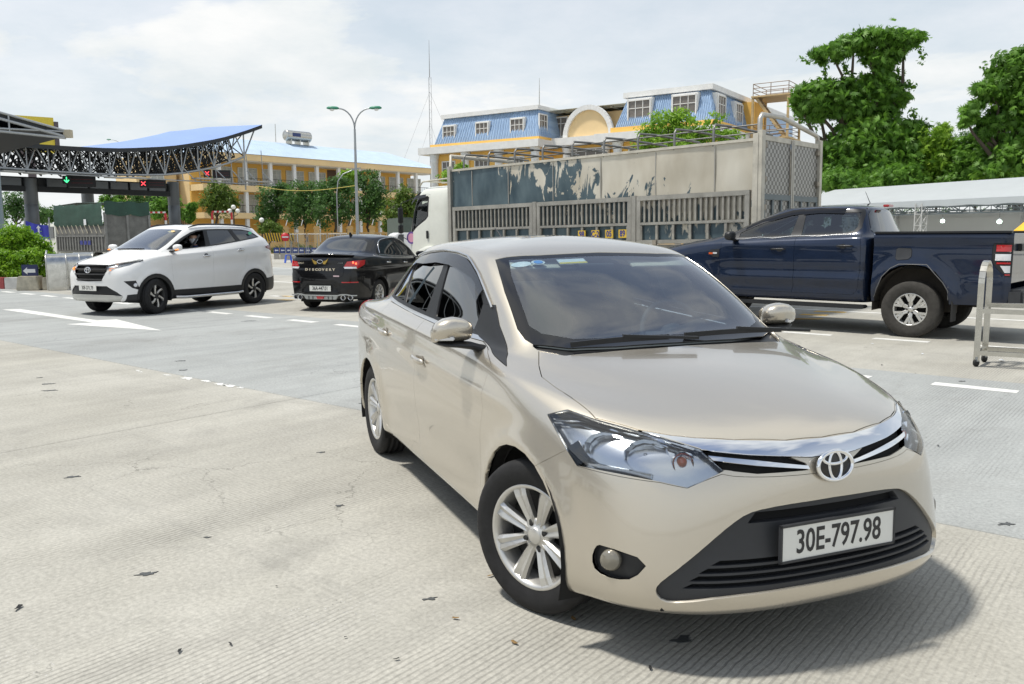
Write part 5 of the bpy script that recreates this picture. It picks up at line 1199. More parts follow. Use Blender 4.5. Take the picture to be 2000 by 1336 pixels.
  for y,kx,zc,kz in my:
   xs=.66+.02*(1-kx)
   mir.append([(xs+(.085 if math.cos(q)>0 else .055)*kx*math.copysign(abs(math.cos(q))**(.9 if math.cos(q)>0 else .5),math.cos(q)),m*y,zc+.058*kz*math.copysign(abs(math.sin(q))**.75,math.sin(q))+.012*math.cos(q))for q in np.linspace(0,2*math.pi,20,endpoint=False)])
  mi=solid_loft(mir).build('side_mirror',P,root,smooth=True)
  lo=[[(x*1.0,y,.973+min(0,(z-.995))*.35-.004)for x,y,z in r]for r in mir[1:-1]]
  base=MB();secs=[]
  for y,x,z,a,b in[(.725,.66,.93,.055,.03),(.76,.66,.945,.05,.022),(.80,.665,.962,.055,.018),(.87,.665,.973,.075,.016),(.93,.662,.976,.07,.012),(.965,.66,.982,.045,.006)]:
   secs.append([(x+a*math.cos(q),m*y,z+b*math.sin(q))for q in np.linspace(0,2*math.pi,14,endpoint=False)])
  solid_loft(secs).build('mirror_foot','black_plastic',mi,smooth=True)
  gl_=MB().lathe([(0,0),(.052,.0)],20,'x').build('mirror_glass','chrome',mi,loc=(.606,m*.895,1.035));gl_.scale=(1,1.35,.9)
  sgm=MB();sgm.bar((.735,m*.90,1.006),(.69,m*.978,1.004),.018,.016);sgm.build('indicator','white_lens',mi,bevel=.004)
  # dark inner skin and floor so that gaps and wheel wells stay dark
 body_ids=('body','hood','front_door','rear_door','front_bumper','rear_bumper','chrome_bar','slot','strip','lower_grille','grille_slot','fog_bezel','headlight','taillight','cowl','belt_chrome')
 panel('inner_lining',patch_offset(g(*body_ids),-.075),'liner_black',root,inset=0,rim=False)
 panel('headliner',patch_offset(g('roof'),-.04),'interior_beige',root,inset=0,rim=False)
 fl=MB();fl.box((0,0,.24),(3.9,1.2,.03));fl.box((0,0,.24),(1.85,1.56,.03));fl.box((0,0,.62),(1.9,1.50,.02));fl.build('floor_pan','liner_black',root)
 for ax,m in[(a,b)for a in(AX_F,AX_R)for b in(-1,1)]:
  wl=MB();n=22;rr=ARCH+.012
  pr_=[(ax+rr*math.cos(t),.30+rr*math.sin(t))for t in np.linspace(-.35,math.pi+.35,n)]
  vs=[(x,m*.83,z)for x,z in pr_]+[(x,m*.50,z)for x,z in pr_]
  fs=[(i,i+1,n+i+1,n+i)for i in range(n-1)]+[tuple(range(n,2*n))]
  wl.add(vs,fs);wl.build('wheel_well','liner_black',root)
  # emblem and plate
 em=MB();c=Vector((2.060,0,.680));n_=40
 def torus(m,a,b,r,rot=0,cz=0,cy=0):
  m.tube([(0,cy+a*math.cos(t),cz+b*math.sin(t))for t in np.linspace(0,2*math.pi,n_+1)],r,8,caps=False)
 torus(em,.072,.049,.0075);torus(em,.026,.047,.006);torus(em,.050,.020,.006,cz=.026)
 eo=em.build('emblem','chrome',root,loc=c,rot=(0,-.13,0),smooth=True)
 MB().lathe([(0,.0),(.070,-.003)],30,'x').build('emblem_backing','gloss_black',eo).scale=(1,1,.66)
 pl=MB();pl.box((0,0,0),(.006,.48,.118));po=pl.build('number_plate','plate_white',root,loc=(2.090,.0,.447),rot=(0,-.02,0),bevel=.002)
 fr=MB()
 for a,b,w_,h_ in((0,.0605,.492,.008),(0,-.0605,.492,.008)):fr.box((0,0,b),(.012,w_,h_))
 for y in(-.242,.242):fr.box((0,y,0),(.012,.008,.129))
 fr.build('plate_frame','dark_plastic',po)
 Mt=Matrix(((0,0,1,.0035),(1,0,0,0),(0,1,0,-.002),(0,0,0,1)))
 text_obj('plate_number','30E-797.98',.112,'plate_ink',po,M=Mt,sx=.72,ext=.0008,bold=.0015)
 # wipers
 wp=MB()
 for pts in([(1.085,-.50,.985),(1.125,-.05,1.0)],[(1.10,.05,1.0),(1.07,.60,.995)]):
  a,b=Vector(pts[0]),Vector(pts[1]);ps=[a.lerp(b,t)+Vector((.02*math.sin(math.pi*t)-.02,0,.012+.008*math.sin(math.pi*t)))for t in np.linspace(0,1,7)]
  for p,q in zip(ps[:-1],ps[1:]):wp.bar(p,q,.012,.022)
  wp.bar(a.lerp(b,.5)+Vector((0,0,.035)),b+Vector((.06,.10,.012)),.016,.012)
 wp.build('wiper','black_plastic',root)
 # wheels
 st=dict(n=8,wi=.032,wo=.070,dish=.028,ridge=.010,groove=.8,nuts=4)
 for x,y,s_ in((AX_F+.01,-.735,R(24)),(AX_F,.735,R(22)),(AX_R,-.735,0),(AX_R,.735,0)):
  make_wheel(root,(x,y,.300),.302,.207,.182,st,s_,-1 if y<0 else 1,spin=R(22.5 if x>0 else 8))
  # cabin
 rbox('dashboard',(.86,0,.86),(.42,1.26,.20),'interior_grey',root,.06)
 for y in(-.36,.36):
  st_=rbox('front_seat',(-.02,y,.52),(.50,.50,.18),'seat_fabric',root,.07)
  rbox('seat_back',(-.26,0,.36),(.16,.48,.62),'seat_fabric',st_,.07,rot=(0,-.28,0));rbox('head_rest',(-.37,0,.76),(.10,.27,.18),'seat_fabric',st_,.045,rot=(0,-.2,0))
 bs=rbox('rear_seat',(-.95,0,.52),(.5,1.2,.18),'seat_fabric',root,.07);rbox('seat_back',(-.28,0,.34),(.16,1.2,.56),'seat_fabric',bs,.07,rot=(0,-.35,0))
 sw_=MB();sw_.tube([(0,.185*math.cos(t),.185*math.sin(t))for t in np.linspace(0,2*math.pi,33)],.014,8,caps=False);sw_.bar((0,-.17,0),(0,.17,0),.02,.05);sw_.lathe([(0,.03),(.06,.02),(.07,-.02)],16,'x');sw_.bar((0,0,0),(.25,0,-.02),.05)
 sw_.build('steering_wheel','interior_dark',root,loc=(.52,.36,.935),rot=(0,R(-24),0),smooth=True)
 for y in(-.34,.34):rbox('sun_visor',(.36,y,1.318),(.17,.36,.018),'interior_beige',root,.008,rot=(0,R(22),0))
 rbox('rear_view_mirror',(.45,-.06,1.285),(.03,.20,.055),'interior_dark',root,.012)
 # papers stuck inside the windshield
 from mathutils.bvhtree import BVHTree
 dgm=ws.data;bv=BVHTree.FromPolygons([v.co for v in dgm.vertices],[tuple(p.vertices)for p in dgm.polygons])
 def stick(name,x,y,poly,mat,z=.99):
  hit=bv.ray_cast(Vector((x,y,2)),Vector((0,0,-1)))
  if hit[0]is None:return
  n=hit[1]if hit[1].z>0 else-hit[1]
  t=Vector((0,1,0));t=(t-n*t.dot(n)).normalized();u=n.cross(t)
  if u.z<0:u=-u
  o=MB();o.prism(poly,0,.0006,'z');ob=o.build(name,mat,root)
  ob.matrix_local=Matrix(((t.x,u.x,n.x,hit[0].x-n.x*.006),(t.y,u.y,n.y,hit[0].y-n.y*.006),(t.z,u.z,n.z,hit[0].z-n.z*.006),(0,0,0,1)))
  return ob
 cir=lambda a,b:[(a*math.cos(t),b*math.sin(t))for t in np.linspace(0,2*math.pi,24,endpoint=False)]
 stick('sticker',.425,-.455,cir(.052,.027),'sticker_white');stick('sticker',.425,-.365,cir(.036,.024),'sticker_white');stick('sticker_centre',.425,-.365,cir(.024,.017),'sticker_blue').location+=Vector((.002,0,.002))
 stick('notice_sticker',.435,-.185,[(-.075,-.028),(.075,-.028),(.075,.028),(-.075,.028)],'sticker_white');stick('notice_band',.450,-.185,[(-.075,-.008),(.075,-.008),(.075,.008),(-.075,.008)],'sticker_yellow').location+=Vector((.002,0,.002))
 MB().tube([(-.95,0,1.41),(-1.05,0,1.47),(-1.12,0,1.50)],[.012,.006,.003],8).build('roof_antenna','black_plastic',root)
 return root
glass_mat('visor_smoke',(.22,.23,.25),.05,.06,1.0)
vios=build_vios();vios.scale=(1.0111,1.0183,1.0137)
# ---------------------------------------------------------------- rings of the other vehicles
def auto_roof(r12,zt,hf=.36,hr=.36,y1=.885,y2=.52):
 """three rings that close the roof above the rail ring; zt(x) = height of the roof along the middle"""
 xf,xr=r12[0][0],r12[-1][0];o1,o2,o3=[],[],[]
 for x,y,z in r12:
  xc=min(max(x*.8+.2*(xf+xr)/2,xr+hr),xf-hf);zc=zt(xc)
  o1.append((x+(xc-x)*.30,y*y1,z+(zc-z)*.52));o2.append((x+(xc-x)*.75,y*y2,z+(zc-z)*.87));o3.append((xc,0,zc))
 for k,xc in enumerate(np.linspace(o3[0][0],o3[-1][0],len(o3))):
  x=o3[k][0]*.5+xc*.5;o3[k]=(x,0,zt(x))
 return[o1,o2,o3]
def plan(pts,z,dy=0.0,dxf=0.0,dxr=0.0):
 out=[]
 for i,(x,y)in enumerate(pts):
  f=1 if i<=5 else 0;r=1 if i>=12 else 0
  wf=max(0,1-i/5)if i<=5 else 0;wr=max(0,(i-12)/5)if i>=12 else 0
  out.append((x+dxf*wf**.5*(i<=5)+dxr*wr**.5*(i>=12),max(0,y+(dy if y>0 else 0)),z))
 return out
def SUV_RINGS():
 p=[(2.18,0),(2.165,.31),(2.10,.585),(1.98,.755),(1.78,.82),(1.54,.835),(1.3,.845),(.95,.845),(.5,.842),(-.1,.842),(-.65,.842),(-1.05,.846),(-1.38,.848),(-1.75,.835),(-2.02,.775),(-2.17,.60),(-2.24,.31),(-2.25,0)]
 r0=[(x*.93,y*.82,.27)for x,y in p]
 r1=plan(p,.27,-.03,-.06,.03);r2=plan(p,.36,-.012,-.015,-.015);r3=plan(p,.50,-.004,.0,-.02);r4=plan(p,.66,0,-.005,.0);r5=plan(p,.83,0,-.015,.015)
 r6=[(2.10,0,.975),(2.075,.30,.978),(1.99,.52,.988),(1.84,.67,1.012),(1.64,.76,1.04),(1.45,.80,1.06),(1.2,.815,1.08),(.92,.82,1.095),(.5,.825,1.11),(-.1,.825,1.13),(-.65,.83,1.16),(-1.05,.83,1.18),(-1.38,.825,1.20),(-1.75,.80,1.215),(-2.03,.73,1.225),(-2.16,.56,1.23),(-2.21,.3,1.23),(-2.22,0,1.23)]
 r7=[(1.83,0,1.085),(1.80,.28,1.083),(1.71,.48,1.083),(1.57,.62,1.09),(1.39,.71,1.105),(1.22,.76,1.12),(1.0,.785,1.13),(.75,.80,1.14),(.36,.805,1.16),(-.15,.81,1.185),(-.65,.812,1.22),(-1.05,.81,1.25),(-1.36,.80,1.28),(-1.70,.775,1.30),(-1.98,.70,1.31),(-2.11,.55,1.31),(-2.16,.29,1.31),(-2.17,0,1.31)]
 r8=[(1.50,0,1.165),(1.48,.28,1.163),(1.40,.48,1.16),(1.28,.62,1.158),(1.12,.70,1.16),(.97,.74,1.165),(.78,.76,1.17),(.55,.77,1.18),(.22,.775,1.20),(-.2,.78,1.23),(-.65,.782,1.27),(-1.03,.78,1.31),(-1.33,.77,1.35),(-1.66,.745,1.385),(-1.94,.67,1.40),(-2.07,.53,1.40),(-2.11,.28,1.40),(-2.12,0,1.40)]
 r9=[(1.20,0,1.23),(1.185,.28,1.23),(1.145,.50,1.23),(1.07,.64,1.23),(.92,.70,1.225),(.77,.715,1.224),(.58,.725,1.227),(.36,.732,1.237),(.08,.737,1.257),(-.25,.74,1.282),(-.65,.74,1.322),(-1.0,.735,1.367),(-1.28,.725,1.40),(-1.58,.70,1.44),(-1.87,.63,1.46),(-1.99,.50,1.465),(-2.04,.27,1.47),(-2.05,0,1.47)]
 r10=[(.98,0,1.35),(.965,.275,1.35),(.925,.475,1.347),(.85,.605,1.342),(.72,.662,1.337),(.59,.68,1.336),(.42,.69,1.339),(.22,.697,1.346),(-.02,.70,1.361),(-.3,.702,1.381),(-.65,.70,1.411),(-.97,.695,1.441),(-1.23,.685,1.466),(-1.52,.66,1.495),(-1.80,.59,1.512),(-1.93,.46,1.517),(-1.98,.25,1.522),(-1.99,0,1.522)]
 r11=[(.68,0,1.505),(.67,.265,1.505),(.635,.45,1.50),(.565,.572,1.493),(.46,.62,1.485),(.36,.637,1.484),(.22,.645,1.488),(.05,.65,1.496),(-.14,.652,1.506),(-.36,.653,1.516),(-.65,.65,1.531),(-.93,.645,1.546),(-1.17,.635,1.556),(-1.45,.61,1.571),(-1.74,.55,1.582),(-1.87,.43,1.587),(-1.92,.23,1.59),(-1.93,0,1.592)]
 r12=[(.38,0,1.648),(.37,.255,1.646),(.345,.43,1.64),(.295,.545,1.63),(.21,.585,1.624),(.13,.598,1.627),(.02,.605,1.634),(-.12,.608,1.644),(-.27,.61,1.652),(-.44,.61,1.657),(-.66,.607,1.662),(-.9,.602,1.665),(-1.12,.592,1.665),(-1.40,.57,1.662),(-1.68,.51,1.658),(-1.82,.40,1.658),(-1.87,.21,1.663),(-1.88,0,1.664)]
 return[r0,r1,r2,r3,r4,r5,r6,r7,r8,r9,r10,r11,r12]+auto_roof(r12,lambda x:1.742-.035*((x+.7)/1.2)**2)
def KIA_RINGS():
 rr=VIOS_RINGS();out=[]
 for i,r in enumerate(rr):
  q=[]
  for j,(x,y,z)in enumerate(r):
   z2=z*1.045
   if j>=12 and 5<=i<=9:z2+=(.0,.045,.075,.06,.03)[i-5]*min(1,(j-11)/3)
   if j>=13 and i in(6,7):x-=.035*min(1,(j-12)/3)
   q.append((x,y,z2))
  out.append(q)
 return out
def PICKUP_RINGS():
 """cab and nose of the pickup, ends at the back of the cab"""
 p=[(2.52,0),(2.50,.32),(2.42,.60),(2.27,.78),(2.05,.87),(1.85,.90),(1.61,.915),(1.20,.915),(.85,.915),(.40,.915),(0,.915),(-.30,.915),(-.60,.915),(-.85,.912),(-.98,.89),(-1.03,.70),(-1.04,.35),(-1.04,0)]
 r0=[(x*.95,y*.8,.46)for x,y in p]
 r1=plan(p,.46,-.05,-.05,0);r2=plan(p,.54,-.015,-.01,0);r3=plan(p,.66,.0,.0,0);r4=plan(p,.82,.012,0,0);r5=plan(p,.98,.010,-.01,0);r6=plan(p,1.14,.002,-.05,0)
 r7=[(2.40,0,1.24),(2.36,.31,1.24),(2.25,.56,1.243),(2.08,.73,1.25),(1.88,.82,1.262),(1.68,.86,1.278),(1.45,.88,1.292),(1.12,.888,1.31),(.80,.892,1.325),(.38,.895,1.34),(0,.895,1.35),(-.30,.895,1.36),(-.60,.895,1.37),(-.85,.89,1.38),(-.98,.85,1.38),(-1.03,.68,1.38),(-1.04,.34,1.38),(-1.04,0,1.38)]
 r8=[(1.75,0,1.375),(1.73,.31,1.372),(1.66,.56,1.365),(1.54,.71,1.36),(1.38,.78,1.36),(1.24,.815,1.362),(1.10,.83,1.366),(.90,.84,1.372),(.64,.845,1.38),(.30,.848,1.392),(-.02,.85,1.402),(-.31,.85,1.41),(-.60,.85,1.42),(-.83,.845,1.43),(-.965,.81,1.43),(-1.02,.66,1.43),(-1.035,.33,1.43),(-1.04,0,1.43)]
 r9=[(1.18,0,1.455),(1.165,.31,1.453),(1.12,.55,1.448),(1.04,.68,1.442),(.94,.742,1.438),(.84,.765,1.436),(.70,.78,1.435),(.52,.788,1.437),(.34,.792,1.44),(.12,.794,1.446),(-.1,.795,1.452),(-.35,.795,1.46),(-.60,.794,1.468),(-.80,.788,1.474),(-.93,.76,1.478),(-.995,.62,1.48),(-1.02,.32,1.48),(-1.025,0,1.48)]
 r10=[(.90,0,1.60),(.89,.30,1.598),(.85,.52,1.592),(.775,.64,1.585),(.68,.695,1.58),(.59,.715,1.578),(.47,.727,1.578),(.32,.733,1.58),(.18,.736,1.583),(0,.738,1.587),(-.17,.738,1.591),(-.38,.738,1.596),(-.60,.737,1.60),(-.77,.732,1.603),(-.885,.70,1.605),(-.95,.58,1.607),(-.98,.30,1.61),(-.985,0,1.61)]
 r11=[(.60,0,1.745),(.59,.29,1.743),(.555,.49,1.737),(.49,.60,1.728),(.41,.648,1.722),(.33,.665,1.72),(.24,.674,1.72),(.13,.68,1.722),(.02,.683,1.725),(-.12,.685,1.728),(-.25,.685,1.73),(-.42,.685,1.732),(-.60,.683,1.733),(-.74,.677,1.733),(-.845,.645,1.733),(-.91,.53,1.735),(-.94,.28,1.738),(-.945,0,1.738)]
 r12=[(.34,0,1.862),(.335,.27,1.86),(.305,.45,1.853),(.25,.555,1.844),(.18,.60,1.838),(.11,.615,1.838),(.03,.623,1.841),(-.07,.628,1.845),(-.16,.63,1.849),(-.26,.632,1.852),(-.36,.632,1.853),(-.48,.632,1.853),(-.60,.63,1.852),(-.71,.622,1.85),(-.80,.59,1.85),(-.87,.48,1.853),(-.90,.25,1.858),(-.905,0,1.86)]
 return[r0,r1,r2,r3,r4,r5,r6,r7,r8,r9,r10,r11,r12]+auto_roof(r12,lambda x:1.918-.02*((x+.3)/.5)**2,.25,.25)
 # ================================================================ white SUV with its driver window down
def arch_well(root,ax,r,z0,yo,yi,n=20):
 for m in(-1,1):
  wl=MB();rr=r+.01;pr_=[(ax+rr*math.cos(t),z0+rr*math.sin(t))for t in np.linspace(-.3,math.pi+.3,n)]
  vs=[(x,m*yo,z)for x,z in pr_]+[(x,m*yi,z)for x,z in pr_]
  wl.add(vs,[(i,i+1,n+i+1,n+i)for i in range(n-1)]+[tuple(range(n,2*n))]);wl.build('wheel_well','liner_black',root)
def number_plate(root,loc,txt,face=1,tilt=0.0,size=.112,w=.47,h=.11):
 """plate whose face looks along face*x"""
 pl=MB();pl.box((0,0,0),(.006,w,h));po=pl.build('number_plate','plate_white',root,loc=loc,rot=(0,tilt,0),bevel=.002)
 f=face;Mt=Matrix(((0,0,f,f*.0035),(f,0,0,0),(0,1,0,-.002),(0,0,0,1)))
 text_obj('plate_number',txt,size,'plate_ink',po,M=Mt,sx=.70,ext=.0008,bold=.0015)
 return po
def oval_badge(root,loc,rot,a=.075,b=.052):
 em=MB()
 def tor(a_,b_,r_,cz=0):em.tube([(0,a_*math.cos(t),cz+b_*math.sin(t))for t in np.linspace(0,2*math.pi,29)],r_,6,caps=False)
 tor(a,b,a*.11);tor(a*.36,b*.95,a*.085);tor(a*.70,b*.42,a*.085,b*.53)
 return em.build('emblem','chrome',root,loc=loc,rot=rot,smooth=True)
def side_mirror(root,x,y0,z,m,mat,foot='black_plastic',s=1.0):
 mir=[]
 for dy,kx,kz in[(0,.2,.3),(.02,.6,.7),(.06,.88,.93),(.11,1,1),(.155,.93,.95),(.19,.7,.75),(.205,.35,.42)]:
  mir.append([(x+(.08 if math.cos(q)>0 else .055)*s*kx*math.copysign(abs(math.cos(q))**(.9 if math.cos(q)>0 else .5),math.cos(q)),m*(y0+dy*s),z+.065*s*kz*math.copysign(abs(math.sin(q))**.75,math.sin(q)))for q in np.linspace(0,2*math.pi,18,endpoint=False)])
 o=solid_loft(mir).build('side_mirror',mat,root,smooth=True)
 secs=[[(x+a*math.cos(q),m*yy,zz+b*math.sin(q))for q in np.linspace(0,2*math.pi,12,endpoint=False)]for yy,zz,a,b in[(y0-.12,z-.085,.06,.03),(y0-.04,z-.07,.05,.02),(y0+.08,z-.058,.065,.014),(y0+.16,z-.05,.04,.008)]]
 solid_loft(secs).build('mirror_foot',foot,o,smooth=True)
 return o
def handle(dr,V,hx,hz,m,mat,L=.21,sl=-.03):
 p=surf_point(V,hx,hz,side=m);secs=[]
 cup=MB();cup.lathe([(0,.0),(.040,.0015),(.046,.001)],16,'y');c_=cup.build('handle_recess','black_plastic' if mat=='black_plastic' else mat,dr,loc=tuple(p+np.array([.01,m*.001,.006])));c_.scale=(1.1,m,.75)
 for t in np.linspace(0,1,7):
  x=hx+L/2-L*t;z=hz-sl*(t-.5)*L;y=abs(p[1])+.004+.022*math.sin(math.pi*min(max(t,.06),.94))**.6;k=1 if 0<t<1 else .5
  secs.append([(x,m*(y+.011*k*math.cos(q)),z+.015*k*math.sin(q))for q in np.linspace(0,2*math.pi,8,endpoint=False)])
 solid_loft(secs).build('door_handle',mat,dr,smooth=True)
def build_suv():
 AF,AR,Z0,RA=1.36,-1.33,.345,.435
 V,a_,b_=bgrid(SUV_RINGS(),5,5)
 X,Y,Z=V[...,0].copy(),V[...,1].copy(),V[...,2].copy();side=np.clip((Y-.6)/.12,0,1)*(Z<1.2)
 for ax in(AF,AR):V[...,1]+=.02*np.exp(-((np.hypot(X-ax,Z-Z0)-RA)/.07)**2)*side
 V[...,1]+=side*.014*(np.exp(-((Z-1.04+.06*X)/.04)**2)-np.exp(-((Z-.88+.05*X)/.09)**2))*np.clip((1.1-X)/.4,0,1)
 S=Shell(V,a_,b_)
 root=empty('white_suv',(-7.041,17.604,0),-2.0125,'white SUV with black wheel arch cladding, its driver looking out of the open front window','car')
 lowc=lambda u,w,f:w<8.5
 S.cut('hole',circle(AF,Z0,RA-.075),(0,1,0),lowc);S.cut('hole',circle(AR,Z0,RA-.075),(0,1,0),lowc)
 S.cut('cladding',circle(AF,Z0,RA),(0,1,0),lowc);S.cut('cladding',circle(AR,Z0,RA),(0,1,0),lowc)
 S.cut('headlight',[(1.55,-.76,1.06),(1.75,-.70,1.03),(2.0,-.52,.985),(2.11,-.42,.965),(2.15,-.44,.86),(2.0,-.62,.90),(1.85,-.74,.955)],(.75,-.6,.2),lambda u,w,f:w<8 and u<7)
 S.cut('grille',[(2,.03,.97),(2,-.40,.965),(2,-.455,.87),(2,-.40,.78),(2,-.33,.665),(2,.03,.655)],(1,0,0),lambda u,w,f:u<5 and w<8)
 S.cut('intake',[(2,.03,.57),(2,-.44,.57),(2,-.62,.46),(2,-.70,.38),(2,-.56,.40),(2,.03,.41)],(1,0,0),lambda u,w,f:u<5.5)
 S.cut('skid',[(2,.03,.41),(2,-.56,.40),(2,-.70,.375),(2,-.62,.26),(2,.03,.2)],(1,0,0),lambda u,w,f:u<5.5)
 S.cut('fog',[(1.97,-.70,.66),(1.80,-.82,.665),(1.72,-.84,.48),(1.86,-.79,.53)],(.7,-.7,0),lambda u,w,f:u<7 and w<6)
 S.cut('windshield',[(.40,.03,1.64),(.395,-.34,1.635),(.345,-.525,1.62),(.60,-.575,1.485),(.90,-.62,1.33),(1.10,-.635,1.235),(1.16,-.5,1.232),(1.205,-.28,1.233),(1.22,.03,1.234)],(1,0,.9),lambda u,w,f:u<4.2 and w>8.5)
 sw=lambda u,w,f:3.2<u<15 and w>8.3
 dlo=[(.93,1.228),(.5,1.235),(.1,1.262),(-.25,1.29),(-.65,1.33),(-1.0,1.372),(-1.35,1.415),(-1.74,1.468),(-1.66,1.535),(-1.50,1.60),(-1.25,1.635),(-.9,1.645),(-.5,1.643),(-.15,1.632),(.05,1.612),(.22,1.57),(.42,1.488),(.62,1.395),(.80,1.30)]
 S.cut('trim',[(x,0,z)for x,z in dlo],(0,1,0),sw)
 S.cut('glass_f',[(x,0,z)for x,z in[(.66,1.258),(.3,1.262),(.02,1.287),(-.07,1.295),(-.10,1.45),(-.115,1.607),(.05,1.585),(.24,1.525),(.42,1.445),(.60,1.352)]],(0,1,0),sw,only=('trim',))
 S.cut('glass_b',[(x,0,z)for x,z in[(-.20,1.308),(-.6,1.348),(-.94,1.388),(-.90,1.50),(-.83,1.618),(-.5,1.62),(-.215,1.612)]],(0,1,0),sw,only=('trim',))
 S.cut('glass_q',[(x,0,z)for x,z in[(-1.08,1.405),(-1.35,1.437),(-1.68,1.478),(-1.58,1.55),(-1.42,1.597),(-1.2,1.613),(-.95,1.618),(-1.02,1.50)]],(0,1,0),sw,only=('trim',))
 S.cut('rear_glass',[(-1.90,.03,1.64),(-1.90,-.45,1.63),(-2.05,-.54,1.30),(-2.12,.03,1.28)],(-1,0,.3),lambda u,w,f:u>14.2 and w>7)
 S.cut('hood',[(1.235,.03,1.2),(1.20,-.4,1.2),(1.13,-.62,1.2),(1.02,-.70,1.2),(1.2,-.745,1.13),(1.5,-.73,1.06),(1.75,-.68,1.03),(2.0,-.51,.985),(2.08,-.42,.97),(2.11,.03,.97)],(0,0,1),lambda u,w,f:u<7 and 5.2<w<9.5)
 S.cut('sill_cladding',[(x,0,z)for x,z in[(1.2,.44),(.5,.435),(-.5,.435),(-1.2,.44),(-1.2,.1),(1.2,.1)]],(0,1,0),lambda u,w,f:w<5 and 5<u<14)
 S.cut('rear_cladding',[(x,0,z)for x,z in[(-1.65,.55),(-1.9,.56),(-2.10,.60),(-2.2,.78),(-2.4,.80),(-2.4,.1),(-1.6,.1)]],(0,1,0),lambda u,w,f:u>11)
 S.cut('rear_cladding',[(x,0,z)for x,z in[(1.70,.42),(1.95,.40),(2.0,.1),(1.6,.1)]],(0,1,0),lambda u,w,f:u<7)
 S.cut('taillight',[(-1.78,-.80,1.245),(-1.95,-.77,1.285),(-2.12,-.65,1.28),(-2.2,-.5,1.27),(-2.2,-.5,1.17),(-2.0,-.75,1.16)],(-.4,-.9,0),lambda u,w,f:u>12)
 S.cut('front_door',[(x,0,z)for x,z in[(.945,1.06),(.935,.8),(.93,.5),(.90,.44),(-.135,.44),(-.155,.9),(-.175,1.28),(.1,1.258),(.5,1.232),(.88,1.222)]],(0,1,0),lambda u,w,f:3.2<u<14 and w<10)
 S.cut('rear_door',[(x,0,z)for x,z in[(-.135,.44),(-.155,.9),(-.175,1.28),(-.65,1.326),(-1.12,1.384),(-1.14,1.1),(-1.08,.84),(-.93,.70),(-.88,.44)]],(0,1,0),lambda u,w,f:5<u<15 and w<10)
 g=lambda*n,sd='center':S.get(n,sd);P='white_paint';BP='black_plastic'
 panel('body',g('body'),P,root,inset=.001);panel('hood',g('hood'),P,root,inset=.003);panel('windshield',g('windshield'),'glass_windshield',root,inset=0,rim=False)
 gr=panel('grille',g('grille'),'liner_black',root,offset=-.045,inset=-.002,depth=-.045)
 gv=[(z,w)for z,w in((.955,.40),(.885,.435),(.79,.405),(.69,.345))]
 for z,w in gv:
  pts=[]
  for y in np.linspace(-w,w,15):
   k=np.argmin((V[...,2]-z)**2+(V[...,1]-abs(y))**2+(V[...,0]<1.5)*9);q=V.reshape(-1,3)[k];pts.append((q[0]-.004,y,z))
  b=MB()
  for p,q in zip(pts[:-1],pts[1:]):b.bar(p,q,.03,.024)
  b.build('grille_bar','grille_grey',gr)
 oval_badge(root,(2.175,0,.868),(0,-.1,0));number_plate(root,(2.20,0,.535),'30F-371.79',1,size=.10)
 panel('air_intake',g('intake'),BP,root,offset=-.025,inset=-.002,depth=-.02);panel('skid_plate',g('skid'),'skid_silver',root,inset=.002,offset=.004)
 panel('sill_cladding',g('sill_cladding'),BP,root,offset=.01);panel('lower_cladding',g('rear_cladding'),BP,root,offset=.008);[panel('arch_cladding',(lambda A,k:(A[0],A[1],[f for f in A[2]if(A[0][f[0]][0]>0)==k]))(g('cladding',sd=q),k),BP,root,offset=.012,depth=.03)for q in 'LR' for k in(True,False)]
 panel('rear_glass',g('rear_glass'),'glass_rear',root,rim=False)
 for sd in 'LR':
  m=1 if sd=='L' else-1
  d1=panel('front_door',g('front_door',sd=sd),P,root);d2=panel('rear_door',g('rear_door',sd=sd),P,root)
  panel('window_trim',g('trim',sd=sd),BP,root,inset=.001)
  if m<0:panel('window',g('glass_f',sd=sd),'glass_dark',d1,inset=0,offset=-.006,rim=False)
  panel('window',g('glass_b',sd=sd),'glass_dark',d2,inset=0,offset=-.006,rim=False);panel('quarter_window',g('glass_q',sd=sd),'glass_dark',root,inset=0,offset=-.005,rim=False)
  hl=g('headlight',sd=sd);ln=panel('headlight',hl,'glass_lamp',root,inset=.002,depth=.004);panel('lamp_housing',patch_offset(hl,-.03),'lamp_silver',ln,inset=-.002,depth=-.03)
  tr=MB();q_=[(1.57,.775,1.045),(1.80,.725,.96),(2.0,.62,.905),(2.13,.47,.868)]
  for a,b in zip(q_[:-1],q_[1:]):tr.bar((a[0],m*a[1],a[2]),(b[0],m*b[1],b[2]),.015,.022)
  q_=[(1.60,.75,1.05),(1.80,.675,1.01),(2.0,.535,.975)]
  for a,b in zip(q_[:-1],q_[1:]):tr.bar((a[0],m*(a[1]-.01),a[2]),(b[0],m*(b[1]-.01),b[2]),.02,.03)
  tr.build('lamp_trim','lamp_chrome',ln)
  MB().bar((1.96,m*.61,.90),(2.10,m*.49,.875),.03,.035).build('turn_signal','orange_glow',ln)
  fb=panel('fog_lamp_bezel',g('fog',sd=sd),BP,root,offset=-.01,depth=-.01,inset=0)
  MB().lathe([(0,.03),(.03,.024),(.042,0),(.042,-.03)],16,'x').build('fog_lamp','white_lens',fb,loc=(1.80,m*.80,.58),rot=(0,0,m*.8))
  tl=panel('taillight',g('taillight',sd=sd),'red_lens_dark',root,inset=.002,offset=.01)
  mi=side_mirror(root,.84,.80,1.27,m,P);MB().bar((.915,m*.92,1.225),(.90,m*.99,1.228),.02,.014).build('indicator','orange_glow',mi)
  handle(d1,V,.02,1.085,m,'chrome_soft',sl=-.05);handle(d2,V,-.97,1.19,m,'chrome_soft',sl=-.05)
  rl=MB();xs=np.linspace(.22,-1.62,15);pts=[]
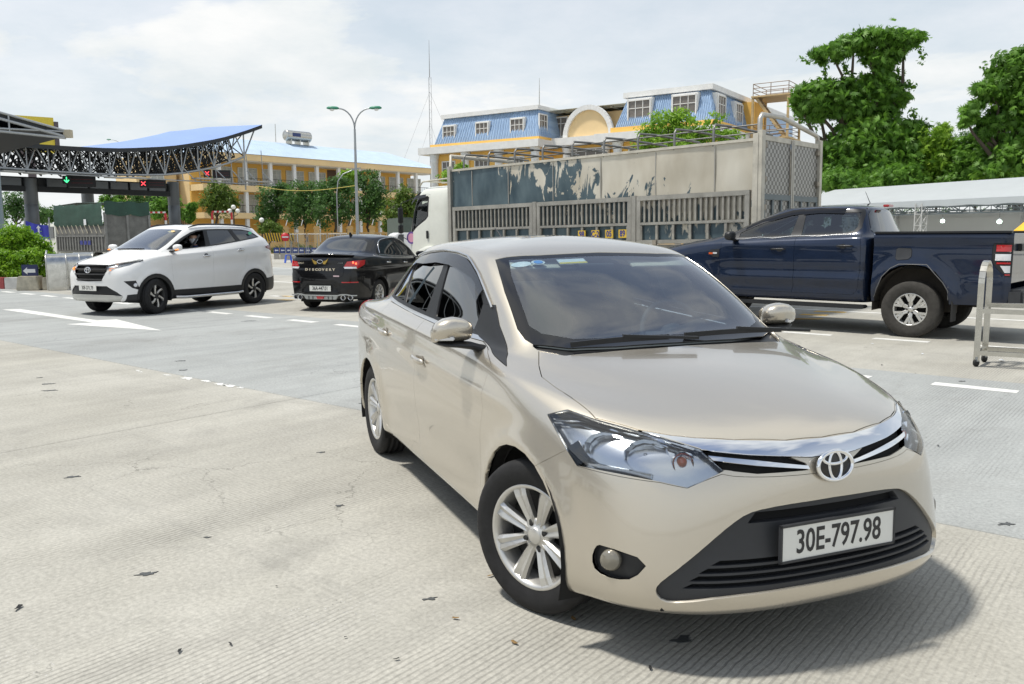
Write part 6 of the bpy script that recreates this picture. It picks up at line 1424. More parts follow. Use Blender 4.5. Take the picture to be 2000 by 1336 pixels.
  for i,x in enumerate(xs):t=i/14;pts.append((x,m*(.565-.02*t),1.668+.028*math.sin(math.pi*min(1,t*1.15))+.045*min(1,min(t,1-t)*9)))
  rl.tube(pts,[.008]+[.017]*13+[.008],8);rl.build('roof_rail',BP,root)
  sb=MB().tube([(.95,m*.90,.30),(.7,m*.925,.285),(-.7,m*.925,.285),(-.9,m*.89,.30)],.03,8);sb.build('side_step','chrome_soft',root)
  wp=MB().bar((1.19,m*.1-.25,1.245),(1.185,m*.1+.28,1.25),.016,.02).build('wiper',BP,root)
 panel('inner_lining',patch_offset(g('body','hood','front_door','rear_door','intake','skid','sill_cladding','rear_cladding','headlight','taillight','fog'),-.085),'liner_black',root,inset=0,rim=False)
 fl=MB();fl.box((0,0,.32),(3.9,1.1,.04));fl.box((0,0,.32),(1.8,1.55,.04));fl.build('floor_pan','liner_black',root)
 arch_well(root,AF,RA-.07,Z0,.84,.48);arch_well(root,AR,RA-.07,Z0,.84,.48)
 st=dict(n=6,wi=.036,wo=.05,twist=.42,dish=.02,ridge=.006,mat='alloy',nuts=5)
 for x,y,s_ in((AF,.755,R(13)),(AF,-.755,R(14)),(AR,.755,0),(AR,-.755,0)):make_wheel(root,(x,y,Z0),.345,.228,.205,st,s_,1 if y>0 else-1,mats=('tyre','rim_dark','liner_black'))
 # cabin
 rbox('dashboard',(.98,0,1.06),(.42,1.26,.24),'interior_dark',root,.06)
 for y in(-.37,.37):
  s_=rbox('front_seat',(.02,y,.70),(.5,.5,.18),'interior_dark',root,.07);rbox('seat_back',(-.26,0,.38),(.16,.48,.66),'interior_dark',s_,.07,rot=(0,-.2,0));rbox('head_rest',(-.36,0,.80),(.10,.27,.19),'interior_dark',s_,.045)
 b_=rbox('rear_seat',(-.9,0,.72),(.5,1.2,.18),'interior_dark',root,.07);rbox('seat_back',(-.28,0,.38),(.16,1.2,.6),'interior_dark',b_,.07,rot=(0,-.25,0))
 sw_=MB();sw_.tube([(0,.185*math.cos(t),.185*math.sin(t))for t in np.linspace(0,2*math.pi,25)],.014,6,caps=False);sw_.bar((0,-.17,0),(0,.17,0),.02,.05);sw_.bar((0,0,0),(.25,0,-.02),.05)
 sw_.build('steering_wheel','interior_dark',root,loc=(.60,.37,1.13),rot=(0,R(-24),0),smooth=True)
 blt=MB();blt.bar((-.02,.62,1.52),(.06,.30,1.12),.045,.004,up=(1,0,0));blt.build('seat_belt','interior_grey',root)
 MB().add([(-1.50,.668,1.535),(-1.40,.673,1.52),(-1.40,.655,1.575),(-1.50,.650,1.59)],[(0,1,2,3)]).build('window_sticker','sticker_green',root)
 gl=lambda x,y:None
 MB().add([(.47+.05*math.cos(t)*0-.03*math.sin(t),.36+.10*math.cos(t),1.59+.0185*math.sin(t))for t in np.linspace(0,2*math.pi,20,endpoint=False)],[tuple(range(20))]).build('windshield_sticker','sticker_orange',root)
 return root
plain('grille_grey',(.10,.10,.105),.3,.6);plain('skid_silver',(.55,.55,.52),.4,.5,var=.1)
plain('orange_glow',(.9,.25,.03),.3,emit=(1,.28,.03),es=1.2);plain('sticker_orange',(.75,.52,.22),.5)
suv=build_suv()
_c,_s=math.cos(-2.0125),math.sin(-2.0125)
def in_car(pose,x,y,z):return(pose[0]+x*math.cos(pose[2])-y*math.sin(pose[2]),pose[1]+x*math.sin(pose[2])+y*math.cos(pose[2]),z)
driver('person',in_car((-7.041,17.604,-2.0125),.17,.40,.17),-2.0125,'person in red and dark blue with white face mask, driving the white SUV','cloth_blue','mask_white',turn=R(48),wheel=(.42,-.02,.97))
driver('person',in_car((.3142,4.6808,-1.1836),.06,.37,-.075),-1.1836,'person in black with light blue face mask, at the wheel of the beige sedan','cloth_dark','mask_blue',turn=R(-10),wheel=(.48,0,.94))
# ================================================================ black sedan seen from behind
def build_kia():
 AF,AR,Z0,RA=1.305,-1.27,.305,.36
 V,a_,b_=bgrid(KIA_RINGS(),5,5)
 X,Y,Z=V[...,0].copy(),V[...,1].copy(),V[...,2].copy();side=np.clip((Y-.6)/.12,0,1)*(Z<.98)
 for ax in(AF,AR):V[...,1]+=.018*np.exp(-((np.hypot(X-ax,Z-Z0)-RA)/.055)**2)*side
 V[...,1]+=side*.012*(np.exp(-((Z-.90-.02*X)/.02)**2)-np.exp(-((Z-.80)/.05)**2))*np.clip((1.25-X)/.4,0,1)
 rear=(X<-1.9)&(Y<.66)
 V[...,0]+=np.where(rear,.022*np.exp(-((Z-.90)/.08)**2)+.03*np.exp(-((Z-.47)/.07)**2)*(Y<.36),0)
 S=Shell(V,a_,b_);Q=V.reshape(-1,3)
 def rx(y,z):k=np.argmin((Q[:,1]-abs(y))**2+(Q[:,2]-z)**2+(Q[:,0]>-1.5)*9);return Q[k,0]
 root=empty('black_sedan',(-3.09,18.36,0),R(72.5),'black sedan with gold wing badge and four exhaust tips, seen from behind','car')
 low=lambda u,w,f:w<8
 S.cut('hole',circle(AF,Z0,RA),(0,1,0),low);S.cut('hole',circle(AR,Z0,RA),(0,1,0),low)
 S.cut('taillight',[(-2.15,-.50,.875),(-2.13,-.57,.985),(-2.0,-.74,1.005),(-1.84,-.82,1.01),(-1.88,-.82,.92),(-2.05,-.74,.845),(-2.15,-.52,.845)],(-.75,-.66,0),lambda u,w,f:u>12 and w<9)
 S.cut('reverse_lens',[(-2.15,-.49,.885),(-2.05,-.72,.885),(-2.05,-.74,.845),(-2.15,-.52,.845)],(-.75,-.66,0),lambda u,w,f:u>12 and w<9,only=('taillight',))
 S.cut('reflector',[(-2.2,-.46,.595),(-2.1,-.80,.595),(-2.1,-.80,.57),(-2.2,-.48,.57)],(-.8,-.6,0),lambda u,w,f:u>12 and w<7)
 S.cut('trunk',[(-2,.03,1.30),(-2,-.66,1.14),(-2,-.61,1.06),(-2,-.56,.98),(-2,-.50,.87),(-2,-.50,.74),(-2,-.46,.69),(-2,.03,.685)],(1,0,0),lambda u,w,f:u>13.2 and w<8.9)
 S.cut('recess',[(-2,.03,.555),(-2,-.27,.555),(-2,-.40,.44),(-2,-.42,.385),(-2,.03,.385)],(1,0,0),lambda u,w,f:u>13 and w<5)
 S.cut('rear_glass',[(-1.10,.03,1.42),(-1.11,-.42,1.41),(-1.17,-.52,1.36),(-1.42,-.58,1.19),(-1.60,-.48,1.14),(-1.68,.03,1.14)],(-1,0,1.1),lambda u,w,f:u>13 and w>8.4)
 sw=lambda u,w,f:3.3<u<15 and w>8
 dlo=[(.66,1.035),(.2,1.045),(-.4,1.07),(-.9,1.097),(-1.05,1.11),(-1.0,1.22),(-.93,1.31),(-.84,1.365),(-.74,1.395),(-.55,1.415),(-.32,1.425),(-.086,1.412),(.16,1.367),(.42,1.26),(.63,1.11)]
 S.cut('trim',[(x,0,z)for x,z in dlo],(0,1,0),sw)
 S.cut('glass_f',[(x,0,z)for x,z in[(.47,1.058),(.2,1.063),(-.09,1.075),(-.155,1.30),(-.168,1.385),(.10,1.35),(.40,1.23)]],(0,1,0),sw,only=('trim',))
 S.cut('glass_b',[(x,0,z)for x,z in[(-.265,1.083),(-.98,1.12),(-.94,1.22),(-.87,1.31),(-.80,1.35),(-.72,1.37),(-.5,1.39),(-.25,1.395),(-.238,1.30)]],(0,1,0),sw,only=('trim',))
 S.cut('windshield',[(.36,.03,1.425),(.34,-.50,1.405),(.59,-.60,1.25),(.95,-.62,1.04),(1.09,-.3,1.02),(1.10,.03,1.023)],(1,0,1),lambda u,w,f:u<4.2 and w>8)
 S.cut('belt',[(x,0,z)for x,z in[(.70,1.015),(.2,1.026),(-.4,1.052),(-.9,1.079),(-1.08,1.094),(-1.05,1.11),(-.9,1.097),(-.4,1.07),(.2,1.045),(.66,1.035)]],(0,1,0),lambda u,w,f:3.3<u<15 and w>7)
 S.cut('front_door',[(x,0,z)for x,z in[(.90,.92),(.885,.42),(.80,.255),(-.06,.255),(-.125,.38),(-.155,.68),(-.225,1.058),(.2,1.026),(.62,1.015)]],(0,1,0),lambda u,w,f:3.3<u<15 and w<10)
 S.cut('rear_door',[(x,0,z)for x,z in[(-.225,1.058),(-.155,.68),(-.125,.38),(-.06,.255),(-.78,.255),(-.915,.42),(-.965,.72),(-1.06,1.085),(-.9,1.079),(-.4,1.052)]],(0,1,0),lambda u,w,f:5<u<15 and w<10)
 g=lambda*n,sd='center':S.get(n,sd);P='black_paint'
 panel('body',g('body'),P,root,inset=.001);tk=panel('trunk_lid',g('trunk'),P,root,inset=.0035);panel('rear_glass',g('rear_glass'),'glass_rear',root,rim=False);panel('windshield',g('windshield'),'glass_windshield',root,rim=False)
 panel('plate_recess',g('recess'),'black_plastic',root,offset=-.02,depth=-.02,inset=0)
 for sd in 'LR':
  m=1 if sd=='L' else-1
  d1=panel('front_door',g('front_door',sd=sd),P,root);d2=panel('rear_door',g('rear_door',sd=sd),P,root)
  panel('window_trim',g('trim',sd=sd),'black_plastic',root,inset=.001);panel('belt_moulding',g('belt',sd=sd),'chrome_soft',root,inset=0,offset=.003)
  panel('window',g('glass_f',sd=sd),'glass_dark',d1,rim=False,offset=-.005);panel('window',g('glass_b',sd=sd),'glass_dark',d2,rim=False,offset=-.005)
  tl=panel('taillight',g('taillight',sd=sd),'red_lens',root,inset=.002,offset=.006);panel('reverse_lamp',g('reverse_lens',sd=sd),'white_lens',tl,inset=.002,offset=.007);panel('reflector',g('reflector',sd=sd),'red_lens',root,inset=.002,offset=.006)
  br=MB();br.lathe([(0,.012),(.022,.006),(.026,-.01)],12,'x')
  if m<0:
   for y_,z_ in((-.665,.965),(-.715,.945)):MB().lathe([(0,-.010),(.016,-.006),(.02,.01)],12,'x').build('lit_bulb','brake_glow',tl,loc=(rx(y_,z_)-.010,y_,z_),rot=(0,0,-.6))
  ed=[surf_point(V,x,z+.008,side=m)+np.array([0,m*.010,.002])for x,z in[(-1.05,1.12),(-1.0,1.225),(-.93,1.315),(-.84,1.37),(-.74,1.40),(-.55,1.42),(-.32,1.43),(-.086,1.417),(.16,1.372),(.42,1.265),(.60,1.14)]]
  MB().tube(ed,.009,6).build('drip_moulding','chrome',root)
  handle(d1,V,-.03,.915,m,'chrome');handle(d2,V,-.85,.94,m,'chrome');side_mirror(root,.66,.78,1.08,m,P)
  # lip spoiler
 sp=MB();rows=[]
 for y in np.linspace(-.64,.64,15):
  x=-2.155+.13*(abs(y)/.64)**2.4;z=1.115-.025*(abs(y)/.64)**2
  rows.append([(x+.10,y,z-.012),(x+.05,y,z+.014),(x-.012,y,z+.022),(x-.015,y,z+.008),(x+.04,y,z-.02)])
 sp.add([q for r in rows for q in r],[(i*5+j,i*5+(j+1)%5,(i+1)*5+(j+1)%5,(i+1)*5+j)for i in range(14)for j in range(5)],True);sp.build('lip_spoiler','gloss_black',root)
 # badges: face -x
 def on_rear(name,s_,size,mat,y,z,par,sx=1.0,bold=0.0,tilt=.10,shear=0.0):
  x=rx(y,z)-.006;M=Matrix.Translation((x,y,z))@Matrix.Rotation(tilt,4,'Y')@Matrix(((0,0,-1,0),(-1,0,0,0),(0,1,0,0),(0,0,0,1)))
  return text_obj(name,s_,size,mat,par,M=M,sx=sx,ext=.004,bold=bold,shear=shear)
 for i,ch in enumerate('DISCOVERY'):on_rear('letter',ch,.062,'badge_cream',.30-.075*i,.828,tk,sx=1.35,bold=.003)
 on_rear('badge','SOLUTO',.038,'badge_cream',.42,.955,tk,sx=1.2,bold=.001);on_rear('badge','DELUXE',.034,'chrome',-.41,.955,tk,sx=1.2,bold=.001)
 ov=MB();ov.tube([(0,.06*math.cos(t),.034*math.sin(t))for t in np.linspace(0,2*math.pi,29)],.006,6,caps=False)
 oo=ov.build('emblem','chrome',tk,loc=(rx(0,.985)-.008,0,.985));on_rear('emblem_letters','KIA',.045,'chrome',0,.985,tk,sx=1.05,bold=.0015)
 for m in(-1,1):
  wg=MB();pts=[(.062,-.03),(.085,-.055),(.12,-.05),(.15,-.01),(.185,.062),(.15,.03),(.11,.012),(.075,.0)]
  wg.prism([(m*a,b)for a,b in pts],-.004,.004,'x');wg.build('wing_badge','gold',tk,loc=(rx(.1,.985)-.008,0,.985),rot=(0,.1,0))
 MB().box((0,0,0),(.004,.13,.026)).build('dealer_sticker','sticker_pink',tk,loc=(rx(-.36,.70)-.004,-.36,.705))
 number_plate(root,(rx(0,.46)-.012,.0,.462),'36A-447.01',-1,size=.105)
 # rear valance with four tail pipes
 df=MB();ys=np.linspace(-.72,.72,17)
 for a,b in zip(ys[:-1],ys[1:]):
  f=lambda y:(-2.215+.16*(abs(y)/.72)**3,y,.325+.02*(abs(y)<.62)*(abs(y)>.40))
  df.bar(f(a),f(b),.03,.022)
 df.build('valance_trim','silver_paint',root)
 pn=MB();pn.prism([(-.38,.315),(.38,.315),(.33,.245),(-.33,.245)],-2.20,-2.16,'x');pn.build('diffuser','silver_paint',root,bevel=.006)
 for y in(-.26,-.17,.17,.26):MB().box((-2.205,y,.28),(.02,.012,.06)).build('diffuser_fin','grey_plastic',root)
 MB().prism([(-.085,.315),(.085,.315),(.07,.255),(-.07,.255)],-2.225,-2.195,'x').build('fog_light','red_lens',root,bevel=.006)
 for y in(-.605,-.475,.475,.605):
  t=MB();t.lathe([(.040,.12),(.050,-.0),(.050,-.02),(.044,-.022),(.040,-.01),(.038,.08),(0,.085)],20,'x');t.build('tail_pipe','chrome',root,loc=(-2.205+.10*(abs(y)/.6)**3,y,.285))
  MB().lathe([(0,.03),(.0385,.03)],16,'x').build('pipe_bore','liner_black',root,loc=(-2.205+.10*(abs(y)/.6)**3,y,.285))
 fn=MB();fn.prism([(-.10,0),(.09,0),(.0,.035),(-.05,.075),(-.085,.07)],-.012,.012,'y');fn.build('shark_fin_antenna','gloss_black',root,loc=(-.87,0,1.482),bevel=.006)
 panel('inner_lining',patch_offset(g('body','trunk','front_door','rear_door','taillight','recess'),-.08),'liner_black',root,inset=0,rim=False)
 fl=MB();fl.box((0,0,.26),(3.9,1.15,.03));fl.box((0,0,.26),(1.8,1.55,.03));fl.box((-1.95,0,.24),(.3,1.0,.1));fl.build('floor_pan','liner_black',root)
 arch_well(root,AF,RA,Z0,.83,.5);arch_well(root,AR,RA,Z0,.83,.5)
 st=dict(n=10,wi=.018,wo=.026,dish=.018,ridge=.005,nuts=4)
 for x,y in((AF,.735),(AF,-.735),(AR,.735),(AR,-.735)):make_wheel(root,(x,y,Z0),.305,.20,.18,st,0,1 if y>0 else-1,mats=('tyre','alloy','liner_black'))
 for y in(-.36,.36):
  s_=rbox('front_seat',(-.02,y,.54),(.50,.50,.18),'interior_dark',root,.07);rbox('seat_back',(-.26,0,.36),(.16,.48,.62),'interior_dark',s_,.07,rot=(0,-.28,0));rbox('head_rest',(-.37,0,.78),(.10,.27,.18),'interior_dark',s_,.045)
 b_=rbox('rear_seat',(-.95,0,.54),(.5,1.2,.18),'interior_dark',root,.07);rbox('seat_back',(-.28,0,.34),(.16,1.2,.56),'interior_dark',b_,.07,rot=(0,-.35,0))
 rbox('dashboard',(.86,0,.9),(.42,1.26,.20),'interior_dark',root,.06)
 return root
plain('badge_cream',(.75,.66,.5),.3,.6);plain('sticker_pink',(.6,.45,.48),.5);plain('silver_paint',(.45,.46,.45),.4,.5);plain('brake_glow',(.9,.1,.05),.3,emit=(1,.12,.04),es=3.0)
kia=build_kia()
# ================================================================ dark blue pickup on the right
def build_pickup():
 AR,AF,Z0=-1.61,2.0,.40
 fx=lambda x:float(np.interp(x,[-1.05,-.943,-.035,1.025,2.6],[-1.04,-.906,.12,1.37,2.95]))
 V,a_,b_=bgrid([[(fx(x),y,z)for x,y,z in r]for r in PICKUP_RINGS()],5,5)
 X,Y,Z=V[...,0].copy(),V[...,1].copy(),V[...,2].copy();side=np.clip((Y-.7)/.1,0,1)*(Z<1.36)
 V[...,1]+=side*(.012*np.exp(-((Z-1.30)/.03)**2)+.014*np.exp(-((Z-.80)/.05)**2)-.016*np.exp(-((Z-.93)/.07)**2)-.010*np.exp(-((Z-.66)/.05)**2))*np.clip((1.45-X)/.3,0,1)
 V[...,1]+=.04*np.exp(-((np.hypot(X-AF,Z-Z0)-.52)/.09)**2)*side
 S=Shell(V,a_,b_);cut0=S.cut;S.cut=lambda n,pts,*a,**k:cut0(n,pts if n=='hole' else[(fx(p[0]),)+tuple(p[1:])for p in pts],*a,**k)
 PX,PY,PS=5.066,13.504,R(138)
 root=empty('blue_pickup',(PX,PY,0),PS,'dark blue double cab pickup truck seen from its left side','car')
 S.cut('hole',circle(AF,Z0,.47),(0,1,0),lambda u,w,f:w<7)
 sw=lambda u,w,f:2.5<u<14.6 and w>7.6
 dlo=[(.97,1.398),(.5,1.408),(0,1.428),(-.5,1.450),(-.72,1.468),(-.83,1.50),(-.875,1.56),(-.875,1.78),(-.86,1.835),(-.5,1.845),(-.1,1.842),(.1,1.825),(.3,1.775),(.52,1.69),(.74,1.585),(.90,1.49)]
 S.cut('trim',[(x,0,z)for x,z in dlo],(0,1,0),sw)
 S.cut('glass_f',[(x,0,z)for x,z in[(.80,1.425),(.4,1.43),(.06,1.445),(.03,1.60),(.0,1.775),(.12,1.768),(.30,1.722),(.52,1.635),(.72,1.54),(.80,1.495)]],(0,1,0),sw,only=('trim',))
 S.cut('glass_b',[(x,0,z)for x,z in[(-.09,1.452),(-.5,1.472),(-.70,1.487),(-.79,1.52),(-.825,1.58),(-.825,1.79),(-.10,1.79)]],(0,1,0),sw,only=('trim',))
 S.cut('windshield',[(.37,.03,1.855),(.35,-.42,1.845),(.29,-.53,1.835),(.55,-.59,1.72),(.85,-.65,1.58),(1.08,-.66,1.46),(1.17,-.4,1.455),(1.19,.03,1.458)],(1,0,1),lambda u,w,f:u<4.2 and w>8)
 S.cut('rear_glass',[(-1,.03,1.83),(-1,-.44,1.825),(-1,-.54,1.76),(-1,-.64,1.52),(-1,-.62,1.49),(-1,.03,1.49)],(1,0,0),lambda u,w,f:u>14.0 and w>8)
 S.cut('hood',[(1.22,.03,1.4),(1.18,-.55,1.4),(1.10,-.70,1.4),(1.28,-.77,1.36),(1.6,-.80,1.30),(2.0,-.74,1.26),(2.33,-.4,1.24),(2.4,.03,1.24)],(0,0,1),lambda u,w,f:u<8 and 5.8<w<9.6)
 S.cut('vent',[(x,0,z)for x,z in[(1.245,1.175),(1.19,1.225),(1.04,1.235),(1.045,1.10),(1.15,1.105)]],(0,1,0),lambda u,w,f:w<8)
 S.cut('front_door',[(x,0,z)for x,z in[(1.02,1.35),(1.025,1.0),(1.03,.62),(1.0,.575),(-.02,.575),(-.045,.70),(-.04,1.1),(-.035,1.428),(.5,1.408),(.97,1.398)]],(0,1,0),lambda u,w,f:2.5<u<14 and w<10)
 S.cut('rear_door',[(x,0,z)for x,z in[(-.02,.575),(-.045,.70),(-.04,1.1),(-.035,1.428),(-.5,1.45),(-.72,1.468),(-.90,1.47),(-.925,1.25),(-.93,1.0),(-.915,.72),(-.89,.62),(-.84,.575)]],(0,1,0),lambda u,w,f:5<u<15 and w<10)
 g=lambda*n,sd='center':S.get(n,sd);P='navy_paint';BP='black_plastic'
 panel('cab',g('body'),P,root,inset=.001);panel('hood',g('hood'),P,root,inset=.004);panel('windshield',g('windshield'),'glass_green',root,rim=False);panel('rear_glass',g('rear_glass'),'glass_rear',root,rim=False,offset=.004)
 # bed: skin of the side from sill to rail
 xs=np.linspace(-1.075,-2.84,49);zs=[.50,.53,.56,.62,.68,.74,.80,.86,.92,.98,1.04,1.10,1.16,1.22,1.28,1.34,1.39,1.43,1.455,1.47,1.475]
 VB=np.zeros((len(zs),len(xs),3))
 for i,z in enumerate(zs):
  for j,x in enumerate(xs):
   y=.915-.03*max(0,(.62-z)/.12)+.012*math.exp(-((z-1.40)/.03)**2)-.012*math.exp(-((z-1.30)/.06)**2)
   d=math.hypot(x-AR-.02,z-Z0);y+=.045*math.exp(-((d-.60)/.11)**2)*(1 if d>.60 else 1)
   y+=.012*math.exp(-((z-.80)/.05)**2)*max(0,min(1,(-2.2-x)/.15))
   if z>1.455:y-=(z-1.455)*1.2
   if x<-2.74:y-=(-2.74-x)**2*5.5
   VB[i,j]=(x,y,z)
 B=Shell(VB,np.arange(49.0),np.arange(float(len(zs))),closed=False)
 B.cut('hole',[(x,0,z)for x,z in[(-1.08,.2),(-1.115,.55),(-1.15,.70),(-1.22,.85),(-1.32,.955),(-1.45,1.02),(-1.62,1.04),(-1.80,1.015),(-1.93,.94),(-2.03,.82),(-2.09,.68),(-2.115,.55),(-2.12,.2)]],(0,1,0))
 B.cut('lamp',[(x,0,z)for x,z in[(-2.605,1.30),(-2.62,1.335),(-2.9,1.34),(-2.9,.885),(-2.78,.90),(-2.70,.97),(-2.62,1.07),(-2.605,1.13)]],(0,1,0))
 for z0,z1,x0,n in[(1.225,1.32,-2.645,'lamp_red'),(1.105,1.20,-2.64,'lamp_white'),(1.06,1.09,-2.66,'lamp_red2'),(.945,1.045,-2.70,'lamp_white2'),(.91,.935,-2.76,'lamp_red3')]:
  B.cut(n,[(x0,0,z1),(-2.82,0,z1),(-2.82,0,z0),(x0-(.06 if z0<1 and z0>.94 else .0),0,z0)],(0,1,0),only=('lamp',))
 B.cut('flap',[(x,0,z)for x,z in[(-1.39,1.255),(-1.42,1.27),(-1.58,1.265),(-1.60,1.235),(-1.60,1.15),(-1.56,1.11),(-1.41,1.095),(-1.385,1.12)]],(0,1,0))
 for sd in 'LR':
  m=1 if sd=='L' else-1
  bs=panel('bed_side',B.get(('body',),sd),P,root,depth=.03)
  tl=panel('taillight',B.get(('lamp',),sd),BP,root,inset=.002)
  for n,mt,lab in(('lamp_red','red_lens','brake_lamp'),('lamp_white','white_lens','reverse_lamp'),('lamp_red2','red_lens','reflector'),('lamp_white2','white_lens','indicator'),('lamp_red3','red_lens','reflector')):panel(lab,B.get((n,),sd),mt,tl,inset=.004,offset=.004)
  if m>0:ff=panel('fuel_flap',B.get(('flap',),sd),'dark_plastic',root,offset=.006,depth=.012)
  else:panel('bed_patch',B.get(('flap',),sd),P,root)
  d1=panel('front_door',g('front_door',sd=sd),P,root);d2=panel('rear_door',g('rear_door',sd=sd),P,root)
  panel('window_trim',g('trim',sd=sd),BP,root,inset=.001);panel('window',g('glass_f',sd=sd),'glass_green',d1,rim=False,offset=-.006);panel('window',g('glass_b',sd=sd),'glass_dark2',d2,rim=False,offset=-.006)
  vt=panel('fender_vent',g('vent',sd=sd),BP,root,offset=.008,depth=.015)
  MB().box((fx(1.17),m*.957,1.165),(.07,.01,.03)).build('side_indicator','orange_lens',vt);MB().box((fx(1.095),m*.957,1.17),(.07,.01,.026)).build('vent_badge','white_lens',vt)
  handle(d1,V,.377,1.24,m,BP,L=.25,sl=0);handle(d2,V,-.655,1.293,m,BP,L=.25,sl=0)
  side_mirror(root,1.13,.90,1.45,m,BP,s=1.15)
  vis=MB()
  for pr_ in([(.74,1.585),(.52,1.69),(.3,1.777),(.1,1.828),(-.06,1.845)],[(-.075,1.845),(-.3,1.85),(-.6,1.85),(-.86,1.843)]):
   rows=[]
   for x,z in pr_:
    p=surf_point(V,fx(x),z,side=m);rows.append(((p[0],p[1]+m*.012,p[2]+.012),(p[0],p[1]+m*.040,p[2]-.03),(p[0],p[1]+m*.050,p[2]-.068)))
   vis.add([q for r in rows for q in r],[(i*3+j,i*3+j+1,(i+1)*3+j+1,(i+1)*3+j)for i in range(len(rows)-1)for j in range(2)],True)
  vis.build('window_visor','gloss_black',root)
  bl=MB().tube([surf_point(V,fx(x),1.392+(.97-x)*.04,side=m)+np.array([0,m*.004,0])for x in np.linspace(.9,-.75,9)],.007,6);bl.build('belt_moulding','chrome_soft',root)
  rb=MB();rb.prism([(1.45,.43),(-.98,.43),(-1.0,.405),(-.97,.375),(1.40,.375),(1.45,.40)],m*.80,m*.97,'y');rb.build('running_board',BP,root,bevel=.008)
  rc=MB();rc.box((-1.95,m*.885,1.487),(1.74,.09,.03));rc.build('bed_rail_cap',BP,root,bevel=.008)
  # arch lip
  al=MB();ap=[(-1.115,.55),(-1.15,.70),(-1.22,.85),(-1.32,.955),(-1.45,1.02),(-1.62,1.04),(-1.80,1.015),(-1.93,.94),(-2.03,.82),(-2.09,.68),(-2.115,.55)]
  al.tube([surf_point(VB,x,z,side=m)+np.array([0,-m*.002,0])for x,z in ap],.007,5);al.build('arch_lip','grey_plastic',root)
  fl_=MB();fl_.box((-2.16,m*.84,.42),(.02,.20,.32));fl_.build('mud_flap','rubber',root)
  wl=MB();n=18;pr_=[(-1.61+.53*math.cos(t),.42+.60*math.sin(t))for t in np.linspace(-.1,math.pi+.1,n)]
  wl.add([(x,m*.90,z)for x,z in pr_]+[(x,m*.56,z)for x,z in pr_],[(i,i+1,n+i+1,n+i)for i in range(n-1)]+[tuple(range(n,2*n))]);wl.build('wheel_well','well_dirt',root)
 tg=MB();tg.box((-2.80,0,1.14),(.07,1.74,.66));tg.build('tailgate',P,root,bevel=.015);MB().box((-2.89,0,.62),(.20,1.76,.22)).build('rear_bumper','dark_plastic',root,bevel=.03);MB().box((-2.86,.45,1.28),(.05,.28,.10)).build('tailgate_handle','black_plastic',root,bevel=.01)
 MB().box((-1.07,0,.95),(.03,1.66,.95)).build('gap_filler','liner_black',root);fb=MB();fb.box((-1.95,0,1.0),(1.72,1.6,.04));fb.box((-1.09,0,1.2),(.04,1.6,.52));fb.box((-1.0,0,.55),(3.6,.9,.14));fb.box((0,0,.52),(2.0,1.6,.06));fb.box((-1.61,0,.40),(.12,1.5,.12));fb.build('chassis','liner_black',root)
 MB().box((-1.95,0,1.46),(1.70,1.68,.02)).build('bed_cover','rubber',root)
 bk=MB();bk.box((-.955,0,1.893),(.09,.22,.04));bk.build('brake_lamp','red_lens',root,bevel=.01)
 MB().tube([(-.66,.05,1.91),(-.70,.05,1.94),(-.62,.05,2.12)],[.014,.006,.003],6).build('roof_antenna',BP,root)
 panel('inner_lining',patch_offset(g('body','hood','front_door','rear_door'),-.09),'liner_black',root,inset=0,rim=False)
 st=dict(n=6,wi=.06,wo=.05,dish=.03,ridge=.008,fork=.062,fw=.035,nuts=6)
 for x,y in((AR,.79),(AR,-.79),(AF,.79),(AF,-.79)):make_wheel(root,(x,y,.400),.402,.232,.25,st,0,1 if y>0 else-1,mats=('tyre_dusty','alloy','liner_black'),spin=R(90))
 for y in(-.38,.38):
  s_=rbox('front_seat',(.30,y,.92),(.5,.52,.18),'interior_grey',root,.07);rbox('seat_back',(-.24,0,.38),(.16,.5,.62),'interior_grey',s_,.07,rot=(0,-.22,0));rbox('head_rest',(-.33,0,.78),(.10,.28,.19),'interior_grey',s_,.045)
 b_=rbox('rear_seat',(-.62,0,.92),(.45,1.3,.18),'interior_grey',root,.07);rbox('seat_back',(-.18,0,.36),(.14,1.3,.5),'interior_grey',b_,.06,rot=(0,-.15,0))
 rbox('dashboard',(1.25,0,1.28),(.36,1.34,.22),'interior_dark',root,.06)
 return root
glass_mat('glass_dark2',(.22,.26,.27),0,.05,1.2)
plain('well_dirt',(.06,.052,.042),.95,var=.3,vscale=5)
pickup=build_pickup()
# ================================================================ stake-bed truck with steel cargo box
def CAB_RINGS():
 cols=[(10.12,0),(10.11,.55),(10.06,.90),(9.92,1.06),(9.6,1.10),(9.2,1.105),(8.8,1.10),(8.45,1.09),(8.36,.95),(8.35,.5),(8.35,0)]
 def rg(z,fx,sy,rx=0.0):return[(x+(fx if i<=2 else fx*.8 if i==3 else fx*.4 if i==4 else 0)+(rx if i>=7 else 0),y*sy,z)for i,(x,y)in enumerate(cols)]
 rs=[rg(1.0,-.05,.93),rg(1.02,0,.99),rg(1.3,0,1),rg(1.6,-.01,1),rg(1.82,-.05,1),rg(2.10,-.13,.99),rg(2.38,-.23,.975),rg(2.60,-.36,.95),rg(2.76,-.52,.90),rg(2.84,-.72,.78,.10)]
 rs.append([(x*.6+9.15*.4,y*.4,2.885)for x,y,z in rs[-1]]);rs.append([(x*.35+9.15*.65,0,2.895)for x,y,z in rs[-2]])
 return rs
plain('steel_polished',(.72,.70,.66),.12,1.0)
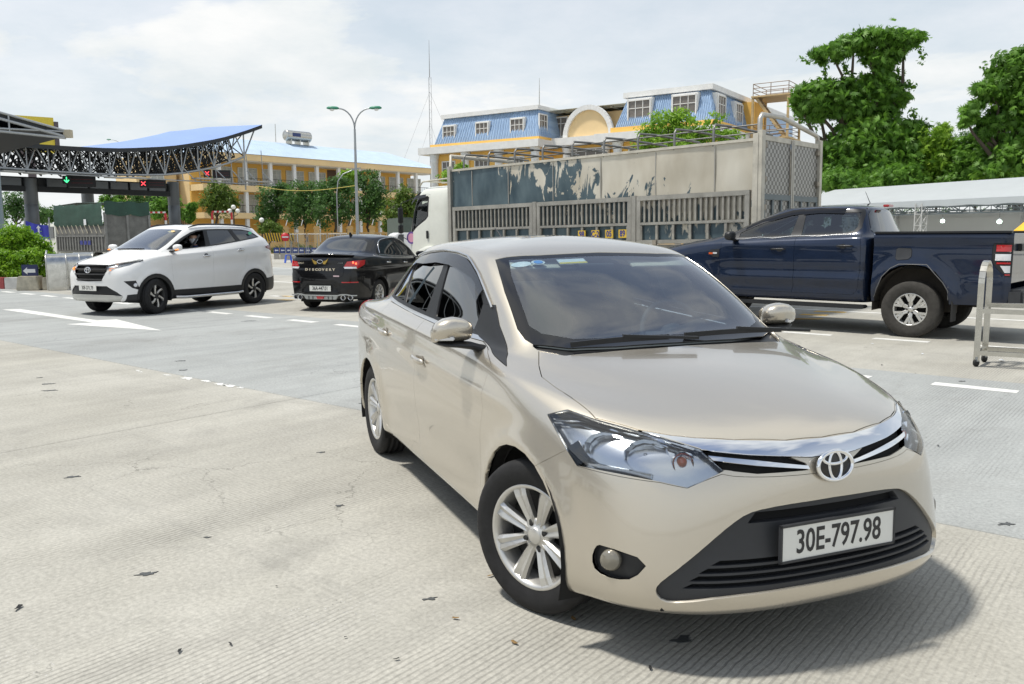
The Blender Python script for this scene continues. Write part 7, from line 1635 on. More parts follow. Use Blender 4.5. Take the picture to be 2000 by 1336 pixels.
def steel_mat():
 """polished steel, reflections painted into the colour: dark blue in front, cream towards rear"""
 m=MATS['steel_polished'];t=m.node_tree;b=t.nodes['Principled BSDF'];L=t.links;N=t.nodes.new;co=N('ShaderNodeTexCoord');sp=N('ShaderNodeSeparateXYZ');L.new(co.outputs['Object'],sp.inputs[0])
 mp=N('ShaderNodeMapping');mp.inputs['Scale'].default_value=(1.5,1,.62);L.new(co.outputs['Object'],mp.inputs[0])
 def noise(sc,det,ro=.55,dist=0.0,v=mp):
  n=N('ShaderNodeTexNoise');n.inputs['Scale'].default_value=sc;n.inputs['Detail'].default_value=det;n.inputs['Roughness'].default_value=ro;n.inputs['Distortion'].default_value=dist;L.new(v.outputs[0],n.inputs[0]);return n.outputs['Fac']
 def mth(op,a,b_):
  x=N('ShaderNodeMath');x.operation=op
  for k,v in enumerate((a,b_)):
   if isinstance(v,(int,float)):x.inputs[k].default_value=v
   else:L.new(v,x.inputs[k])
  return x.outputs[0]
 gx=mth('MULTIPLY',mth('SUBTRACT',sp.outputs[0],4.1),.060);gz=mth('MULTIPLY',mth('SUBTRACT',2.66,sp.outputs[2]),.20)  # painted reflection: mask grows darker towards the front and the bottom
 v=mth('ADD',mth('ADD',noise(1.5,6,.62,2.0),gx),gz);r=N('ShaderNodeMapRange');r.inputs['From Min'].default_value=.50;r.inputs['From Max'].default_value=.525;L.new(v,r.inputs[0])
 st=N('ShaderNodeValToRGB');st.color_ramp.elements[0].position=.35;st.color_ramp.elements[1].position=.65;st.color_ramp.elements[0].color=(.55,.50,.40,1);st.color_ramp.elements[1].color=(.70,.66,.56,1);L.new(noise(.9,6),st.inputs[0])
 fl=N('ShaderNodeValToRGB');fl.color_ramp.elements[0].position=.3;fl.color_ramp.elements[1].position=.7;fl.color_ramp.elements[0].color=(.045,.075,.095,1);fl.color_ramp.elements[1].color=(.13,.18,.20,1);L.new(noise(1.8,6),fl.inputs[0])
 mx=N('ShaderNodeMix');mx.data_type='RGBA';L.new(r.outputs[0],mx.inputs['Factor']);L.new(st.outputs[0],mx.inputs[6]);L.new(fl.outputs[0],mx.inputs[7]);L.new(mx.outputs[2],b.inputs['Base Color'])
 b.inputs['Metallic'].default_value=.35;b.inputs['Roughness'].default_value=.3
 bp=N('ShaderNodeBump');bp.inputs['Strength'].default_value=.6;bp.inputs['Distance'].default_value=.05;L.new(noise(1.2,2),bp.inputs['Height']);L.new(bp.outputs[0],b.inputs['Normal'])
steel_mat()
plain('steel_worn',(.50,.48,.43),.38,.8,var=.22,vscale=3,bump=.2,bscale=12);plain('steel_dirty',(.42,.40,.35),.5,.6,var=.3,vscale=4);plain('cream_worn',(.55,.52,.44),.55,.1,var=.25,vscale=5);plain('rust_post',(.36,.32,.26),.7,.2,var=.4,vscale=6)
plain('frame_grey',(.16,.19,.20),.5,.4,var=.2);plain('tube_grey',(.20,.20,.19),.45,.7)
def checker_plate():
 m,t,b=new_mat('checker_plate');L=t.links;co=t.nodes.new('ShaderNodeTexCoord');mp=t.nodes.new('ShaderNodeMapping');mp.inputs['Scale'].default_value=(14,14,14);L.new(co.outputs['Object'],mp.inputs[0])
 ck=t.nodes.new('ShaderNodeTexChecker');ck.inputs['Scale'].default_value=1.0;L.new(mp.outputs[0],ck.inputs[0]);r=t.nodes.new('ShaderNodeTexNoise');r.inputs['Scale'].default_value=3;L.new(co.outputs['Object'],r.inputs[0])
 rp=t.nodes.new('ShaderNodeMix');rp.data_type='RGBA';rp.inputs[6].default_value=(.17,.165,.15,1);rp.inputs[7].default_value=(.38,.375,.35,1);L.new(ck.outputs['Fac'],rp.inputs['Factor']);L.new(rp.outputs[2],b.inputs['Base Color']);b.inputs['Metallic'].default_value=.5;b.inputs['Roughness'].default_value=.45
 bp=t.nodes.new('ShaderNodeBump');bp.inputs['Distance'].default_value=.02;L.new(ck.outputs['Fac'],bp.inputs['Height']);L.new(bp.outputs[0],b.inputs['Normal'])
checker_plate();plain('plate_yellow',(.62,.42,.05),.6,var=.2);plain('ink_blue',(.02,.03,.22),.5)
def build_truck():
 PSI=math.atan2(.69,-.724);L=8.2;HW=1.2
 root=empty('cargo_truck',(5.28,15.87,0),0,'white cab cargo truck with dented steel side panels and slatted gates','truck');root.rotation_euler=(0,R(.72),PSI)
 ZF,ZR,ZT=1.33,2.25,3.13
 sections=[(.16,2.62),(2.74,5.30),(5.42,8.06)]
 for m in(1,-1):
  up=MB();xs=np.linspace(.12,L,40);zs=np.linspace(ZR+.02,ZT,9);rg=np.random.default_rng(3)
  vs=[(x,m*(HW+.012*math.sin(x*2.7+z*3)*math.sin((z-ZR)/(ZT-ZR)*math.pi)+.0015*rg.normal()*(0<j<8)),z)for i,x in enumerate(xs)for j,z in enumerate(zs)]
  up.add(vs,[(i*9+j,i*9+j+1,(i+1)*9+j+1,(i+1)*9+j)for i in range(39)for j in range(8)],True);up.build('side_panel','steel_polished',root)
  if m>0:
   for x in(.9,2.2,3.55,4.85,6.2,7.4):MB().box((x,m*(HW+.004),(ZR+ZT)/2),(.02,.02,ZT-ZR-.06)).build('panel_seam','steel_worn',root)
  tr=MB();tr.box((L/2,m*HW,ZT+.02),(L,.06,.05));tr.build('top_rail','cream_worn',root)
  for k,(x0,x1)in enumerate(sections):
   gt=MB();gt.box(((x0+x1)/2,m*(HW+.03),ZR-.03),(x1-x0,.07,.09));gt.box(((x0+x1)/2,m*(HW+.03),1.72),(x1-x0,.06,.055));gt.box(((x0+x1)/2,m*(HW+.03),ZF+.03),(x1-x0,.07,.08))
   for x in(x0+.05,x1-.05):gt.box((x,m*(HW+.03),(ZR+ZF)/2),(.10,.065,ZR-ZF-.14))
   g=gt.build('side_gate','steel_worn',root,bevel=.006)
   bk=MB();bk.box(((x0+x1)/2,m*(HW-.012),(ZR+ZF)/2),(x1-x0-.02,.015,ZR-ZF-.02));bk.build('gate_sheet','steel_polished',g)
   if m>0:
    n=19;sm=None
    for q in range(n):
     x=x0+.13+(x1-x0-.26)*(q+.5)/n
     if sm is None:o=MB().box((0,0,0),(.045,.05,ZR-.08-1.75)).build('slat','steel_dirty',g,bevel=.006);sm=o.data
     else:o=link('slat',sm,None,g)
     o.location=(x,HW+.028,(ZR-.08+1.75)/2)
    sm2=None
    for q in range(7):
     x=x0+.1+(x1-x0-.2)*q/6
     if sm2 is None:o=MB().box((0,0,0),(.06,.05,1.70-ZF-.08)).build('short_slat','steel_dirty',g,bevel=.006);sm2=o.data
     else:o=link('short_slat',sm2,None,g)
     o.location=(x,HW+.028,(1.70+ZF+.06)/2)
    for q in(0,1):
     x=x0+.45+q*(x1-x0-.9);MB().box((x,HW+.07,ZF+.02),(.10,.05,.10)).build('hinge','rust_post',g,bevel=.008)
  for x in(.06,2.68,5.36,L-.04):
   MB().box((x,m*(HW+.02),2.25 if x in(.06,L-.04)else 1.78),(.11,.10,2.0 if x in(.06,L-.04)else 1.0)).build('stake_post','cream_worn' if x<.1 else 'steel_worn',root,bevel=.006)
 for i,(t,x)in enumerate((('98',4.02),('C-2',3.66),('05',3.30),('89',2.96))):
  pl=MB().box((x,HW+.045,1.535),(.20,.02,.17)).build('painted_number','plate_yellow',root)
  M=Matrix.Translation((x,HW+.057,1.535))@Matrix(((-1,0,0,0),(0,0,1,0),(0,1,0,0),(0,0,0,1)))
  text_obj('digits',t,.17,'ink_blue',pl,M=Matrix.Translation(-pl.location)@M,sx=.8,ext=.001,bold=.004)
  # rear doors
 for y0,y1 in((-1.14,-.04),(.04,1.14)):
  d=MB();c=(y0+y1)/2;d.box((.0,c,2.66),(.03,y1-y0,.98));dr=d.build('rear_door','checker_plate',root)
  lo=MB();lo.box((.0,c,1.72),(.03,y1-y0,.80));lo.build('lower_panel','checker_plate',dr)
  fr=MB();fr.box((-.02,c,2.14),(.05,y1-y0,.10));fr.box((-.02,c,1.30),(.05,y1-y0,.08))
  for y in np.linspace(y0+.04,y1-.04,4):fr.box((-.02,y,1.72),(.05,.06,.76))
  fr.build('door_frame','frame_grey',dr)
  hd=MB();hd.box((-.01,c,3.18),(.05,y1-y0,.09));hd.build('door_header','cream_worn',dr)
  for z in(3.05,2.45,1.95):MB().box((-.03,y0+.02 if c<0 else y1-.02,z),(.07,.14,.10)).build('hinge','rust_post',dr,bevel=.008)
 lk=MB()
 for y in(-.035,.035):lk.tube([(-.045,y,1.35),(-.045,y,3.2)],.02,8)
 lk.build('lock_rod','steel_worn',root)
 for y in(-1.2,1.2):MB().box((-.02,y,2.30),(.10,.12,2.0)).build('corner_post','cream_worn',root,bevel=.008)
 rh=MB();rh.tube([(.02,1.2,3.25),(.02,1.2,3.5),(.02,1.13,3.58),(.02,.35,3.60),(.02,-1.1,3.40),(.02,-1.2,3.36),(.02,-1.2,3.2)],.045,8);rh.build('rear_hoop','steel_worn',root)
 for x in np.linspace(.95,L-.5,9):
  MB().tube([(x,1.18,3.1),(x,1.18,3.42),(x,1.12,3.50),(x,.5,3.52),(x,-1.12,3.50),(x,-1.18,3.42),(x,-1.18,3.1)],.024,7).build('canopy_hoop','tube_grey',root)
 for y in(.55,-.55):MB().tube([(.3,y,3.50),(L-.3,y,3.50)],.016,6).build('canopy_rail','tube_grey',root)
 fh=MB();fh.tube([(L,1.15,3.1),(L,1.15,3.50),(L,-1.15,3.50),(L,-1.15,3.1)],.05,8);fh.build('front_hoop','cream_worn',root)
 bx=MB();bx.box((L/2,0,1.24),(L,2.36,.12));bx.box((L-.02,0,2.2),(.05,2.36,1.8));bx.build('cargo_floor','steel_dirty',root)
 ch=MB();ch.box((4.6,.42,.98),(9.4,.09,.26));ch.box((4.6,-.42,.98),(9.4,.09,.26));ch.box((.2,0,.75),(.1,2.2,.14));ch.box((5,1.0,.8),(1.3,.3,.5));ch.build('chassis','liner_black',root)
 for x in(2.2,9.1):
  for m in(1,-1):make_wheel(root,(x,m*.98,.46),.46,.29,.28,dict(n=8,wi=.05,wo=.05,dish=.06,ridge=.004,nuts=8),0,m,mats=('tyre_dusty','steel_dirty','liner_black'))
  # cab
 V,a_,b_=bgrid(CAB_RINGS(),5,4);S=Shell(V,a_,b_)
 side=lambda u,w,f:2.6<u<8 and w<9.2
 S.cut('hole',circle(9.1,.62,.70),(0,1,0),side)
 S.cut('windshield',[(9.9,.03,2.56),(9.9,-.82,2.53),(9.9,-.90,2.40),(9.9,-.97,1.85),(9.9,-.9,1.78),(9.9,.03,1.76)],(1,0,0),lambda u,w,f:u<3.4 and w>2.5)
 S.cut('frame',[(x,0,z)for x,z in[(9.92,1.62),(9.60,1.83),(9.25,2.0),(9.16,2.08),(9.15,2.56),(9.22,2.60),(9.60,2.57),(9.72,2.45),(9.84,2.1)]],(0,1,0),side)
 S.cut('glass',[(x,0,z)for x,z in[(9.87,1.70),(9.58,1.88),(9.25,2.05),(9.20,2.10),(9.19,2.50),(9.56,2.52),(9.66,2.42),(9.79,2.1)]],(0,1,0),side,only=('frame',))
 S.cut('door',[(x,0,z)for x,z in[(9.98,1.62),(9.96,1.15),(9.72,1.10),(9.45,1.28),(9.12,1.30),(9.10,1.5),(9.10,2.62),(9.25,2.66),(9.62,2.62),(9.76,2.47),(9.88,2.1)]],(0,1,0),side)
 g=lambda*n,sd='center':S.get(n,sd)
 cb=panel('cab',g('body'),'truck_white',root,inset=.001);panel('windshield',g('windshield'),'glass_green',root,rim=False)
 for sd in 'LR':
  m=1 if sd=='L' else-1;d=panel('cab_door',g('door',sd=sd),'truck_white',root);panel('window_frame',g('frame',sd=sd),'black_plastic',d,inset=0);panel('window',g('glass',sd=sd),'glass_clear',d,rim=False,offset=-.01)
  rbox('door_handle',(9.18,m*1.125,1.62),(.07,.03,.20),'black_plastic',d,.012)
  rbox('wing_mirror',(10.12,m*1.22,2.13),(.06,.16,.40),'black_plastic',root,.03);rbox('wing_mirror',(10.12,m*1.22,1.78),(.06,.16,.22),'black_plastic',root,.03)
  MB().tube([(9.75,m*1.02,2.58),(10.1,m*1.2,2.45),(10.12,m*1.22,1.6),(10.0,m*1.1,1.5)],.012,6).build('mirror_arm','black_plastic',root)
  vz=MB();vz.add([(9.8,m*1.08,2.48),(9.62,m*1.10,2.62),(9.2,m*1.10,2.64),(9.2,m*1.14,2.56),(9.60,m*1.14,2.53),(9.78,m*1.12,2.40)],[(0,1,4,5),(1,2,3,4)]);vz.build('window_visor','black_plastic',root)
  fa=MB();pr_=[(9.1+.72*math.cos(t),.62+.72*math.sin(t))for t in np.linspace(.35,math.pi-.5,14)]
  fa.add([(x,m*1.10,z)for x,z in pr_]+[(x,m*1.18,z-.02)for x,z in pr_]+[(x,m*1.17,z-.12)for x,z in pr_],[(k*14+i,k*14+i+1,(k+1)*14+i+1,(k+1)*14+i)for k in range(2)for i in range(13)],True);fa.build('wheel_arch','truck_white',root)
  if m>0:
   sk=MB().lathe([(0,.0),(.16,.0)],24,'y').build('round_badge','badge_purple',root,loc=(9.86,1.088,1.55),rot=(0,0,.18));MB().lathe([(0,.002),(.115,.002)],24,'y').build('badge_centre','badge_pink',sk)
 rk=MB();
 for y in(1.0,-1.0):rk.tube([(8.4,y,3.0),(9.45,y,2.97),(9.55,y,2.88)],.022,6)
 for x in(8.45,9.4):rk.tube([(x,1.0,2.98),(x,-1.0,2.98)],.02,6)
 rk.build('roof_rack','cream_worn',root)
 rbox('sun_shield',(9.72,0,2.66),(.20,1.9,.05),'black_plastic',root,.02,rot=(0,.5,0));rbox('dashboard',(9.75,0,1.62),(.35,1.9,.30),'interior_dark',root,.05)
 for y in(.6,-.6):s_=rbox('seat',(9.0,y,1.55),(.5,.5,.15),'interior_dark',root,.05);rbox('seat_back',(-.22,0,.33),(.14,.48,.6),'interior_dark',s_,.05)
 panel('inner_lining',patch_offset(g('body','door'),-.07),'liner_grey',root,inset=0,rim=False)
 return root
glass_mat('glass_clear',(.72,.84,.80),0,.03,.8);plain('badge_purple',(.14,.08,.30),.5);plain('badge_pink',(.65,.30,.42),.5);plain('liner_grey',(.10,.10,.10),.9)
truck=build_truck()
# ================================================================ street furniture and the rest
def cloth(name,col,tr):
 m=plain(name,col,.8,var=.06,vscale=1.2,bump=.25,bscale=2);t=m.node_tree;b=t.nodes['Principled BSDF'];x=t.nodes.new('ShaderNodeBsdfTranslucent');x.inputs[0].default_value=(*col,1);mx=t.nodes.new('ShaderNodeMixShader');mx.inputs[0].default_value=tr
 t.links.new(b.outputs[0],mx.inputs[1]);t.links.new(x.outputs[0],mx.inputs[2]);t.links.new(mx.outputs[0],t.nodes['Material Output'].inputs['Surface'])
plain('kerb_red',(.30,.06,.06),.7,var=.25,vscale=4);plain('kerb_white',(.50,.50,.48),.7,var=.25,vscale=4);plain('sign_blue',(.02,.05,.22),.45);plain('sign_navy',(.02,.03,.10),.45);plain('sign_white',(.72,.74,.76),.5);plain('sign_red',(.52,.02,.03),.45);plain('banner_blue',(.05,.06,.42),.7,var=.15,vscale=4);plain('galvanised',(.36,.38,.39),.4,.7,var=.1);plain('lamp_green',(.03,.22,.13),.45);plain('globe',(.80,.80,.76),.35);plain('concrete_block',(.42,.40,.36),.85,var=.2,vscale=4);plain('stripe_yellow',(.62,.40,.03),.6);plain('stripe_black',(.02,.02,.02),.6);plain('stool_blue',(.06,.14,.62),.45);plain('tarp_green',(.03,.075,.055),.75,var=.3,vscale=2,bump=.5,bscale=2.5);plain('grey_planks',(.16,.16,.15),.75,var=.4,vscale=3);plain('cargo_rib',(.24,.24,.23),.6,.4,var=.3);plain('steel_mirror',(.58,.57,.53),.16,1.0,var=.25,vscale=5,bump=.25,bscale=3);cloth('tent_fabric',(.62,.66,.68),.45);cloth('tent_wall',(.55,.55,.53),.5);plain('truss_white',(.60,.60,.58),.5,.3);plain('tent_lamp',(.85,.95,.85),.3,emit=(.75,1,.85),es=4.0);plain('umbrella_yellow',(.75,.45,.03),.7);plain('pier_cream',(.55,.38,.17),.8,var=.1);plain('rusty_white',(.50,.46,.36),.7,var=.35,vscale=6)
plain('tarp_grey',(.09,.115,.095),.7,var=.2);plain('tarp_pale',(.40,.42,.40),.7,var=.1);plain('mast_grey',(.40,.40,.40),.5,.3);plain('cable_yellow',(.5,.42,.08),.6)
# kerb of the hedge bed: painted blocks
kb=empty('planter_kerb',gp(20,562),0,'red and white painted kerb in front of the hedge','kerb');c0=Vector(kb.location)
a,b=gp(-90,563),gp(118,566);d=(b-a);L=d.length;d.normalize();x=0;k=0
while x<L:
 w=min(.95,L-x);p=a+d*(x+w/2)+Vector((0,.15,.16))-c0;MB().box(tuple(p),(w-.01,.3,.34),rz=math.atan2(d.y,d.x)).build('kerb_block','kerb_red' if k%2 else 'kerb_white',kb,bevel=.015);x+=.95;k+=1
 # arrow board on a concrete foot
def arrow_board(px,py,Y,s,label,group,name='arrow_sign'):
 p=at(px,py,Y);r=empty(name,(p.x,p.y,0),R(8),label,'sign',group);z=p.z
 MB().box((0,0,z),(.42*s,.05,.34*s)).build('board','sign_navy',r,bevel=.01)
 A=[(-.17,0),(-.06,.10),(-.06,.05),(.15,.05),(.15,-.05),(-.06,-.05),(-.06,-.10)];MB().prism([(q[0]*s,q[1]*s+z)for q in A],-.032,-.026,'y').build('arrow','sign_white',r)
 for x_ in(-.12,.10):MB().box((x_*s,.02,z/2),(.06,.05,z)).build('leg','galvanised',r)
 return r
r=arrow_board(58.5,529,23.6,1.02,'navy sign with white arrow pointing left on a rusty white concrete foot',None)
ft=MB();ft.prism([(-.32,0),(.30,0),(.24,.40),(-.26,.40)],-.22,.22,'y');ft.build('foot','rusty_white',r,bevel=.02);f2=MB();f2.prism([(.36,0),(.62,0),(.44,.36),(.36,.36)],-.18,.2,'y');f2.build('foot','rusty_white',r,bevel=.02)
# bent stainless crash guards
def guard(px,Y,label):
 p=gp(px,566-(Y-24)*6)if False else at(px,560,Y);p.z=0;r=empty('crash_guard',p,R(28),label,'barrier','bent steel guards beside the hedge')
 pts=[(0,0),(0,.72)]+[(.30-.30*math.cos(t),.72+.30*math.sin(t))for t in np.linspace(.2,math.pi/2+.5,8)]+[(.75,.93)]
 m=MB();n=len(pts);w=.50;m.add([(-w/2,y,z)for y,z in pts]+[(w/2,y,z)for y,z in pts],[(i,i+1,n+i+1,n+i)for i in range(n-1)],True);m.build('plate','steel_mirror',r)
 for s_ in(-1,1):MB().tube([(s_*w/2,y,z)for y,z in pts],.022,6).build('edge_tube','steel',r)
 MB().box((0,.35,.45),(w*.9,.05,.04)).build('brace','galvanised',r)
for k,(px,Y)in enumerate(((113,23.4),(140,24.3),(167,25.4))):guard(px,Y,('front','middle','rear')[k]+' bent stainless guard plate between hedge and white SUV')
gr=MB();q=at(95,560,23.6);q.z=0;g_=empty('hoop_rail',q,R(28),'thin grey hoop rail at the end of the hedge','barrier');gr.tube([(0,0,0),(0,0,.85)]+[(0,.3-.3*math.cos(t),.85+.25*math.sin(t))for t in np.linspace(.3,1.6,6)]+[(0,1.2,1.08)],.025,6);gr.build('tube','galvanised',g_);MB().tube([(0,0,.5),(0,1.2,.55)],.02,6).build('tube','galvanised',g_)
# blue banner with an arrow
p=at(73,445,33);r=empty('blue_banner',(p.x,p.y,0),R(10),'sagging blue banner with a white up arrow behind the hedge','banner');bn=MB();n=9
g2=[[(-.42+.84*i/n+0,.06*math.sin(i*1.3),p.z+.28-.18*i/n-.05*math.sin(math.pi*i/n)-(.62-.10*math.sin(i))*j/3)for j in range(4)]for i in range(n+1)]
bn.add([v for c in g2 for v in c],[(i*4+j,i*4+j+1,(i+1)*4+j+1,(i+1)*4+j)for i in range(n)for j in range(3)],True);bn.build('cloth','banner_blue',r);MB().prism([(.05,p.z-.22),(.11,p.z-.22),(.11,p.z-.02),(.16,p.z-.02),(.08,p.z+.10),(0,p.z-.02),(.05,p.z-.02)],-.12,-.115,'y').build('arrow','sign_white',r)
for x_ in(-.44,.44):MB().tube([(x_,0,0),(x_,0,p.z+.4)],.03,6).build('pole','galvanised',r)
# green tarp truck
def tarp_truck():
 C=at(205,450,36);D_=Vector((.75,-.66,0));Lx,Dy=5.3,1.95;zt=2.95;P=Vector((C.x,C.y,0))-D_*Lx
 r=empty('tarp_truck',P,math.atan2(-.66,.75),'small truck with a dark green tarpaulin over its ribbed cargo bed','truck')
 MB().box((Lx/2,Dy/2,.9),(Lx,Dy,.14)).build('bed_floor','cargo_rib',r);MB().box((Lx/2,-.01,1.2),(Lx,.05,.62)).build('side_board','grey_planks',r)
 sm=None
 for k in range(17):
  if sm is None:o=MB().box((0,0,0),(.09,.06,.58)).build('rib','cargo_rib',r);sm=o.data
  else:o=link('rib',sm,None,r)
  o.location=(.15+k*.31,-.055,1.2)
 MB().box((Lx/2,-.02,1.54),(Lx+.04,.08,.06)).build('board_rail','cargo_rib',r);MB().box((Lx/2,.0,1.82),(Lx,.04,.5)).build('upper_board','grey_planks',r)
 tp=MB();rg=np.random.default_rng(8);nx,nz=14,8
 V=[[(Lx*i/nx,-.06-.05*rg.random()*(0<j<nz),1.98+(zt-1.98)*j/nz+(.03*rg.normal()if j==nz else 0))for j in range(nz+1)]for i in range(nx+1)];tp.add([v for c in V for v in c],[(i*9+j,i*9+j+1,(i+1)*9+j+1,(i+1)*9+j)for i in range(nx)for j in range(nz)],True)
 tp.add([(0,-.05,zt),(Lx,-.05,zt),(Lx,Dy,zt+.1),(0,Dy,zt+.05),(Lx/2,-.05,zt+.08),(Lx/2,Dy,zt+.15)],[(0,4,5,3),(4,1,2,5)],True);tp.build('tarpaulin','tarp_green',r,recalc=False)
 V=[[(Lx+.05+.04*rg.random(),Dy*i/nx,2.42+.035*math.sin(i)+(zt+.06-2.42)*j/4)for j in range(5)]for i in range(nx+1)];t2=MB();t2.add([v for c in V for v in c],[(i*5+j,i*5+j+1,(i+1)*5+j+1,(i+1)*5+j)for i in range(nx)for j in range(4)],True);t2.build('tarp_flap','tarp_green',r)
 for y0,y1 in((.05,.93),(1.0,1.9)):MB().box((Lx,(y0+y1)/2,1.75),(.05,y1-y0,1.4)).build('rear_door','grey_planks',r)
 for y in(.02,.965,1.93):MB().box((Lx+.03,y,1.75),(.08,.10,1.6)).build('door_post','cargo_rib',r)
 for k in range(11):MB().bar((.15+k*.47,-.10,2.02),(.40+k*.47,-.08,1.66),.022).build('rope','rusty_white',r)
 MB().box((-1.0,.98,1.35),(1.5,1.8,1.6)).build('cab','truck_white',r,bevel=.12);MB().box((-1.0,.07,1.72),(.9,.04,.55)).build('cab_window','pane_dark',r);MB().box((-1.95,.0,1.75),(.12,.2,.5)).build('wing_mirror','black_plastic',r,bevel=.02)
 for x_ in(3.9,-1.0):make_wheel(r,(x_,.25,.42),.42,.25,.24,dict(n=6,wi=.05,wo=.05,nuts=6),0,-1,mats=('tyre_dusty','steel_dirty','liner_black'))
 MB().box((3.6,-.13,2.15),(.25,.01,.25)).build('paper_tag','sign_white',r)
 for k in range(3):MB().box((3.0+k*.42,-.10,1.25),(.28,.01,.18)).build('painted_digit','ink_blue',r)
tarp_truck()
# lamp posts
def lamp_post(px,Y,ztop,label,half=1.15,py_base=452):
 p=at(px,400,Y);r=empty('lamp_post',(p.x,p.y,0),0,label,'lamp','double arm lamp posts');MB().tube([(0,0,0),(0,0,ztop*.6),(0,0,ztop*.86)],[.10,.075,.055],10).build('mast','galvanised',r)
 for s_ in(-1,1):
  a_=MB();a_.tube([(0,0,ztop*.86-.02*s_)]+[(s_*half*.86*(1-math.cos(t)),0,ztop*.86+(ztop*.13)*math.sin(t))for t in np.linspace(.1,math.pi/2,8)],.04,7);a_.build('arm','galvanised',r)
  secs=[[(s_*(half*.82+x_),.14*w*math.cos(q),ztop*.99+.02*x_+.12*w*max(-.4,math.sin(q)))for q in np.linspace(0,2*math.pi,12,endpoint=False)]for x_,w in((0,.4),(.12,.85),(.35,1.0),(.55,.9),(.66,.4))]
  hd=solid_loft(secs).build('lamp_head','lamp_green',r,smooth=True);MB().lathe([(0,-.1),(.10,-.07),(.13,0)],12,'z',c=(s_*(half*.82+.38),0,ztop*.985)).build('lens','white_lens',hd)
 return r
lamp_post(697,46,8.4,'tall grey lamp post with two green heads in front of the trees',1.0);lamp_post(252,130,16.5,'twin green lamp heads showing above the far toll roof',2.6)
p=at(659,420,74);r=empty('street_lamp',(p.x,p.y,0),R(15),'single curved arm street lamp among the trees','lamp');MB().tube([(0,0,0),(0,0,5.2),(.15,0,6.3),(.6,0,6.9),(1.4,0,7.25),(1.9,0,7.4)],.05,7).build('mast','galvanised',r);MB().box((1.75,0,7.38),(.8,.2,.08),M=Matrix.Rotation(-.2,3,'Y')).build('lamp_head','galvanised',r)
# radio mast with guys
p=at(842,330,160);r=empty('radio_mast',(p.x,p.y,0),0,'thin lattice radio mast rising left of the office block','mast');m=MB();H_=at(841,78,160).z
for a_ in range(3):m.tube([(.28*math.cos(a_*2.1),.28*math.sin(a_*2.1),0),(.28*math.cos(a_*2.1),.28*math.sin(a_*2.1),H_*.82)],.035,4)
for k in range(60):
 z=k*H_*.82/60;a_=k%3;m.tube([(.28*math.cos(a_*2.1),.28*math.sin(a_*2.1),z),(.28*math.cos((a_+1)*2.1),.28*math.sin((a_+1)*2.1),z+H_*.82/60)],.02,4)
m.build('lattice','mast_grey',r);MB().tube([(0,0,H_*.82),(0,0,H_)],[.10,.03],5).build('antenna','mast_grey',r);gy=MB()
for a_,z in((-12,.75),(-8,.6),(12,.75),(7,.6)):gy.tube([(0,0,H_*z),(a_,2,0)],.018,4)
gy.build('guy_wires','mast_grey',r)
# yellow cable strung to the lamp post
MBc=MB();A,B=at(500,363,60),at(697,362,46);o=empty('hanging_cable',A,0,'thin yellow cable sagging from the lamp post towards the toll canopy','cable');MBc.tube([A.lerp(B,t)-A+Vector((0,0,-.32*math.sin(math.pi*t)))for t in np.linspace(0,1,14)],.018,5);MBc.build('cable','cable_yellow',o)
# no-entry sign
p=at(557,463,50);r=empty('no_entry_sign',(p.x,p.y,0),R(14),'round red no entry sign on a pole by the fence','sign');MB().lathe([(0,-.012),(.25,-.012),(.25,.012),(0,.012)],28,'y',c=(0,0,p.z)).build('disc','sign_red',r);MB().box((0,-.016,p.z),(.36,.006,.075)).build('bar','sign_white',r);MB().tube([(0,.03,0),(0,.03,p.z+.2)],.025,6).build('pole','galvanised',r)
# striped boards
p=at(545,463,56);r=empty('striped_barrier',(p.x,p.y,0),R(14),'yellow and black striped board behind the no entry sign','barrier');MB().box((0,0,p.z),(1.9,.04,.55)).build('board','stripe_yellow',r)
for k in range(11):x_=-.86+k*.17;MB().prism([(x_-.10,p.z+.27),(x_-.02,p.z+.27),(x_+.10,p.z-.27),(x_+.02,p.z-.27)],-.03,-.022,'y').build('stripe','stripe_black',r)
for x_ in(-.8,.8):MB().box((x_,.05,p.z/2),(.06,.06,p.z)).build('leg','galvanised',r)
# low wall of arrow boards and concrete blocks
for k in range(8):
 px=540+k*12.2;p=at(px,489,55);r=empty('arrow_block',(p.x,p.y,0),R(14),'blue left arrow board on a concrete block, number %s from the SUV'%('first','second','third','fourth','fifth','sixth','seventh','eighth')[k],'barrier','blue arrow boards along the fence');z=p.z
 MB().box((0,0,z),(.36,.05,.36)).build('board','sign_blue',r);MB().prism([(-.12,z),(-.04,z+.08),(-.04,z+.035),(.12,z+.035),(.12,z-.035),(-.04,z-.035),(-.04,z-.08)],-.035,-.028,'y').build('arrow','sign_white',r);MB().prism([(-.19,0),(.19,0),(.15,z-.18),(-.15,z-.18)],-.2,.2,'y').build('block','concrete_block',r)
for px in(1290,):pass
# stool
p=gp(563.5,502);p=at(563,500,47);r=empty('plastic_stool',(p.x,p.y,0),R(20),'blue plastic stool on the far lane','stool');MB().box((0,0,.44),(.30,.30,.04)).build('seat','stool_blue',r,bevel=.012)
for x_,y_ in((-1,-1),(1,-1),(1,1),(-1,1)):MB().bar((x_*.19,y_*.19,0),(x_*.12,y_*.12,.43),.055).build('leg','stool_blue',r)
MB().box((0,0,.18),(.28,.28,.03)).build('rung','stool_blue',r)
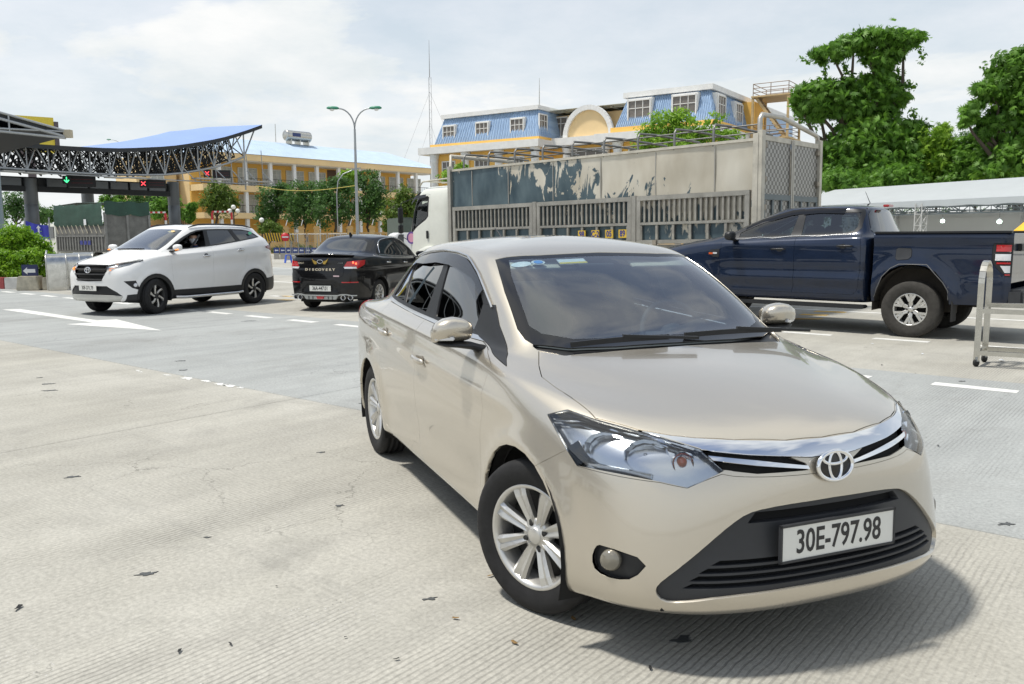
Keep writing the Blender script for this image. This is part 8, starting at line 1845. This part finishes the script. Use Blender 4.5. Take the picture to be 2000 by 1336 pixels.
# mesh fence panels
for k,(x0,x1)in enumerate(((566,598),(601,638),(641,678),(560,566))):
 if k==3:continue
 a_,b_=at(x0,460,52),at(x1,460,52);r=empty('fence_panel',(a_.x,a_.y,0),math.atan2(b_.y-a_.y,b_.x-a_.x),('left','middle','right')[k]+' galvanised mesh fence panel between no entry sign and black sedan','fence','mesh fence panels');w=(b_-a_).length;h=1.62;fr=MB()
 for p_,q_ in(((0,0,.2),(0,0,h)),((w,0,.2),(w,0,h)),((0,0,h),(w,0,h)),((0,0,.3),(w,0,.3)),((w/2,0,.3),(w/2,0,h))):fr.tube([p_,q_],.022,5)
 fr.build('frame','galvanised',r);ms=MB()
 for i in range(1,12):ms.bar((w*i/12,0,.3),(w*i/12,0,h),.006)
 for i in range(1,10):ms.bar((0,.004,.3+(h-.3)*i/10),(w,.004,.3+(h-.3)*i/10),.006)
 tag(ms.build('mesh','galvanised',r),kind='stuff')
 # school wall: cream piers, low wall, spikes and small lamps
for k,px in enumerate((559,589,619,684,727)):
 p=at(px,460,72);r=empty('wall_pier',(p.x,p.y,0),R(10),'cream wall pier with stepped cap, %s from the left'%('first','second','third','fourth','fifth')[k],'pier','cream piers of the school wall');MB().box((0,0,1.05),(.45,.45,2.1)).build('shaft','pier_cream',r);MB().box((0,0,2.16),(.62,.62,.12)).build('cap','pier_cream',r,bevel=.03);MB().box((0,0,2.28),(.46,.46,.12)).build('cap','pier_cream',r,bevel=.03);MB().bar((0,0,2.4),(.15,0,2.9),.07).build('floodlight','sign_white',r)
p0,p1=at(500,470,73),at(800,470,73);r=empty('school_wall',(p0.x,p0.y,0),math.atan2(p1.y-p0.y,p1.x-p0.x),'low cream wall with balusters behind the mesh fence','wall');w=(p1-p0).length;MB().box((w/2,0,.5),(w,.2,1.0)).build('base','pier_cream',r);MB().box((w/2,0,1.75),(w,.16,.12)).build('rail','pier_cream',r);bl=MB()
for i in range(int(w/.22)):bl.box((i*.22,0,1.35),(.09,.09,.72))
tag(bl.build('balusters','pier_cream',r),kind='stuff')
V,T=leaves([(x_,rg_*.3,.45,.8,.5,.4)for x_,rg_ in zip(np.arange(0,12,.8),RNG.normal(size=15))],6000,.11,5,hollow=.2);p=at(520,480,58);o=link('flower_bed',leaf_mesh('flower_bed',V,T,'leaf_flower'),None,None,(p.x,p.y,.15),(0,0,R(12)));tag(o,'low bed of lilac flowering shrubs behind the arrow boards','flower bed',kind='stuff')
# globe lamps and height bars
def globe_lamp(px,Y,spots,zs,label):
 p=at(px,430,Y);r=empty('globe_lamp',(p.x,p.y,0),0,label,'lamp','white globe lamps');MB().tube([(0,0,0),(0,0,max(zs)-.2)],.05,7).build('post','rail_dark',r)
 for(x_,z)in zip(spots,zs):MB().tube([(0,0,min(z,max(zs))-.45),(x_,0,z-.3),(x_,0,z-.15)],.025,5).build('arm','rail_dark',r);MB().lathe([(.19*math.sin(t),z-.19*math.cos(t))for t in np.linspace(.1,math.pi-.02,12)],16,'z',c=(x_,0,0)).build('globe','globe',r)
Yg=70;zz=[at(457,y,Yg).z for y in(404.5,412,412)];globe_lamp(457,Yg,(0,-.32,.34),zz,'lamp post with three white globes above the SUV roof');z1_=at(511,430,64).z;globe_lamp(511,64,(0,),(z1_,),'single white globe lamp beside the rusty bush')
plain('bar_red',(.50,.03,.04),.5);plain('bar_white',(.70,.70,.68),.5)
for k,(x0,x1,yt,Y)in enumerate(((284,323,415,66),(414,452,413.5,68))):
 a_,b_=at(x0,yt,Y),at(x1,yt,Y);r=empty('height_bar',(a_.x,a_.y,0),math.atan2(b_.y-a_.y,b_.x-a_.x),('left','right')[k]+' red and white striped height bar behind the white SUV','barrier','striped height bars');w=(b_-a_).length;z=a_.z
 for i in range(8):
  MB().box((w*(i+.5)/8,0,z),(w/8-.004,.13,.13)).build('bar_section',('bar_red','bar_white')[i%2],r)
 for x_ in(0,w):
  for i in range(6):MB().box((x_,0,(z-.07)*(i+.5)/6),(.13,.13,(z-.07)/6-.004)).build('leg_section',('bar_white','bar_red')[i%2],r)
p0,p1=at(215,430,72),at(440,430,76);r=empty('plaza_wall',(p0.x,p0.y,0),math.atan2(p1.y-p0.y,p1.x-p0.x),'pale boundary wall with an oval blue sign behind the toll lanes','wall');w=(p1-p0).length;MB().box((w/2,0,1.2),(w,.2,2.4)).build('panel','tent_wall',r);MB().box((w/2,-.02,2.45),(w,.3,.1)).build('coping','bar_red',r)
q_=w*.57;ov=MB().lathe([(0,0),(.5,0)],28,'y').build('oval_sign','sign_blue',r,loc=(q_+.7,-.12,1.95));ov.scale=(1.15,1,.72);text_obj('oval_letters','MPC',.42,'sign_white',r,loc=(q_+.7,-.14,1.95),rot=(math.pi/2,0,0),ext=.004,bold=.008);rn=MB().tube([(.56*math.cos(t),0,.36*math.sin(t))for t in np.linspace(.6,math.pi*2-1.2,24)],.03,5);rn.build('oval_rim','bar_red',r,loc=(q_+.7,-.13,1.95))
# dark van front and grey truck beside the white cab
p=at(790,445,40);r=empty('grey_truck',(p.x,p.y,0),R(20),'grey-green covered truck just left of the white truck cab','truck');MB().box((.1,1.5,1.3),(.66,3,2.1)).build('cargo_box','tarp_grey',r,bevel=.05);MB().box((.1,-.05,.95),(.62,.1,.9)).build('front_panel','tarp_pale',r,bevel=.03);MB().box((.1,1.5,.3),(.7,2.6,.3)).build('underframe','liner_black',r)
for y_ in(.4,2.4):make_wheel(r,(-.15,y_,.35),.35,.2,.2,dict(n=6,wi=.04,wo=.04),0,-1)
p=at(783,452,36);r=empty('white_van',(p.x,p.y,0),R(20),'white van roof and window showing left of the grey-green truck','van');b_=MB();b_.prism([(-.30,.3),(.55,.3),(.55,1.62),(-.08,1.62),(-.24,1.5),(-.40,1.1)],0,1.6,'y');b_.build('body','white_paint',r,bevel=.05);MB().prism([(-.26,1.12),(.12,1.12),(.12,1.54),(-.10,1.54)],-.012,-.004,'y').build('side_window','pane_dark',r)
for y_ in(.3,1.4):make_wheel(r,(.1,y_,.3),.3,.18,.18,dict(n=6,wi=.04,wo=.04),0,-1)
# ================================================================ tent, trolley barrier, umbrella on the right
def tent():
 d=Vector((.415,-.91,0));b=Vector((.91,.415,0));P=at(1797,420,32);P.z=0
 r=empty('marquee_tent',P,math.atan2(d.y,d.x),'long grey marquee tent on white lattice posts behind the pickup','tent')
 # local x along the eave towards the viewer, local y to the back
 ze=at(1797,392,32).z;zv=at(1797,404,32).z;x0,x1,dep=-7.5,9.0,6.5;zr=ze+.85
 rf=MB();nx=22
 for y0,y1,za,zb in((0,dep/2,ze,zr),(dep/2,dep,zr,ze)):
  g=[[(x0+(x1-x0)*i/nx,y0+(y1-y0)*j/4,za+(zb-za)*j/4-.02*abs(math.sin(i*1.4))*(0<j<4))for j in range(5)]for i in range(nx+1)];rf.add([p for c in g for p in c],[(i*5+j,i*5+j+1,(i+1)*5+j+1,(i+1)*5+j)for i in range(nx)for j in range(4)],True)
 rf.build('roof','tent_fabric',r);va=MB();n=40
 va.add([(x0+(x1-x0)*i/n,-.02-.02*math.sin(i*2.1),z)for i in range(n+1)for z in(ze,zv+.02*math.sin(i*1.7))],[(2*i,2*i+1,2*i+3,2*i+2)for i in range(n)],True);va.build('valance','tent_fabric',r)
 wl=MB();n=30;wl.add([(x0+(x1-x0)*i/n,dep-.2+.06*math.sin(i*1.9),z)for i in range(n+1)for z in(0,zv-.05-.22*math.exp(-((i-17)/3.5)**2))],[(2*i,2*i+1,2*i+3,2*i+2)for i in range(n)],True);wl.build('back_wall','tent_wall',r)
 tr=MB()
 for y in(.1,dep*.5,dep-.1):
  z=zv if y!=dep*.5 else zv+.35
  tr.bar((x0,y,z),(x1,y,z),.04);tr.bar((x0,y,z-.28),(x1,y,z-.28),.04)
  for i in range(40):
   a=x0+(x1-x0)*i/40;c=x0+(x1-x0)*(i+1)/40;tr.bar((a,y,z if i%2 else z-.28),(c,y,z-.28 if i%2 else z),.025);tr.bar((a,y,z),(a,y,z-.28),.02)
 for x in(-6,-3,0,3,6):tr.bar((x,.1,zv-.1),(x,dep/2,zr-.15),.04);tr.bar((x,dep/2,zr-.15),(x,dep,zv-.1),.04);tr.bar((x,.1,zv-.1),(x,dep,zv-.1),.04)
 tag(tr.build('roof_truss','frame_grey',r),kind='stuff')
 for x in(-6.5,0,6.5):
  for y in(.05,dep-.3):
   ps=MB();w=.15
   for sx in(-1,1):
    for sy in(-1,1):ps.tube([(sx*w,sy*w,0),(sx*w,sy*w,zv+.1)],.022,5)
   k=0;z=.1
   while z<zv-.2:
    for(a,c)in(((-w,-w),(w,-w)),((w,-w),(w,w)),((w,w),(-w,w)),((-w,w),(-w,-w))):ps.bar((*a,z),(*c,z),.022);ps.bar((*a,z),(*c,z+.42),.018)
    z+=.42
   ps.build('lattice_post','truss_white',r,loc=(x,y,0))
 return r,zv
tent()
for k,(px,py,Y)in enumerate(((1841,431,33),(1952,432,29.5))):
 p=at(px,py,Y);r=empty('hanging_lamp',p,0,('left','right')[k]+' lit hanging lamp under the marquee tent','lamp','lit lamps under the tent');MB().lathe([(0,-.09),(.055,-.08),(.085,-.02),(.07,.03),(.03,.05)],14,'z').build('bulb','tent_lamp',r);MB().lathe([(.03,.05),(.035,.09),(.012,.12)],10,'z').build('socket','sign_white',r);MB().tube([(0,0,.12),(0,0,.75)],.006,4).build('cord','rubber',r)
 # yellow umbrella
p=at(2046,440,22);r=empty('yellow_umbrella',(p.x,p.y,0),0,'yellow market umbrella at the right edge','umbrella');m=MB();n=8;zt=at(2010,412,22).z;zb=at(1990,450,22).z;rr=.78
m.add([(0,0,zt+.25)]+[(rr*math.cos(2*math.pi*k/n),rr*math.sin(2*math.pi*k/n),zb)for k in range(n)]+[(rr*math.cos(2*math.pi*k/n),rr*math.sin(2*math.pi*k/n),zb-.14)for k in range(n)],[(0,1+k,1+(k+1)%n)for k in range(n)]+[(1+k,1+n+k,1+n+(k+1)%n,1+(k+1)%n)for k in range(n)]);m.build('canopy','umbrella_yellow',r);MB().tube([(0,0,0),(0,0,zt+.3)],.025,6).build('pole','steel',r)
# rolling stainless barrier
def trolley():
 A=gp(1906,716);Bk=gp(1930,703);d=(Bk-A);d.z=0;dl=d.length;d.normalize();rgt=Vector((.876,-.482,0));r=empty('rolling_barrier',A,0,'stainless steel rolling barrier on castors at the right edge','barrier')
 hz=1.155;dep=.42
 def P(x,y,z):return tuple(rgt*x+d*y+Vector((0,0,z)))
 for x in(0,.52):
  m=MB();pts=[(0,.07),(0,.92)]+[(dep/2-dep/2*math.cos(t),.92+(hz-.92)*math.sin(t))for t in np.linspace(.25,math.pi-.25,9)]+[(dep,.92),(dep,.07)]
  for(y0,z0),(y1,z1)in zip(pts[:-1],pts[1:]):m.bar(P(x,y0,z0),P(x,y1,z1),.03,.062,up=tuple(rgt))
  m.build('hoop','steel_brushed',r)
  for y in(0,dep):
   w=MB();w.lathe([(0,-.014),(.042,-.014),(.045,0),(.042,.014),(0,.014)],16,'y');o=w.build('castor','rubber',r,loc=P(x,y,.045),rot=(0,0,.5));MB().box(P(x,y,.085),(.04,.04,.05)).build('castor_fork','galvanised',r)
 for y,z in((0,.62),(dep,.66),(0,.155),(dep,.155)):MB().bar(P(0,y,z),P(.52,y,z),.05,.05).build('cross_bar','steel_brushed',r)
 for x in(0,.52):
  for z in(.62,.155):MB().bar(P(x,0,z),P(x,dep,z),.04,.04).build('side_bar','steel_brushed',r)
plain('steel_brushed',(.60,.58,.52),.25,.95,var=.15,vscale=6)
trolley()
# litter on the concrete
plain('paper',(.6,.64,.68),.7);plain('leaf_dry',(.20,.12,.04),.8)
for k,(px,py,s,mt)in enumerate(((1957,706,.07,'paper'),(1802,692,.03,'paper'),(1704,672,.03,'paper'),(1772,684,.02,'paper'),(1722,714,.03,'rubber'),(1930,712,.03,'rubber'),(890,1210,.022,'leaf_dry'),(958,1127,.02,'leaf_dry'),(1120,1212,.028,'leaf_dry'),(1005,1258,.022,'leaf_dry'),(1270,1308,.02,'rubber'),(775,1290,.015,'rubber'),(35,1190,.03,'rubber'),(350,1274,.02,'rubber'),(450,1260,.015,'rubber'),(540,1147,.008,'rubber'),(675,1247,.012,'rubber'),(1832,872,.02,'rubber'))):
 p=gp(px,py);b=MB();pts=[]
 for i in range(7):a=2*math.pi*i/7;q=s*.6*random.uniform(.6,1.2);pts.append((q*math.cos(a)*1.5,q*math.sin(a)*.6))
 b.add([(x,y,.006+random.uniform(0,s*.25))for x,y in pts]+[(0,0,.006+s*.2)],[(i,(i+1)%7,7)for i in range(7)]);o=b.build('litter',mt,gd,loc=(p.x,p.y,0),rot=(0,0,random.uniform(0,3)))
